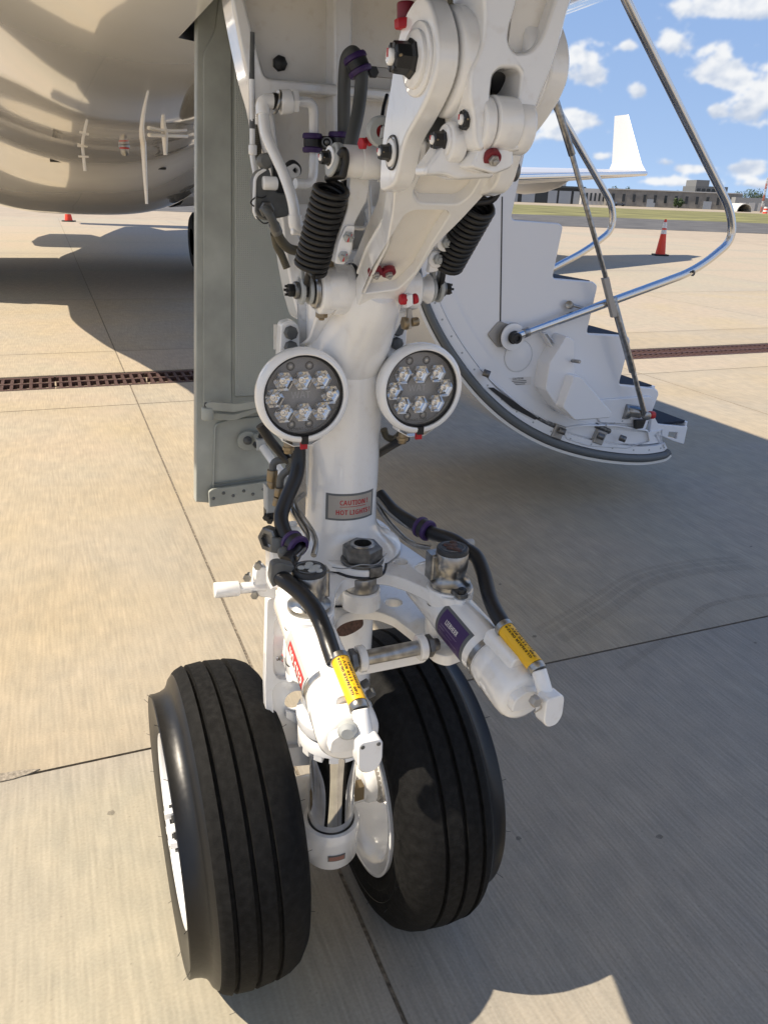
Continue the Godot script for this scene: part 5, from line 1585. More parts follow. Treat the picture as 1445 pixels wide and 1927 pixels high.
		part("cotter_pin", cr, M.steel, link)
	# the other side's two bolts show beyond the brace
	for q in [Vector3(0.0653,1.223,0.255), Vector3(0.0611,1.205,0.245)]:
		var wsr = Sh.new()
		rod(wsr, q - Vector3(0, 0, 0.006), q, 0.0095, 20)
		part("bolt_washer", wsr, M.white, link)
		bolt_head(q, Vector3(0.2, 0, 1), 0.0058, 0.005, M.pale_grey, link, 0.002)
	var pl2 = Sh.new()
	prism(pl2, fil([Vector2(0.0573,1.215),Vector2(0.0761,1.226),Vector2(0.0802,1.215),Vector2(0.066,1.192),Vector2(0.0525,1.19)], 0.004), Vector3(0, 0, 0.242), Vector3.RIGHT, Vector3.UP, 0.008, 0.001)
	part("port_link_arm", pl2, M.white, link)
	# U handle behind the link
	var uh = Sh.new()
	tube(uh, bend([Vector3(-0.0119,1.277,0.22),Vector3(-0.0083,1.24,0.22),Vector3(-0.0162,1.234,0.22),Vector3(-0.029,1.235,0.22)], 0.006), 0.0022, 8)
	part("stay_wire", uh, M.white, link)
	var dk = Sh.new()
	tube(dk, spl([Vector3(-0.0461,1.292,0.24),Vector3(-0.0442,1.278,0.24),Vector3(-0.0433,1.265,0.235),Vector3(-0.0471,1.247,0.23),Vector3(-0.0523,1.229,0.225),Vector3(-0.0522,1.212,0.22)], 5), 0.0058, 12)
	part("dark_cable", dk, M.black, link)
	for q in [[Vector3(-0.0476,1.253,0.236), Vector3(-0.0496,1.244,0.232)], [Vector3(-0.051,1.236,0.228), Vector3(-0.0526,1.228,0.226)]]:
		var cl = Sh.new()
		rod(cl, q[0], q[1], 0.0072, 14)
		part("cable_ferrule", cl, M.dull_steel, link)
	var yb = Sh.new()
	rod(yb, Vector3(-0.0466,1.288,0.24), Vector3(-0.0442,1.281,0.24), 0.0062, 14)
	part("cream_band", yb, M.cream, link)

const VB := Vector3(0, 0.643, 0.766)
const NB := Vector3(0, -0.766, 0.643)
const OB := Vector3(0, 1.144, 0.219)

func drag_brace() -> void:
	var sh = Sh.new()
	var R_ = Vector3.RIGHT
	var outl = [Vector2(-0.0209,-0.0242),Vector2(-0.026,0.0062),Vector2(-0.028,0.0763),Vector2(-0.0277,0.123),Vector2(-0.0383,0.1713),Vector2(-0.0495,0.2093),Vector2(-0.0549,0.2346),Vector2(-0.0575,0.2525),Vector2(-0.0364,0.2582),Vector2(-0.0274,0.227),Vector2(-0.0266,0.197),Vector2(-0.0153,0.184),Vector2(0.0238,0.1843),Vector2(0.0305,0.1963),Vector2(0.0301,0.2228),Vector2(0.0299,0.232),Vector2(0.0568,0.2533),Vector2(0.0487,0.2115),Vector2(0.0379,0.1628),Vector2(0.0267,0.124),Vector2(0.0258,0.0856),Vector2(0.0231,0.0468),Vector2(0.0287,0.0009),Vector2(0.0298,-0.0173),Vector2(-0.0184,-0.0107)]
	var pkl = fil([Vector2(-0.0233,0.1682),Vector2(-0.0178,0.1737),Vector2(0.0145,0.175),Vector2(0.0211,0.1699),Vector2(0.0194,0.1273),Vector2(0.0202,0.0762),Vector2(0.0111,0.047),Vector2(-0.0264,0.0386),Vector2(-0.0294,0.0828)], 0.004, 4)
	prism(sh, fil(outl, 0.006, 4), OB, R_, VB, 0.026, 0.0025, [pkl])
	var br = part("drag_brace", sh, M.white)
	var bk = Sh.new()
	prism(bk, fil([Vector2(-0.0126,-0.0305),Vector2(-0.016,0.0588),Vector2(-0.0166,0.1068),Vector2(-0.0265,0.1565),Vector2(-0.0379,0.199),Vector2(-0.0241,0.2145),Vector2(0.0362,0.2158),Vector2(0.0583,0.2047),Vector2(0.0458,0.1499),Vector2(0.034,0.1077),Vector2(0.0324,0.0683),Vector2(0.0295,0.0285),Vector2(0.0376,-0.0256),Vector2(-0.0031,-0.0355)], 0.005), OB - NB * 0.012, R_, VB, 0.055, 0.002)
	part("brace_web", bk, M.cream, br)
	# side prongs up to the hinge
	var side = [Vector2(0.3987,1.276),Vector2(0.4124,1.306),Vector2(0.4192,1.313),Vector2(0.4449,1.329),Vector2(0.462,1.344),Vector2(0.4702,1.357),Vector2(0.4698,1.372),Vector2(0.4645,1.384),Vector2(0.4559,1.395)]
	var top = [Vector2(0.445, 1.405), Vector2(0.428, 1.409), Vector2(0.405, 1.400), Vector2(0.390, 1.380)]
	var back = [Vector2(0.3796,1.349),Vector2(0.3719,1.332),Vector2(0.3664,1.313),Vector2(0.3636,1.289),Vector2(0.3628,1.27)]
	var poly = []
	poly.append_array(side); poly.append_array(top); poly.append_array(back)
	for s in [-1.0, 1.0]:
		var pg = Sh.new()
		if s < 0: prism(pg, fil(poly, 0.012, 5), Vector3(-0.0575, 0, 0), Vector3(0, 0, 1), Vector3.UP, 0.019, 0.003)
		else:
			var q2 = []
			for q in poly: q2.append(Vector2(-q.x, q.y))
			prism(pg, fil(q2, 0.012, 5), Vector3(0.0575, 0, 0), Vector3(0, 0, -1), Vector3.UP, 0.019, 0.003)
		part("brace_prong", pg, M.white, br)
	# hinge pin
	var hp = Vector3(0, 1.365, 0.437)
	var bs = Sh.new()
	rod(bs, hp + Vector3(-0.0572, 0, 0), hp + Vector3(-0.0600, 0, 0), 0.0255, 40, 0.001)
	part("hinge_bush", bs, M.white, br)
	pin_nut(hp + Vector3(-0.0600, 0, 0), Vector3.LEFT, 0.0115, br)
		# red capped bolts low on the brace
	for q in [Vector3(-0.0223,1.186,0.2788), Vector3(-0.0074,1.186,0.2787)]:
		var w = Sh.new()
		rod(w, q - NB * 0.014, q - NB * 0.0085, 0.0078, 24, 0.0004)
		part("red_washer", w, M.red, br)
		bolt_head(q - NB * 0.0085, NB, 0.0042, 0.004, M.plate, br, 0.0025)
	var pd = Sh.new()
	prism(pd, fil([Vector2(-0.0216,0.0323),Vector2(0.0278,0.0284),Vector2(0.0364,-0.0177),Vector2(0.0356,-0.0411),Vector2(0.0052,-0.042),Vector2(-0.0121,-0.0159)], 0.006), OB - NB * 0.0098, R_, VB, 0.01, 0.002)
	part("pad", pd, M.white, br)
	var kb = Sh.new()
	prism(kb, fil([Vector2(-0.0007,0.0268),Vector2(0.0154,0.0243),Vector2(0.0236,-0.0108),Vector2(0.0048,-0.0101),Vector2(-0.0019,0.0067)], 0.008), OB - NB * 0.006, R_, VB, 0.01, 0.003)
	part("lower_boss", kb, M.white, br)
	# red wing bolt and hanging clip on the port edge
	for q in [[Vector3(0.0163,1.163,0.25), Vector3(0.0252,1.163,0.25)], [Vector3(0.0316,1.163,0.25), Vector3(0.0374,1.164,0.25)]]:
		var w = Sh.new()
		rod(w, q[0], q[1], 0.0058, 8)
		part("red_nut", w, M.red_ink, br)
	var wg = Sh.new()
	prism(wg, fil([Vector2(0.0223,1.168),Vector2(0.0292,1.17),Vector2(0.0305,1.157),Vector2(0.023,1.154)], 0.002), Vector3(0, 0, 0.256), R_, Vector3.UP, 0.012, 0.001)
	part("edge_tab", wg, M.white, br)
	var hc = Sh.new()
	prism(hc, fil([Vector2(0.0381,1.15),Vector2(0.0428,1.15),Vector2(0.0465,1.131),Vector2(0.0421,1.125),Vector2(0.0364,1.131)], 0.002), Vector3(0, 0, 0.225), R_, Vector3.UP, 0.004, 0.0008)
	part("hanging_clip", hc, M.plate, br)
	var hb = Sh.new()
	rod(hb, Vector3(0.0316,1.133,0.225), Vector3(0.0383,1.133,0.225), 0.0078, 6); rod(hb, Vector3(0.043,1.134,0.225), Vector3(0.0517,1.135,0.225), 0.0052, 10)
	part("clip_bolt", hb, M.brass, br)
	# small pin on the starboard prong
	pin_nut(Vector3(-0.058,1.302,0.3902), Vector3.LEFT, 0.0062, br)
	var edge = Sh.new()
	lathe(edge, Vector3(-0.0577,1.302,0.3918), Vector3.LEFT, [Vector2(0, 0.0138), Vector2(0.001, 0.0136), Vector2(0.0012, 0.0124)], 30)
	part("pin_seal", edge, M.dark, br)

	# upper drag link with its slot, in front of the hinge
	var ul = Sh.new()
	var zf = 0.478
	var o2 = [Vector2(-0.0311,1.422),Vector2(-0.0255,1.39),Vector2(-0.0257,1.374),Vector2(-0.03,1.364),Vector2(-0.0343,1.353),Vector2(-0.0328,1.336),Vector2(-0.0293,1.327),Vector2(-0.0269,1.31),Vector2(-0.023,1.303),Vector2(-0.0171,1.303),Vector2(-0.0153,1.309),Vector2(-0.0174,1.33),Vector2(-0.0162,1.331),Vector2(-0.0044,1.332),Vector2(-0.0026,1.329),Vector2(-0.001,1.31),Vector2(0.0063,1.303),Vector2(0.017,1.305),Vector2(0.0233,1.313),Vector2(0.0235,1.327),Vector2(0.0282,1.342),Vector2(0.0347,1.358),Vector2(0.041,1.38),Vector2(0.0446,1.401),Vector2(0.0579,1.435)]
	var slot = fil([Vector2(-0.0144,1.354),Vector2(-0.009,1.359),Vector2(0.0045,1.36),Vector2(0.009,1.357),Vector2(0.0089,1.342),Vector2(0.0083,1.335),Vector2(-0.0142,1.334),Vector2(-0.015,1.342)], 0.003)
	var pocket = fil([Vector2(0.0008,1.422),Vector2(0.0008,1.4),Vector2(-0.0039,1.386),Vector2(-0.0041,1.376),Vector2(0.0033,1.37),Vector2(0.015,1.372),Vector2(0.0239,1.382),Vector2(0.0303,1.403),Vector2(0.0361,1.426)], 0.006)
	prism(ul, fil(o2, 0.006, 4), Vector3(0, 0, zf), R_, Vector3.UP, 0.050, 0.003, [pocket, slot])
	# (the slot opens between the clevis prongs)
	var link = part("upper_link", ul, M.white)
	var pf = Sh.new()
	prism(pf, [Vector2(0.0051,1.428),Vector2(0.0022,1.375),Vector2(0.012,1.369),Vector2(0.0258,1.372),Vector2(0.0456,1.433)], Vector3(0, 0, 0.466), R_, Vector3.UP, 0.008)
	part("pocket_floor", pf, M.cream, link)
	var sd = Sh.new()
	rod(sd, hp + Vector3(-0.036, 0, 0), hp + Vector3(0.036, 0, 0), 0.020, 32, 0.002)
	part("hinge_pin", sd, M.dark, link)
	var hb2 = Sh.new()
	rod(hb2, hp + Vector3(-0.037, 0, 0), hp + Vector3(-0.0155, 0, 0), 0.0385, 48, 0.004); rod(hb2, hp + Vector3(0.0145, 0, 0), hp + Vector3(0.037, 0, 0), 0.0385, 48, 0.004)
	part("hinge_barrel", hb2, M.white, link)
	var cw = Sh.new()
	box(cw, Vector3(0, 1.334, 0.402), Vector3(0.080, 0.046, 0.020), 0.004)
	part("gap_block", cw, M.grey, br)  # block added to hide sky in the gap; grey imitates the dark cavity
	# clevis cheeks, lug and its pin
	var lp = Vector3(0, 1.323, 0.468)
	for s in [-1.0, 1.0]:
		var ck = Sh.new()
		rod(ck, lp + Vector3(s * 0.0105, -0.001, -0.004), lp + Vector3(s * (0.0200 if s < 0 else 0.0240), -0.001, -0.004), 0.0205, 36, 0.002)
		part("clevis_cheek", ck, M.white, link)
	var lg = Sh.new()
	rod(lg, lp + Vector3(-0.0098, 0, 0), lp + Vector3(0.0098, 0, 0), 0.0195, 36, 0.001)
	prism(lg, fil([Vector2(-0.0098, 0.0), Vector2(0.0098, 0.0), Vector2(0.012, -0.030), Vector2(-0.004, -0.036), Vector2(-0.026, -0.032), Vector2(-0.020, -0.018)], 0.004), lp + Vector3(0, 0, 0.006), R_, Vector3.UP, 0.03, 0.002)
	var lock = part("lock_link", lg, M.white)
	pin_nut(lp + Vector3(-0.0200, 0.001, -0.002), Vector3.LEFT, 0.0074, lock)
	var lk = Sh.new()
	prism(lk, fil([Vector2(-0.0543,1.29),Vector2(-0.0492,1.296),Vector2(-0.0383,1.311),Vector2(-0.0302,1.313),Vector2(-0.0231,1.307),Vector2(-0.0213,1.297),Vector2(-0.0059,1.301),Vector2(0.012,1.293),Vector2(0.0078,1.285),Vector2(-0.0258,1.282),Vector2(-0.0364,1.285),Vector2(-0.054,1.284)], 0.004), Vector3(0, 0, 0.452), R_, Vector3.UP, 0.022, 0.003)
	part("lock_arm", lk, M.white, lock)
	var lk2 = Sh.new()
	rod(lk2, Vector3(-0.0362,1.309,0.448), Vector3(-0.0231,1.309,0.448), 0.0150, 32, 0.002)
	part("lock_knuckle", lk2, M.white, lock)
	pin_nut(Vector3(-0.0362,1.31,0.448), Vector3.LEFT, 0.0066, lock)
	var rw = Sh.new()
	var rp = Vector3(-0.0084,1.297,0.476)
	rod(rw, rp - Vector3(0, -0.003, 0.004), rp, 0.0072, 28, 0.0005)
	part("red_washer", rw, M.red, lock)
	bolt_head(rp, Vector3(0, -0.35, 1), 0.0042, 0.004, M.plate, lock, 0.003)
	# red striped collar at the very top
	var tc = Sh.new()
	rod(tc, Vector3(-0.054,1.409,0.4), Vector3(-0.0531,1.392,0.4), 0.0072, 16)
	part("red_collar", tc, M.red, br)
	var tc2 = Sh.new()
	nut(tc2, Vector3(-0.0561,1.397,0.404), Vector3(0.1, -1, 0), 0.0085, 0.007)
	part("collar_nut", tc2, M.red_ink, br)
	# lanyard clip on the starboard side: grey lug with a red sleeve
	var gl = Sh.new()
	pipe(gl, Vector3(-0.0334,1.324,0.3), Vector3(-0.0349,1.323,0.312), 0.0135, 0.006, 28)
	part("grey_lug", gl, M.pale_grey, br)
	var rs = Sh.new()
	tube(rs, spl([Vector3(-0.0369,1.332,0.3),Vector3(-0.0377,1.325,0.3),Vector3(-0.0396,1.317,0.3)], 4), 0.0052, 14)
	part("red_sleeve", rs, M.bright_red, br)
	var cl = Sh.new()
	rod(cl, Vector3(-0.044,1.314,0.295), Vector3(-0.0387,1.317,0.295), 0.0045, 10); nut(cl, Vector3(-0.0462,1.313,0.295), Vector3(-1, 0, 0.3), 0.0055, 0.005)
	part("sleeve_clamp", cl, M.red_ink, br)
	var ln = Sh.new()
	tube(ln, [Vector3(-0.0324,1.328,0.3),Vector3(-0.0259,1.346,0.29),Vector3(-0.0189,1.357,0.28)], 0.0018, 8)
	part("lanyard", ln, M.ink, br)

func springs() -> void:
	# starboard spring
	var a = Vector3(-0.067,1.274,0.262); var b = Vector3(-0.0782,1.193,0.225)
	var sh = Sh.new()
	var hook = spl([Vector3(-0.067,1.302,0.285), Vector3(-0.0643,1.306,0.288), Vector3(-0.0619,1.299,0.286), Vector3(-0.0637,1.285,0.284)], 6)
	var p = coil(a, b, 0.0160, 14.5, 20)
	var f = basis_of(b - a)
	hook.append_array(spl([Vector3(-0.0637,1.285,0.284), a + f[0] * 0.0160 + Vector3(0, 0.002, 0.003), p[1]], 6))
	tube(sh, p, 0.0030, 10)
	tube(sh, hook, 0.0040, 10)
	tube(sh, spl([p[-1], b + (b - a).normalized() * 0.004, Vector3(-0.0787,1.18,0.215), Vector3(-0.079,1.171,0.208)], 5), 0.0034, 8)
	part("return_spring", sh, M.spring, jet, "starboard coil spring hooked beside the hoses")
	# port spring
	a = Vector3(0.0883,1.264,0.285); b = Vector3(0.0799,1.197,0.232)
	sh = Sh.new()
	p = coil(a, b, 0.0160, 13.5, 20)
	tube(sh, p, 0.0030, 10)
	tube(sh, spl([p[0], Vector3(0.0972,1.268,0.292), Vector3(0.1058,1.284,0.295), Vector3(0.116,1.294,0.295), Vector3(0.1194,1.298,0.295)], 6), 0.0038, 10)
	tube(sh, spl([p[-1], b + (b - a).normalized() * 0.004, Vector3(0.084,1.181,0.215), Vector3(0.087,1.168,0.205)], 5), 0.0034, 8)
	part("return_spring", sh, M.spring, jet, "port coil spring in front of the airstair")
	var ey = Sh.new()
	pipe(ey, Vector3(0.1158,1.296,0.295) - Vector3(0.006, 0, 0), Vector3(0.1158,1.296,0.295) + Vector3(0.006, 0, 0), 0.010, 0.004, 20)
	box(ey, Vector3(0.112,1.289,0.29), Vector3(0.012, 0.03, 0.006), 0.001, Basis(Vector3(0, 0, 1), -0.8))
	part("spring_eye", ey, M.dull_steel)

# ------------------------------------------------------------------ pipes and hoses
func purple_clamp(at: Vector3, ax: Vector3, r: float, parent: Node = jet) -> void:
	var x = ax.normalized()
	var sh = Sh.new()
	lathe(sh, at - x * 0.010, x, [Vector2(0, r), Vector2(0, r + 0.0045), Vector2(0.002, r + 0.0055), Vector2(0.005, r + 0.0055), Vector2(0.006, r + 0.0035), Vector2(0.014, r + 0.0035), Vector2(0.015, r + 0.0055), Vector2(0.018, r + 0.0055), Vector2(0.020, r + 0.0045), Vector2(0.020, r)], 28)
	var c = part("purple_clamp", sh, M.purple, parent)
	if parent == jet:
		var bd = Sh.new()
		lathe(bd, at - x * 0.0038, x, [Vector2(0, r + 0.0036), Vector2(0, r + 0.0042), Vector2(0.0076, r + 0.0042), Vector2(0.0076, r + 0.0036)], 28)
		part("clamp_band", bd, M.dark, c)

func plumbing() -> void:
	# white swivel joint and pipes on the starboard flange
	var sw = Sh.new()
	rod(sw, Vector3(-0.0858,1.357,0.135), Vector3(-0.0721,1.359,0.135), 0.0122, 32, 0.001)
	rod(sw, Vector3(-0.0715,1.359,0.135), Vector3(-0.065,1.359,0.135), 0.0118, 6, 0.001, true)
	var s = part("pipe_swivel", sw, M.white)
	var rg = Sh.new()
	rod(rg, Vector3(-0.0893,1.358,0.135), Vector3(-0.0858,1.357,0.135), 0.0125, 28, 0.001)
	part("steel_ring", rg, M.steel, s)
	rg = Sh.new()
	rod(rg, Vector3(-0.0928,1.358,0.135), Vector3(-0.0876,1.358,0.135), 0.0082, 20, 0.0006)
	part("black_collar", rg, M.ink, s)
	var el = Sh.new()
	tube(el, bend([Vector3(-0.0911,1.358,0.135),Vector3(-0.1039,1.357,0.135),Vector3(-0.1038,1.344,0.138)], 0.008), 0.0078, 18)
	part("elbow", el, M.white, s)
	var p1 = Sh.new()
	tube(p1, bend([Vector3(-0.1038,1.346,0.138),Vector3(-0.105,1.323,0.15),Vector3(-0.0912,1.284,0.175),Vector3(-0.0863,1.258,0.19),Vector3(-0.0842,1.238,0.19)], 0.012), 0.0060, 18)
	part("white_pipe", p1, M.white, s)
	var pe = Sh.new()
	tube(pe, bend([Vector3(-0.0847,1.245,0.19),Vector3(-0.0842,1.233,0.19),Vector3(-0.0683,1.23,0.185)], 0.006), 0.0078, 16)
	rod(pe, Vector3(-0.0895,1.229,0.192), Vector3(-0.0662,1.23,0.188), 0.0045, 12)
	part("pipe_foot", pe, M.white, s)
	var p2 = Sh.new()
	tube(p2, bend([Vector3(-0.0659,1.36,0.13),Vector3(-0.0437,1.361,0.125),Vector3(-0.0415,1.303,0.12),Vector3(-0.0449,1.277,0.125),Vector3(-0.0666,1.277,0.13)], 0.016), 0.0056, 18)
	part("white_pipe", p2, M.white, s)
	var p3 = Sh.new()
	rod(p3, Vector3(-0.1109,1.276,0.155), Vector3(-0.0943,1.276,0.155), 0.0072, 20, 0.002)
	part("pipe_stub", p3, M.white, s)
	# clamps joining the pipe and the grey hoses
	purple_clamp(Vector3(-0.044,1.32,0.122), Vector3(0, 1, 0), 0.0058)
	purple_clamp(Vector3(-0.0136,1.323,0.126), Vector3(0, 1, 0), 0.0068)
	purple_clamp(Vector3(-0.0016,1.398,0.15), Vector3(0.0021,1.395,0.15) - Vector3(-0.0048,1.401,0.15) + Vector3(0, -0.010, 0.004), 0.0078)
	var cb = Sh.new()
	box(cb, Vector3(-0.0295,1.321,0.124), Vector3(0.022, 0.014, 0.008), 0.002)
	part("clamp_bridge", cb, M.dark)
	var cr = Sh.new()
	pipe(cr, Vector3(-0.0302,1.321,0.132), Vector3(-0.0318,1.321,0.137), 0.006, 0.0042, 20)
	rod(cr, Vector3(-0.0296,1.321,0.13), Vector3(-0.0325,1.321,0.139), 0.0026, 10)
	part("clamp_ring", cr, M.dull_steel)
	# grey hoses looping over the upper leg
	var gh = Sh.new()
	tube(gh, spl([Vector3(-0.0073,1.31,0.125),Vector3(-0.0081,1.359,0.125),Vector3(-0.0079,1.386,0.125),Vector3(-0.0075,1.405,0.13),Vector3(-0.0031,1.411,0.138),Vector3(-0.0004,1.403,0.148),Vector3(0.0011,1.389,0.155),Vector3(-0.0015,1.368,0.16),Vector3(-0.0084,1.346,0.17),Vector3(-0.0176,1.323,0.18),Vector3(-0.0227,1.303,0.185)], 6), 0.0072, 16)
	part("grey_hose", gh, M.grey_hose)
	var tb = Sh.new()
	box(tb, Vector3(0.0291,1.393,0.15), Vector3(0.030, 0.010, 0.004), 0.001)
	var tie = part("tie_strap", tb, M.plate)
	var td = Sh.new()
	nut(td, Vector3(0.0145,1.392,0.152), Vector3(0, 0, 1), 0.0062, 0.006)
	part("tie_bolt", td, M.dark, tie)
	# valve block with its plate, nut and braided hose
	var vb = Sh.new()
	prism(vb, fil([Vector2(-0.119,1.278),Vector2(-0.114,1.288),Vector2(-0.1021,1.292),Vector2(-0.0977,1.279),Vector2(-0.0943,1.267),Vector2(-0.0791,1.266),Vector2(-0.0794,1.243),Vector2(-0.1069,1.237),Vector2(-0.1176,1.244)], 0.004), Vector3(0, 0, 0.150), Vector3.RIGHT, Vector3.UP, 0.022, 0.002)
	var blk = part("valve_plate", vb, M.grey)
	var vs = Sh.new()
	tube(vs, bend([Vector3(-0.1062,1.29,0.152),Vector3(-0.1181,1.283,0.152),Vector3(-0.1204,1.246,0.152),Vector3(-0.117,1.24,0.152)], 0.008), 0.0018, 8)
	part("plate_edge", vs, M.white, blk)
	var kb = Sh.new()
	lathe(kb, Vector3(-0.1048,1.298,0.14), Vector3(-0.1, 0, 1), [Vector2(0, 0), Vector2(0, 0.0085), Vector2(0.014, 0.0085), Vector2(0.018, 0.006), Vector2(0.0185, 0)], 9)
	part("grey_cap", kb, M.grey, blk)
	var dp = Sh.new()
	prism(dp, fil([Vector2(-0.0964,1.301),Vector2(-0.0857,1.295),Vector2(-0.08,1.266),Vector2(-0.0934,1.266)], 0.003), Vector3(0, 0, 0.142), Vector3.RIGHT, Vector3.UP, 0.01, 0.001)
	part("dark_strap", dp, M.dark, blk)
	var lg = Sh.new()
	prism(lg, fil([Vector2(-0.0755,1.292),Vector2(-0.0636,1.299),Vector2(-0.0567,1.294),Vector2(-0.0567,1.286),Vector2(-0.0643,1.282),Vector2(-0.0719,1.283)], 0.006), Vector3(0, 0, 0.118), Vector3.RIGHT, Vector3.UP, 0.006, 0.001, [circ([Vector2(-0.063,1.291)][0], 0.0026, 14)])
	part("white_lug", lg, M.white, blk)
	lg = Sh.new()
	prism(lg, fil([Vector2(-0.0748,1.296),Vector2(-0.0634,1.304),Vector2(-0.0534,1.296),Vector2(-0.0534,1.287),Vector2(-0.0623,1.283),Vector2(-0.0712,1.284)], 0.006), Vector3(0, 0, 0.111), Vector3.RIGHT, Vector3.UP, 0.006, 0.001)
	part("dark_lug", lg, M.dark, blk)
	var nt = Sh.new()
	nut(nt, Vector3(-0.1067,1.25,0.15), Vector3(0, -0.15, 1), 0.0088, 0.008)
	part("hose_nut", nt, M.dull_steel, blk)
	var h1 = Sh.new()
	tube(h1, spl([Vector3(-0.1098,1.25,0.16),Vector3(-0.1077,1.245,0.168),Vector3(-0.1026,1.237,0.166),Vector3(-0.0976,1.229,0.16)], 5), 0.0048, 14)
	part("hose_end", h1, M.grey, blk)
	var fr = Sh.new()
	rod(fr, Vector3(-0.1008,1.235,0.161), Vector3(-0.0948,1.224,0.156), 0.0062, 18)
	part("ferrule", fr, M.dull_steel, blk)
	var b1 = Sh.new()
	tube(b1, spl([Vector3(-0.096,1.226,0.156),Vector3(-0.0885,1.216,0.148),Vector3(-0.0788,1.208,0.142),Vector3(-0.0675,1.205,0.14),Vector3(-0.056,1.205,0.14)], 6), 0.0056, 14)
	part("braided_hose", b1, M.braid, blk)
	var b2 = Sh.new()
	tube(b2, spl([Vector3(-0.0923,1.223,0.13),Vector3(-0.0862,1.209,0.118),Vector3(-0.0785,1.198,0.11),Vector3(-0.0721,1.183,0.11)], 6), 0.0045, 12)
	part("braided_hose", b2, M.braid, blk)
	# thin lines along the outer edge of the flange
	var tl = Sh.new()
	tube(tl, spl([Vector3(-0.1067,1.381,0.1),Vector3(-0.1076,1.328,0.1),Vector3(-0.1078,1.301,0.1),Vector3(-0.1064,1.281,0.11)], 6), 0.0030, 10)
	var ln = part("white_line", tl, M.white)
	var jl = Sh.new()
	rod(jl, Vector3(-0.1076,1.316,0.101), Vector3(-0.1079,1.305,0.101), 0.0048, 14)
	part("union", jl, M.white, ln)
	jl = Sh.new()
	tube(jl, [Vector3(-0.1048,1.426,0.098),Vector3(-0.1066,1.375,0.099),Vector3(-0.1075,1.332,0.1)], 0.0032, 10)
	part("grey_line", jl, M.grey, ln)
	jl = Sh.new()
	tube(jl, spl([Vector3(-0.0983,1.337,0.09),Vector3(-0.1,1.318,0.09),Vector3(-0.0992,1.301,0.095)], 5), 0.0040, 10)
	part("braided_line", jl, M.braid, ln)
	var wires = Sh.new()
	for q in [[Vector3(-0.1216,1.252,0.158),Vector3(-0.1255,1.256,0.16),Vector3(-0.1202,1.261,0.158)], [Vector3(-0.1195,1.242,0.158),Vector3(-0.1119,1.235,0.16),Vector3(-0.1029,1.237,0.158)], [Vector3(-0.119,1.262,0.158),Vector3(-0.1126,1.261,0.156),Vector3(-0.107,1.263,0.155)]]: tube(wires, spl(q, 5), 0.0008, 6)
	part("lock_wire", wires, M.dark, blk)
	# cream placard on the door's inner edge
	var pc = Sh.new()
	prism(pc, [Vector2(-0.0368,1.132),Vector2(-0.0269,1.132),Vector2(-0.0266,1.167),Vector2(-0.0341,1.171)], Vector3(0, 0, -0.02), Vector3.RIGHT, Vector3.UP, 0.003)
	part("cream_strip", pc, M.cream)
	pc = Sh.new()
	prism(pc, [Vector2(-0.053,1.094),Vector2(-0.0189,1.093),Vector2(-0.0207,1.06),Vector2(-0.0536,1.059)], Vector3(0, 0, -0.03), Vector3.RIGHT, Vector3.UP, 0.003)
	part("cream_plate", pc, M.cream)

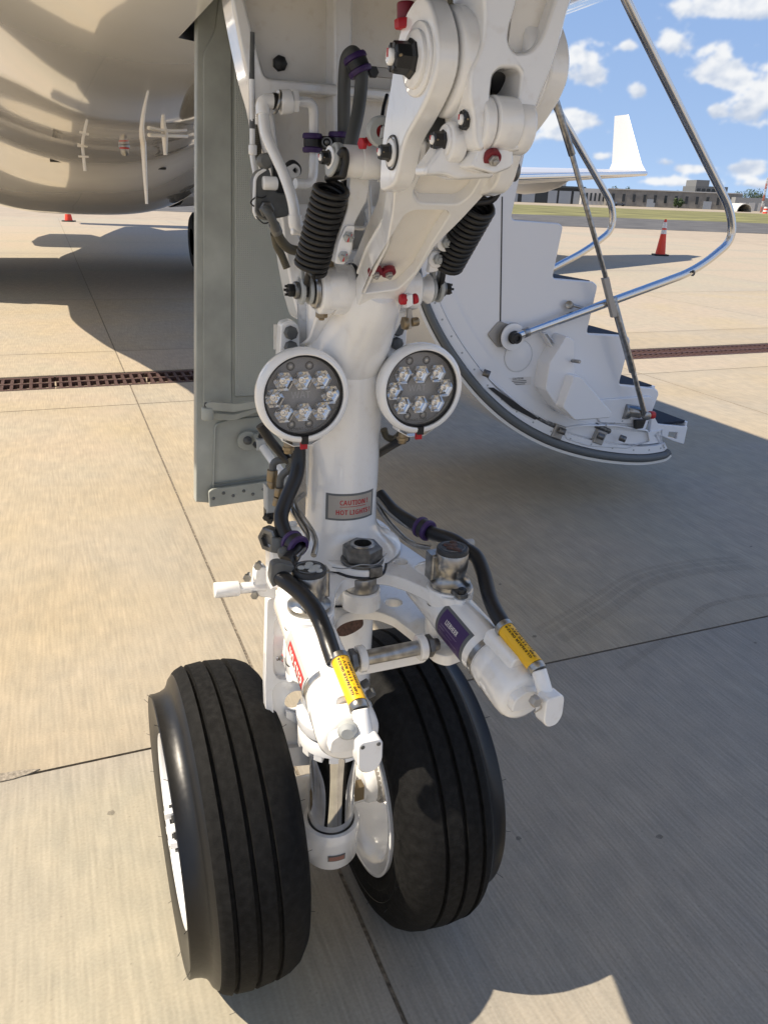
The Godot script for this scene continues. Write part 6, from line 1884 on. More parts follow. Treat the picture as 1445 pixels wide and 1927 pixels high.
func hoses() -> void:
	# black cable conduit down the starboard side of the strut
	var h = Sh.new()
	tube(h, spl([Vector3(-0.1118,0.9938,0.12),Vector3(-0.0985,0.9717,0.12),Vector3(-0.0806,0.9486,0.12),Vector3(-0.0693,0.9399,0.13)], 5), 0.0062, 14)
	part("light_cable", h, M.hose)
	h = Sh.new()
	tube(h, spl([Vector3(-0.0655,0.9684,0.13),Vector3(-0.0671,0.9449,0.135),Vector3(-0.0737,0.9272,0.145),Vector3(-0.0873,0.9068,0.155),Vector3(-0.0979,0.8899,0.165),Vector3(-0.1008,0.8797,0.175),Vector3(-0.0976,0.8664,0.188),Vector3(-0.0915,0.8613,0.205),Vector3(-0.0985,0.8552,0.22),Vector3(-0.1121,0.8534,0.235)], 6), 0.0095, 18)
	part("starboard_cable", h, M.hose)
	purple_clamp(Vector3(-0.0927,0.8638,0.207), Vector3(-0.0897,0.8616,0.213) - Vector3(-0.0957,0.8652,0.196), 0.0096)
	h = Sh.new()
	tube(h, spl([Vector3(-0.1311,0.853,0.262),Vector3(-0.1244,0.8521,0.275),Vector3(-0.1114,0.8446,0.3),Vector3(-0.1038,0.8362,0.328),Vector3(-0.1009,0.8243,0.35),Vector3(-0.102,0.8172,0.372),Vector3(-0.1019,0.8081,0.39)], 6), 0.0098, 18)
	part("starboard_cable", h, M.hose)
	var cb = Sh.new()
	prism(cb, fil([Vector2(-0.1377,0.8732),Vector2(-0.1296,0.8747),Vector2(-0.1107,0.8664),Vector2(-0.1133,0.8585),Vector2(-0.126,0.8578),Vector2(-0.1287,0.8471),Vector2(-0.1377,0.8417),Vector2(-0.1412,0.8547)], 0.004), Vector3(0, 0, 0.272), Vector3.RIGHT, Vector3.UP, 0.014, 0.002)
	part("cable_bracket", cb, M.grey)
	# port side
	h = Sh.new()
	tube(h, spl([Vector3(0.0709,0.8651,0.08),Vector3(0.0791,0.8524,0.11),Vector3(0.0882,0.8493,0.15),Vector3(0.1039,0.8463,0.19),Vector3(0.1185,0.8484,0.225),Vector3(0.1292,0.8418,0.245)], 6), 0.0092, 18)
	part("port_cable", h, M.hose)
	purple_clamp(Vector3(0.0983,0.8475,0.178), Vector3(0.1055,0.8472,0.2) - Vector3(0.0912,0.8502,0.165), 0.0093)
	h = Sh.new()
	tube(h, spl([Vector3(0.1276,0.842,0.245),Vector3(0.1346,0.8379,0.262),Vector3(0.1311,0.8273,0.29),Vector3(0.1234,0.8135,0.32),Vector3(0.1191,0.8052,0.345),Vector3(0.1174,0.7984,0.372)], 6), 0.0098, 18)
	part("port_cable", h, M.hose)
	var pb = Sh.new()
	rod(pb, Vector3(0.127,0.841,0.225), Vector3(0.1495,0.8394,0.225), 0.0062, 14)
	part("cable_ferrule", pb, M.plate)
	var rg = Sh.new()
	pipe(rg, Vector3(0.1283,0.8415,0.205) - Vector3(0, 0, 0.001), Vector3(0.1283,0.8415,0.205) + Vector3(0, 0, 0.001), 0.0036, 0.0024, 14)
	part("split_ring", rg, M.steel)
	h = Sh.new()
	tube(h, spl([Vector3(0.0735,0.9738,0.16),Vector3(0.0673,0.961,0.14),Vector3(0.0625,0.9416,0.11),Vector3(0.0582,0.9279,0.09)], 5), 0.0056, 12)
	part("light_cable", h, M.hose)
	h = Sh.new()
	tube(h, spl([Vector3(0.0572,0.9753,0.12),Vector3(0.0623,0.9644,0.12),Vector3(0.0691,0.9638,0.13),Vector3(0.0678,0.9757,0.15)], 5), 0.0050, 12)
	part("braided_lead", h, M.braid)
	# twin steel tubes on either side
	for q in [[Vector3(-0.055,0.8939,0.12),Vector3(-0.0768,0.8922,0.145),Vector3(-0.0632,0.8679,0.185),Vector3(-0.067,0.8651,0.215),Vector3(-0.0773,0.8589,0.235)], [Vector3(-0.0594,0.8913,0.12),Vector3(-0.082,0.8887,0.148),Vector3(-0.0675,0.861,0.185),Vector3(-0.0849,0.8582,0.215),Vector3(-0.1001,0.8587,0.235)], [Vector3(0.062,0.8632,0.09),Vector3(0.0722,0.8486,0.115),Vector3(0.0793,0.8452,0.145),Vector3(0.0996,0.8362,0.18),Vector3(0.1067,0.8413,0.205)], [Vector3(0.0606,0.8568,0.09),Vector3(0.0694,0.8375,0.115),Vector3(0.0815,0.8226,0.15),Vector3(0.0843,0.8284,0.19),Vector3(0.0954,0.8325,0.21)]]:
		var t = Sh.new()
		tube(t, bend(q, 0.012), 0.0036, 12)
		part("steel_tube", t, M.steel)
	# elbows and fittings on the starboard manifold
	var mf = Sh.new()
	box(mf, Vector3(-0.0937,0.8862,0.1), Vector3(0.020, 0.040, 0.020), 0.003)
	var man = part("manifold", mf, M.pale_grey)
	var e1 = Sh.new()
	tube(e1, bend([Vector3(-0.0935,0.9213,0.105),Vector3(-0.0925,0.939,0.105),Vector3(-0.0751,0.9419,0.11)], 0.008), 0.0050, 14)
	tube(e1, bend([Vector3(-0.0877,0.9065,0.12),Vector3(-0.088,0.9246,0.125),Vector3(-0.0765,0.9354,0.13)], 0.008), 0.0050, 14)
	part("elbow_pipes", e1, M.grey, man)
	var b1 = Sh.new()
	tube(b1, spl([Vector3(-0.0772,0.9341,0.13),Vector3(-0.0713,0.9414,0.132),Vector3(-0.0715,0.9489,0.128)], 5), 0.0075, 14)
	part("braided_hose", b1, M.braid, man)
	for q in [[Vector3(-0.0934,0.9272,0.105), Vector3(-0.0944,0.9116,0.105), 0.0072], [Vector3(-0.0944,0.9116,0.105), Vector3(-0.0954,0.9019,0.105), 0.0064], [Vector3(-0.0889,0.9074,0.122), Vector3(-0.0905,0.8956,0.122), 0.0062], [Vector3(-0.0913,0.8941,0.122), Vector3(-0.0937,0.8823,0.122), 0.0055]]:
		var f = Sh.new()
		rod(f, q[0], q[1], q[2], 18, 0.001)
		part("union", f, M.brass, man)
	var dk = Sh.new()
	box(dk, Vector3(-0.0941,0.863,0.1), Vector3(0.020, 0.016, 0.016), 0.002)
	for q in [Vector3(-0.102,0.8628,0.105), Vector3(-0.097,0.8575,0.105)]: nut(dk, q, Vector3(-0.6, -0.2, 1), 0.0048, 0.008)
	part("fitting_cluster", dk, M.dark, man)
	var hx = Sh.new()
	var hq = Vector3(-0.1184,0.8592,0.175)
	lathe(hx, hq, Vector3(-0.85, 0.05, 0.5), [Vector2(-0.012, 0.0), Vector2(-0.012, 0.016), Vector2(-0.010, 0.0175), Vector2(0.001, 0.0175), Vector2(0.003, 0.0155), Vector2(0.003, 0.010), Vector2(-0.002, 0.009), Vector2(-0.002, 0)], 6, true)
	part("hex_union", hx, M.dull_steel, man)
	hx = Sh.new()
	rod(hx, Vector3(-0.1107,0.8493,0.195), Vector3(-0.1071,0.8671,0.19), 0.0105, 22)
	part("capped_stub", hx, M.grey, man)
	hx = Sh.new()
	box(hx, Vector3(-0.1074,0.8223,0.17), Vector3(0.022, 0.06, 0.03), 0.004)
	part("mounting_lug", hx, M.white, man)
	hx = Sh.new()
	lathe(hx, Vector3(-0.1072,0.8556,0.21), Vector3(-0.2, 0.2, 1), [Vector2(0, 0.0085), Vector2(0.005, 0.0085), Vector2(0.009, 0.005), Vector2(0.0095, 0)], 14)
	part("sealed_bolt", hx, M.grey, man)
	var rt = Sh.new()
	prism(rt, [Vector2(-0.1089,0.7923),Vector2(-0.1033,0.7929),Vector2(-0.1035,0.7758),Vector2(-0.1085,0.7751)], Vector3(0, 0, 0.19), Vector3.RIGHT, Vector3.UP, 0.004)
	part("red_flag", rt, M.bright_red, man)

# ------------------------------------------------------------------ nose gear door
func gear_door() -> void:
	var zd = -0.10
	var sh = Sh.new()
	prism(sh, [Vector2(-0.1263,1.492),Vector2(-0.1655,0.8115),Vector2(-0.1441,0.8072),Vector2(-0.0005,0.8112),Vector2(0.0064,1.09),Vector2(0.0044,1.524)], Vector3(0, 0, zd), Vector3.RIGHT, Vector3.UP, 0.022, 0.002)
	var d = part("gear_door", sh, M.door_smooth, jet, "grey green gear door hanging behind the strut")
	var pn = Sh.new()
	prism(pn, fil([Vector2(-0.0824,1.497),Vector2(-0.1032,0.9594),Vector2(-0.1177,0.942),Vector2(-0.1482,0.9426),Vector2(-0.1227,1.429),Vector2(-0.1066,1.454),Vector2(-0.0993,1.495)], 0.01), Vector3(0, 0, zd + 0.0025), Vector3.RIGHT, Vector3.UP, 0.006, 0.002)
	part("edge_panel", pn, M.door_smooth, d)
	pn = Sh.new()
	prism(pn, fil([Vector2(-0.0801,1.497),Vector2(-0.0989,0.9761),Vector2(0.0012,0.9752),Vector2(0.0046,1.506)], 0.004), Vector3(0, 0, zd + 0.0045), Vector3.RIGHT, Vector3.UP, 0.008, 0.0025)
	part("woven_panel", pn, M.door, d)
	pn = Sh.new()
	prism(pn, fil([Vector2(-0.1313,0.9369),Vector2(-0.1395,0.8324),Vector2(-0.1392,0.8377),Vector2(-0.0015,0.8452),Vector2(-0.0008,0.9463),Vector2(-0.11,0.942)], 0.008), Vector3(0, 0, zd + 0.004), Vector3.RIGHT, Vector3.UP, 0.006, 0.002)
	part("lower_panel", pn, M.door, d)
	var rb = Sh.new()
	prism(rb, [Vector2(-0.1365,0.9521),Vector2(-0.0024,0.9616),Vector2(-0.0024,0.9548),Vector2(-0.1368,0.9456)], Vector3(0, 0, -0.088), Vector3.RIGHT, Vector3.UP, 0.014, 0.002)
	part("stiffener", rb, M.door_smooth, d)
	# strip with rivets along the bottom
	var st = Sh.new()
	prism(st, fil([Vector2(-0.1468,0.8308),Vector2(-0.1409,0.8346),Vector2(-0.0038,0.8408),Vector2(-0.004,0.8114),Vector2(-0.1465,0.8049)], 0.003), Vector3(0, 0, -0.088), Vector3.RIGHT, Vector3.UP, 0.006, 0.001)
	part("rivet_strip", st, M.door_smooth, d)
	for q in [Vector3(-0.14,0.8194,-0.088), Vector3(-0.1239,0.8265,-0.088), Vector3(-0.109,0.8204,-0.088), Vector3(-0.0919,0.8266,-0.088), Vector3(-0.0776,0.8196,-0.088), Vector3(-0.0602,0.8258,-0.088), Vector3(-0.0429,0.8203,-0.088), Vector3(-0.0252,0.8275,-0.088)]:
		var r = Sh.new()
		lathe(r, q, Vector3(0, 0, 1), [Vector2(0, 0.0028), Vector2(0.0012, 0.0024), Vector2(0.0018, 0.0012), Vector2(0.002, 0)], 10)
		part("rivet", r, M.grey, d)
	# hinge arm
	var ar = Sh.new()
	prism(ar, fil([Vector2(-0.15,0.9769),Vector2(-0.1421,0.9812),Vector2(-0.1035,0.9756),Vector2(-0.0748,0.9786),Vector2(-0.0735,0.9672),Vector2(-0.1087,0.963),Vector2(-0.1458,0.9687)], 0.003), Vector3(0, 0, -0.06), Vector3.RIGHT, Vector3.UP, 0.006, 0.001)
	prism(ar, fil([Vector2(-0.1435,0.9615),Vector2(-0.1058,0.9556),Vector2(-0.07,0.9631),Vector2(-0.0685,0.9564),Vector2(-0.1062,0.9458),Vector2(-0.1378,0.9497)], 0.003), Vector3(0, 0, -0.075), Vector3.RIGHT, Vector3.UP, 0.006, 0.001)
	rod(ar, Vector3(-0.1453,0.9719,-0.066), Vector3(-0.1463,0.9527,-0.066), 0.009, 20, 0.002)
	var arm = part("hinge_arm", ar, M.door_smooth, d)
	var ab = Sh.new()
	rod(ab, Vector3(-0.1443,0.9782,-0.066), Vector3(-0.1453,0.9719,-0.066), 0.0055, 12)
	part("hinge_bolt", ab, M.dark, d)
	# actuating rod with its bracket
	var bk = Sh.new()
	lathe(bk, Vector3(-0.082,0.9073,-0.094), Vector3(0, 0, 1), [Vector2(0, 0.016), Vector2(0.003, 0.015), Vector2(0.004, 0.012), Vector2(0.004, 0)], 24)
	prism(bk, fil([Vector2(-0.0738,0.9187),Vector2(-0.062,0.9212),Vector2(-0.0386,0.9125),Vector2(-0.0389,0.8951),Vector2(-0.061,0.8935),Vector2(-0.0726,0.9015)], 0.004), Vector3(0, 0, -0.085), Vector3.RIGHT, Vector3.UP, 0.008, 0.001)
	part("rod_bracket", bk, M.door_smooth, d)
	var bt = Sh.new()
	lathe(bt, Vector3(-0.0831,0.9089,-0.089), Vector3(0, 0, 1), [Vector2(0, 0.007), Vector2(0.004, 0.006), Vector2(0.006, 0.003), Vector2(0.009, 0.002), Vector2(0.009, 0)], 12)
	part("bracket_bolt", bt, M.grey, d)
	for q in [Vector3(-0.0751,0.9079,-0.07), Vector3(-0.0666,0.92,-0.07), Vector3(-0.0535,0.9095,-0.07)]:
		var n = Sh.new()
		nut(n, q, Vector3(0.2, 0.1, 1), 0.0055, 0.008)
		part("rod_nut", n, M.dark, d)
	var re = Sh.new()
	box(re, Vector3(-0.0688,0.9098,-0.062), Vector3(0.014, 0.018, 0.010), 0.002)
	part("rod_end", re, M.pale_grey, d)
	var rd = Sh.new()
	rod(rd, Vector3(-0.0666,0.9058,-0.058), Vector3(-0.0498,0.8749,0.03), 0.0068, 18)
	part("push_rod", rd, M.white, d)
	var rdl = Sh.new()
	rod(rdl, Vector3(-0.06,0.8817,0.03), Vector3(-0.0512,0.8768,0.035), 0.009, 16)
	part("rod_joint", rdl, M.pale_grey, d)

# ------------------------------------------------------------------ airstair door
func airstair() -> void:
	var zs = -1.6
	var g = grp("airstair", jet, "white folding airstair door lowered on the port side")
	var R_ = Vector3.RIGHT
	var side = [Vector2(1.281,1.398),Vector2(1.253,1.198),Vector2(1.463,1.19),Vector2(1.484,1.177),Vector2(1.462,0.9883),Vector2(1.654,0.9753),Vector2(1.68,0.9588),Vector2(1.657,0.7703),Vector2(1.862,0.7555),Vector2(1.885,0.7371),Vector2(1.859,0.5482),Vector2(2.062,0.5208),Vector2(2.087,0.4979),Vector2(2.056,0.3791),Vector2(2.028,0.2676),Vector2(1.809,0.2813),Vector2(1.607,0.3363),Vector2(1.438,0.4119),Vector2(1.275,0.5189),Vector2(1.17,0.6044),Vector2(1.067,0.7149),Vector2(0.9806,0.8253),Vector2(0.9112,0.9228),Vector2(0.85,1.034),Vector2(0.864,1.16),Vector2(0.8916,1.383),Vector2(1.006,1.488),Vector2(1.312,1.591)]
	var sh = Sh.new()
	prism(sh, fil(side, 0.016, 4), Vector3(0, 0, zs), R_, Vector3.UP, 0.03, 0.006)
	part("side_panel", sh, M.stair, g)
	sh = Sh.new()
	prism(sh, fil(side, 0.016, 4), Vector3(0, 0, -2.37), R_, Vector3.UP, 0.03, 0.006)
	part("side_panel", sh, M.stair, g)
	# steps with dark treads
	var lips = [Vector3(1.281,1.398,-1.6), Vector3(1.253,1.198,-1.6), Vector3(1.462,0.9883,-1.6), Vector3(1.657,0.7703,-1.6), Vector3(1.859,0.5482,-1.6)]
	var noses = [Vector3(1.482,1.188,-1.6), Vector3(1.678,0.9711,-1.6), Vector3(1.882,0.7505,-1.6), Vector3(2.083,0.5148,-1.6)]
	for k in 4:
		var a: Vector3 = lips[k + 1]; var b: Vector3 = noses[k]
		var y: float = (a.y + b.y) * 0.5
		var st = Sh.new()
		box(st, Vector3((a.x + b.x) * 0.5 - 0.01, y - 0.020, -2.0), Vector3(b.x - a.x + 0.02, 0.022, 0.742), 0.004)
		part("step", st, M.stair, g)
		var tr = Sh.new()
		box(tr, Vector3((a.x + b.x) * 0.5 - 0.012, y - 0.006, -2.0), Vector3(b.x - a.x - 0.012, 0.006, 0.735), 0.002)
		part("tread", tr, M.navy, g)
		var rs = Sh.new()
		var h: float = (lips[k].y - y)
		if k > 0: box(rs, Vector3(a.x - 0.006, y + h * 0.5 - 0.02, -2.0), Vector3(0.012, absf(h), 0.742), 0.002)
		else: box(rs, Vector3(a.x - 0.006, y + 0.1, -2.0), Vector3(0.012, 0.24, 0.742), 0.002)
		part("riser", rs, M.stair, g)
	# lowest folding step
	var ls = Sh.new()
	prism(ls, fil([Vector2(2.061,0.4129),Vector2(2.108,0.3557),Vector2(2.282,0.3303),Vector2(2.279,0.2464),Vector2(2.212,0.2673),Vector2(2.119,0.3052),Vector2(2.067,0.3241)], 0.006), Vector3(0, 0, -1.598), R_, Vector3.UP, 0.02, 0.003, [[Vector2(2.178,0.3131),Vector2(2.228,0.3066),Vector2(2.229,0.2762),Vector2(2.177,0.2905)]])
	part("lower_step_side", ls, M.stair, g)
	var la = Vector3(2.108,0.3557,-1.6); var lb = Vector3(2.282,0.3303,-1.6)
	var lt = Sh.new()
	box(lt, Vector3((la.x + lb.x) / 2, la.y - 0.008, -1.99), Vector3(lb.x - la.x, 0.012, 0.74), 0.003)
	part("tread", lt, M.navy, g)
	var lf = Sh.new()
	box(lf, Vector3(lb.x, la.y - 0.035, -1.99), Vector3(0.012, 0.06, 0.76), 0.002)
	part("lower_step_edge", lf, M.stair, g)
	# the door's curved skin, flange and seal
	var arc = spl([Vector3(0.8205,1.088,-1.6),Vector3(0.8686,0.9233,-1.6),Vector3(0.9413,0.7872,-1.6),Vector3(1.045,0.6523,-1.6),Vector3(1.179,0.514,-1.6),Vector3(1.338,0.3944,-1.6),Vector3(1.532,0.2953,-1.6),Vector3(1.762,0.2217,-1.6),Vector3(2.001,0.1794,-1.6),Vector3(2.152,0.1806,-1.6),Vector3(2.196,0.2023,-1.6)], 6)
	var arc_in = []
	for i in arc.size():
		var t: Vector3 = (arc[mini(i + 1, arc.size() - 1)] - arc[maxi(i - 1, 0)]).normalized()
		arc_in.append(arc[i] + Vector3(-t.y, t.x, 0))
	var strip = func(d0: float, d1: float, z0: float, z1: float) -> Sh:
		var s = Sh.new()
		for i in arc.size() - 1:
			var n0: Vector3 = arc_in[i] - arc[i]; var n1: Vector3 = arc_in[i + 1] - arc[i + 1]
			var a0: Vector3 = arc[i] + n0 * d0; var b0: Vector3 = arc[i + 1] + n1 * d0
			var a1: Vector3 = arc[i] + n0 * d1; var b1: Vector3 = arc[i + 1] + n1 * d1
			var f = Vector3(0, 0, z0 - zs); var k = Vector3(0, 0, z1 - zs)
			var F = Vector3(0, 0, 1)
			s.quad(a0 + f, b0 + f, b1 + f, a1 + f, F, F, F, F)
			s.quad(a0 + k, b0 + k, b1 + k, a1 + k, -F, -F, -F, -F)
			s.quad(a0 + f, b0 + f, b0 + k, a0 + k, -n0, -n1, -n1, -n0)
			s.quad(a1 + f, b1 + f, b1 + k, a1 + k, n0, n1, n1, n0)
		return s
	part("door_skin", strip.call(0.0, 0.012, -1.575, -2.45), M.skin, g)
	part("edge_flange", strip.call(0.050, 0.085, -1.580, -2.42), M.stair, g)
	part("edge_flange", strip.call(0.012, 0.050, -1.600, -2.41), M.plate_edge, g)
	part("inner_flange", strip.call(0.092, 0.150, -1.592, -1.61), M.stair, g)
	var sl = Sh.new()
	var sp = []
	for i in arc.size(): sp.append(arc[i] + (arc_in[i] - arc[i]) * 0.031 + Vector3(0, 0, 0.022))
	tube(sl, sp, 0.0165, 12)
	part("door_seal", sl, M.plate_edge, g)
	for i in range(8, arc.size() - 4, 3):
		var rv = Sh.new()
		var q: Vector3 = arc[i] + (arc_in[i] - arc[i]) * 0.068 + Vector3(0, 0, 0.0205)
		rod(rv, q - Vector3(0, 0, 0.001), q + Vector3(0, 0, 0.001), 0.0042, 8, 0.0004)
		part("rivet", rv, M.pale_grey, g)
	# latch blocks along the flange
	for q in [Vector3(1.175,0.6401,-1.58), Vector3(1.56,0.3785,-1.58), Vector3(1.762,0.3393,-1.58), Vector3(1.88,0.3202,-1.58)]:
		var lb2 = Sh.new()
		rod(lb2, q + Vector3(-0.01, 0.004, 0.02), q + Vector3(0.012, -0.004, 0.035), 0.014, 12)
		part("latch_pin", lb2, M.dull_steel, g)
	for q in [Vector3(1.56,0.3678,-1.585), Vector3(1.778,0.3269,-1.585)]:
		var lk = Sh.new()
		box(lk, q, Vector3(0.055, 0.060, 0.030), 0.006, Basis(Vector3(0, 0, 1), -0.35))
		part("latch_block", lk, M.dark if q.x > 2.0 else M.plate, g)
	for q in [[Vector3(1.461,0.429,-1.59), Vector3(1.567,0.3798,-1.59)], [Vector3(1.757,0.3796,-1.59), Vector3(1.835,0.345,-1.59)]]:
		var rd = Sh.new()
		rod(rd, q[0], q[1], 0.012, 14)
		part("latch_rod", rd, M.dull_steel, g)
	# gearbox cover
	var cv = Sh.new()
	prism(cv, fil([Vector2(1.498,0.7813),Vector2(1.538,0.7636),Vector2(1.563,0.6343),Vector2(1.634,0.559),Vector2(1.548,0.4516),Vector2(1.502,0.4858),Vector2(1.429,0.5706),Vector2(1.433,0.672)], 0.010), Vector3(0, 0, -1.515), R_, Vector3.UP, 0.09, 0.005)
	part("gear_cover", cv, M.stair, g)
	cv = Sh.new()
	prism(cv, fil([Vector2(1.52,0.6322),Vector2(1.556,0.6283),Vector2(1.736,0.4667),Vector2(1.729,0.4468),Vector2(1.553,0.4481),Vector2(1.486,0.5055)], 0.010), Vector3(0, 0, -1.465), R_, Vector3.UP, 0.10, 0.005)
	part("triangular_cover", cv, M.stair, g)
	cv = Sh.new()
	rod(cv, Vector3(1.535,0.6824,-1.51), Vector3(1.533,0.6865,-1.49) + Vector3(0.01, 0, 0.02), 0.0075, 12)
	part("cover_pin", cv, M.steel, g)
	var bk = Sh.new()
	prism(bk, fil([Vector2(1.418,0.7855),Vector2(1.437,0.7891),Vector2(1.5,0.7288),Vector2(1.483,0.7127)], 0.006), Vector3(0, 0, -1.56), R_, Vector3.UP, 0.03, 0.004)
	part("cover_bracket", bk, M.stair, g)
	var rc = Sh.new()
	var rcp = Vector3(1.34,0.6922,-1.598)
	pipe(rc, rcp, rcp + Vector3(0, 0, 0.0008), 0.064, 0.0630, 36)
	part("access_ring", rc, M.pale_grey, g)
	rc = Sh.new()
	rod(rc, rcp - Vector3(0, 0, 0.002), rcp + Vector3(0, 0, 0.0004), 0.061, 36, 0.0005)
	part("access_disc", rc, M.stair, g)
	# rows of small fasteners
	for q in [[Vector3(0.9893,0.845,-1.598), Vector3(1.226,0.6338,-1.598), 8], [Vector3(1.794,0.3836,-1.566), Vector3(2.001,0.4115,-1.566), 6]]:
		for k in q[2]:
			var rv = Sh.new()
			var at: Vector3 = q[0].lerp(q[1], float(k) / (q[2] - 1))
			rod(rv, at - Vector3(0, 0, 0.002), at + Vector3(0, 0, 0.0012), 0.0038, 8, 0.0004)
			part("rivet", rv, M.pale_grey, g)
	# stiffened shelf along the flange and its cut edge
	var shf = Sh.new()
	prism(shf, fil([Vector2(1.579,0.3845),Vector2(1.685,0.3905),Vector2(1.853,0.378),Vector2(2.039,0.3398),Vector2(2.062,0.2837),Vector2(1.932,0.2602),Vector2(1.73,0.2875),Vector2(1.603,0.3314)], 0.012), Vector3(0, 0, -1.575), R_, Vector3.UP, 0.03, 0.006)
	part("flange_shelf", shf, M.stair, g)
	shf = Sh.new()
	prism(shf, fil([Vector2(1.084,0.665),Vector2(1.166,0.6571),Vector2(1.219,0.6043),Vector2(1.379,0.4866),Vector2(1.53,0.4085),Vector2(1.524,0.372),Vector2(1.385,0.4326),Vector2(1.238,0.5304),Vector2(1.111,0.6265)], 0.012), Vector3(0, 0, -1.58), R_, Vector3.UP, 0.03, 0.005)
	part("flange_shelf", shf, M.stair, g)
	shf = Sh.new()
	prism(shf, [Vector2(1.203,0.5773),Vector2(1.227,0.576),Vector2(1.399,0.4693),Vector2(1.455,0.4339),Vector2(1.435,0.4308),Vector2(1.322,0.4877)], Vector3(0, 0, -1.5745), R_, Vector3.UP, 0.004)
	part("rubber_strip", shf, M.dark, g)
	# seam and placard
	var sm = Sh.new()
	prism(sm, [Vector2(1.203,1.275),Vector2(1.207,1.275),Vector2(1.249,0.8028),Vector2(1.244,0.803)], Vector3(0, 0, -1.598), R_, Vector3.UP, 0.002)
	part("panel_seam", sm, M.dark, g)
	var pc = Sh.new()
	prism(pc, [Vector2(1.289,0.6052),Vector2(1.41,0.6056),Vector2(1.412,0.5728),Vector2(1.29,0.5729)], Vector3(0, 0, -1.5975), R_, Vector3.UP, 0.003)
	part("placard", pc, M.reflective, g)
	part("lettering", letters("CAUTION", 0.0085, Vector3(1.348,0.6011,-1.597), R_, Vector3.UP), M.ink, g)
	for k in 3:
		var pl = Sh.new()
		box(pl, Vector3(1.349,0.5916,-1.597) - Vector3(0, 0.0068 * k, 0), Vector3([0.078, 0.082, 0.070][k], 0.0022, 0.001))
		part("print_line", pl, M.ink, g)
	# swept recess by the flange, torque tube, and lower arm
	var ta = Sh.new()
	rod(ta, Vector3(1.895,0.4313,-1.6), Vector3(1.924,0.4269,-1.6), 0.036, 24); rod(ta, Vector3(1.915,0.4349,-1.59), Vector3(1.966,0.4298,-1.56), 0.026, 24)
	part("torque_tube", ta, M.steel, g)
	ta = Sh.new()
	prism(ta, fil([Vector2(1.751,0.4922),Vector2(2.033,0.4916),Vector2(2.062,0.4492),Vector2(2.028,0.3595),Vector2(1.777,0.3876),Vector2(1.741,0.4395)], 0.012), Vector3(0, 0, -1.588), R_, Vector3.UP, 0.02, 0.006)
	part("lower_arm", ta, M.stair, g)
	# handrails: bent chrome tubes on pivot discs
	var near = bend([Vector3(1.288,0.7763,-1.555),Vector3(2.126,1.024,-1.555),Vector3(2.289,1.143,-1.555),Vector3(2.247,1.257,-1.555),Vector3(1.616,1.899,-1.555),Vector3(1.524,2,-1.555)], 0.17, 10)
	var rl = Sh.new()
	tube(rl, near, 0.0165, 20)
	part("handrail", rl, M.rail, g)
	for q in [[Vector3(1.325,0.7874,-1.555), Vector3(1.348,0.7949,-1.555)], [Vector3(2.1,1.016,-1.555), Vector3(2.105,1.018,-1.555)]]:
		var cu = Sh.new()
		rod(cu, q[0], q[1], 0.0185, 18)
		part("rail_collar", cu, M.steel, g)
	for q in [Vector3(1.723,0.9148,-1.535), Vector3(2.087,1.02,-1.535)]:
		var sc = Sh.new()
		rod(sc, q, q + Vector3(0, 0, 0.004), 0.006, 10)
		part("rail_screw", sc, M.dark, g)
	var far = bend([Vector3(1.598,0.7613,-2.415),Vector3(2.202,1.042,-2.415),Vector3(2.342,1.141,-2.415),Vector3(2.318,1.257,-2.415),Vector3(1.931,1.664,-2.415),Vector3(1.77,1.835,-2.415)], 0.17, 10)
	rl = Sh.new()
	tube(rl, far, 0.0165, 20)
	part("handrail", rl, M.rail, g)
	var dc = Sh.new()
	var dp = Vector3(1.288,0.7738,-1.57)
	lathe(dc, dp, Vector3(0, 0, 1), [Vector2(-0.03, 0), Vector2(-0.03, 0.020), Vector2(-0.008, 0.020), Vector2(-0.006, 0.050), Vector2(0.0, 0.053), Vector2(0.006, 0.052), Vector2(0.008, 0.040), Vector2(0.006, 0.034), Vector2(0.006, 0)], 48)
	part("pivot_disc", dc, M.stair, g)
	dc = Sh.new()
	lathe(dc, dp, Vector3(0, 0, 1), [Vector2(-0.007, 0.0520), Vector2(-0.003, 0.0538), Vector2(0.000, 0.0535)], 48)
	part("disc_edge", dc, M.dark, g)
	dc = Sh.new()
	lathe(dc, dp + Vector3(0, 0, 0.006), Vector3(0, 0, 1), [Vector2(0, 0.024), Vector2(0.006, 0.026), Vector2(0.008, 0.021), Vector2(0.030, 0.021), Vector2(0.033, 0.018), Vector2(0.033, 0.011), Vector2(0.026, 0.009), Vector2(0.026, 0)], 20)
	part("pivot_hub", dc, M.dark, g)
	dc = Sh.new()
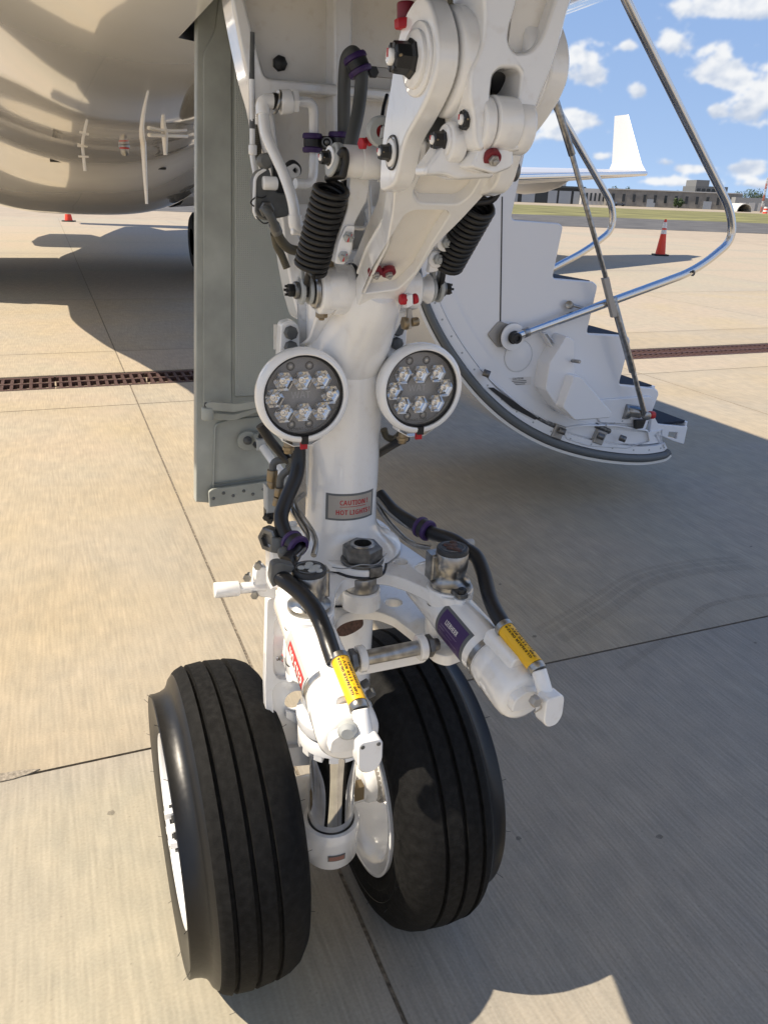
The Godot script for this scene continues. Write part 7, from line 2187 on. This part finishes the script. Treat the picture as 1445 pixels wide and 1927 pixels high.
	prism(dc, fil([Vector2(1.19,0.7815),Vector2(1.236,0.8327),Vector2(1.29,0.8152),Vector2(1.282,0.7376),Vector2(1.242,0.7287)], 0.012), Vector3(0, 0, -1.592), R_, Vector3.UP, 0.01, 0.002)
	part("pivot_plate", dc, M.plate, g)
	# small clip with a peg above the rail
	dc = Sh.new()
	rod(dc, Vector3(1.559,0.884,-1.6), Vector3(1.53,0.8926,-1.57), 0.015, 16); rod(dc, Vector3(1.547,0.8889,-1.58), Vector3(1.595,0.8785,-1.56), 0.006, 10)
	part("rail_clip", dc, M.steel, g)
	# telescopic stay
	var s1 = Sh.new()
	rod(s1, Vector3(1.963,0.4237,-1.53), Vector3(1.807,0.7259,-1.53), 0.0105, 16); rod(s1, Vector3(1.86,0.6181,-1.53), Vector3(1.703,0.9218,-1.53), 0.0145, 6, 0.002)
	part("stay", s1, M.steel, g)
	s1 = Sh.new()
	prism(s1, [Vector2(1.637,0.9959),Vector2(1.666,0.9998),Vector2(1.734,0.8485),Vector2(1.709,0.8448)], Vector3(0, 0, -1.518), R_, Vector3.UP, 0.02, 0.003)
	part("stay_joint", s1, M.plate, g)
	s1 = Sh.new()
	rod(s1, Vector3(1.659,0.9948,-1.53), Vector3(1.431,1.431,-1.53), 0.0095, 14); rod(s1, Vector3(1.437,1.421,-1.53), Vector3(1.3,1.665,-1.53), 0.013, 14)
	part("stay", s1, M.steel, g)
	s1 = Sh.new()
	lathe(s1, Vector3(1.969,0.4233,-1.53), Vector3(0, 0, 1), [Vector2(-0.012, 0), Vector2(-0.012, 0.018), Vector2(0.012, 0.018), Vector2(0.016, 0.012), Vector2(0.016, 0)], 14)
	part("stay_eye", s1, M.steel, g)
	s1 = Sh.new()
	rod(s1, Vector3(1.994,0.4212,-1.54), Vector3(2.018,0.4196,-1.54), 0.017, 14)
	part("red_knob", s1, M.bright_red, g)
	s1 = Sh.new()
	prism(s1, fil([Vector2(1.945,0.3931),Vector2(2.002,0.3938),Vector2(1.992,0.3559),Vector2(1.952,0.3542)], 0.004), Vector3(0, 0, -1.56), R_, Vector3.UP, 0.02, 0.002)
	part("stay_stop", s1, M.dark, g)
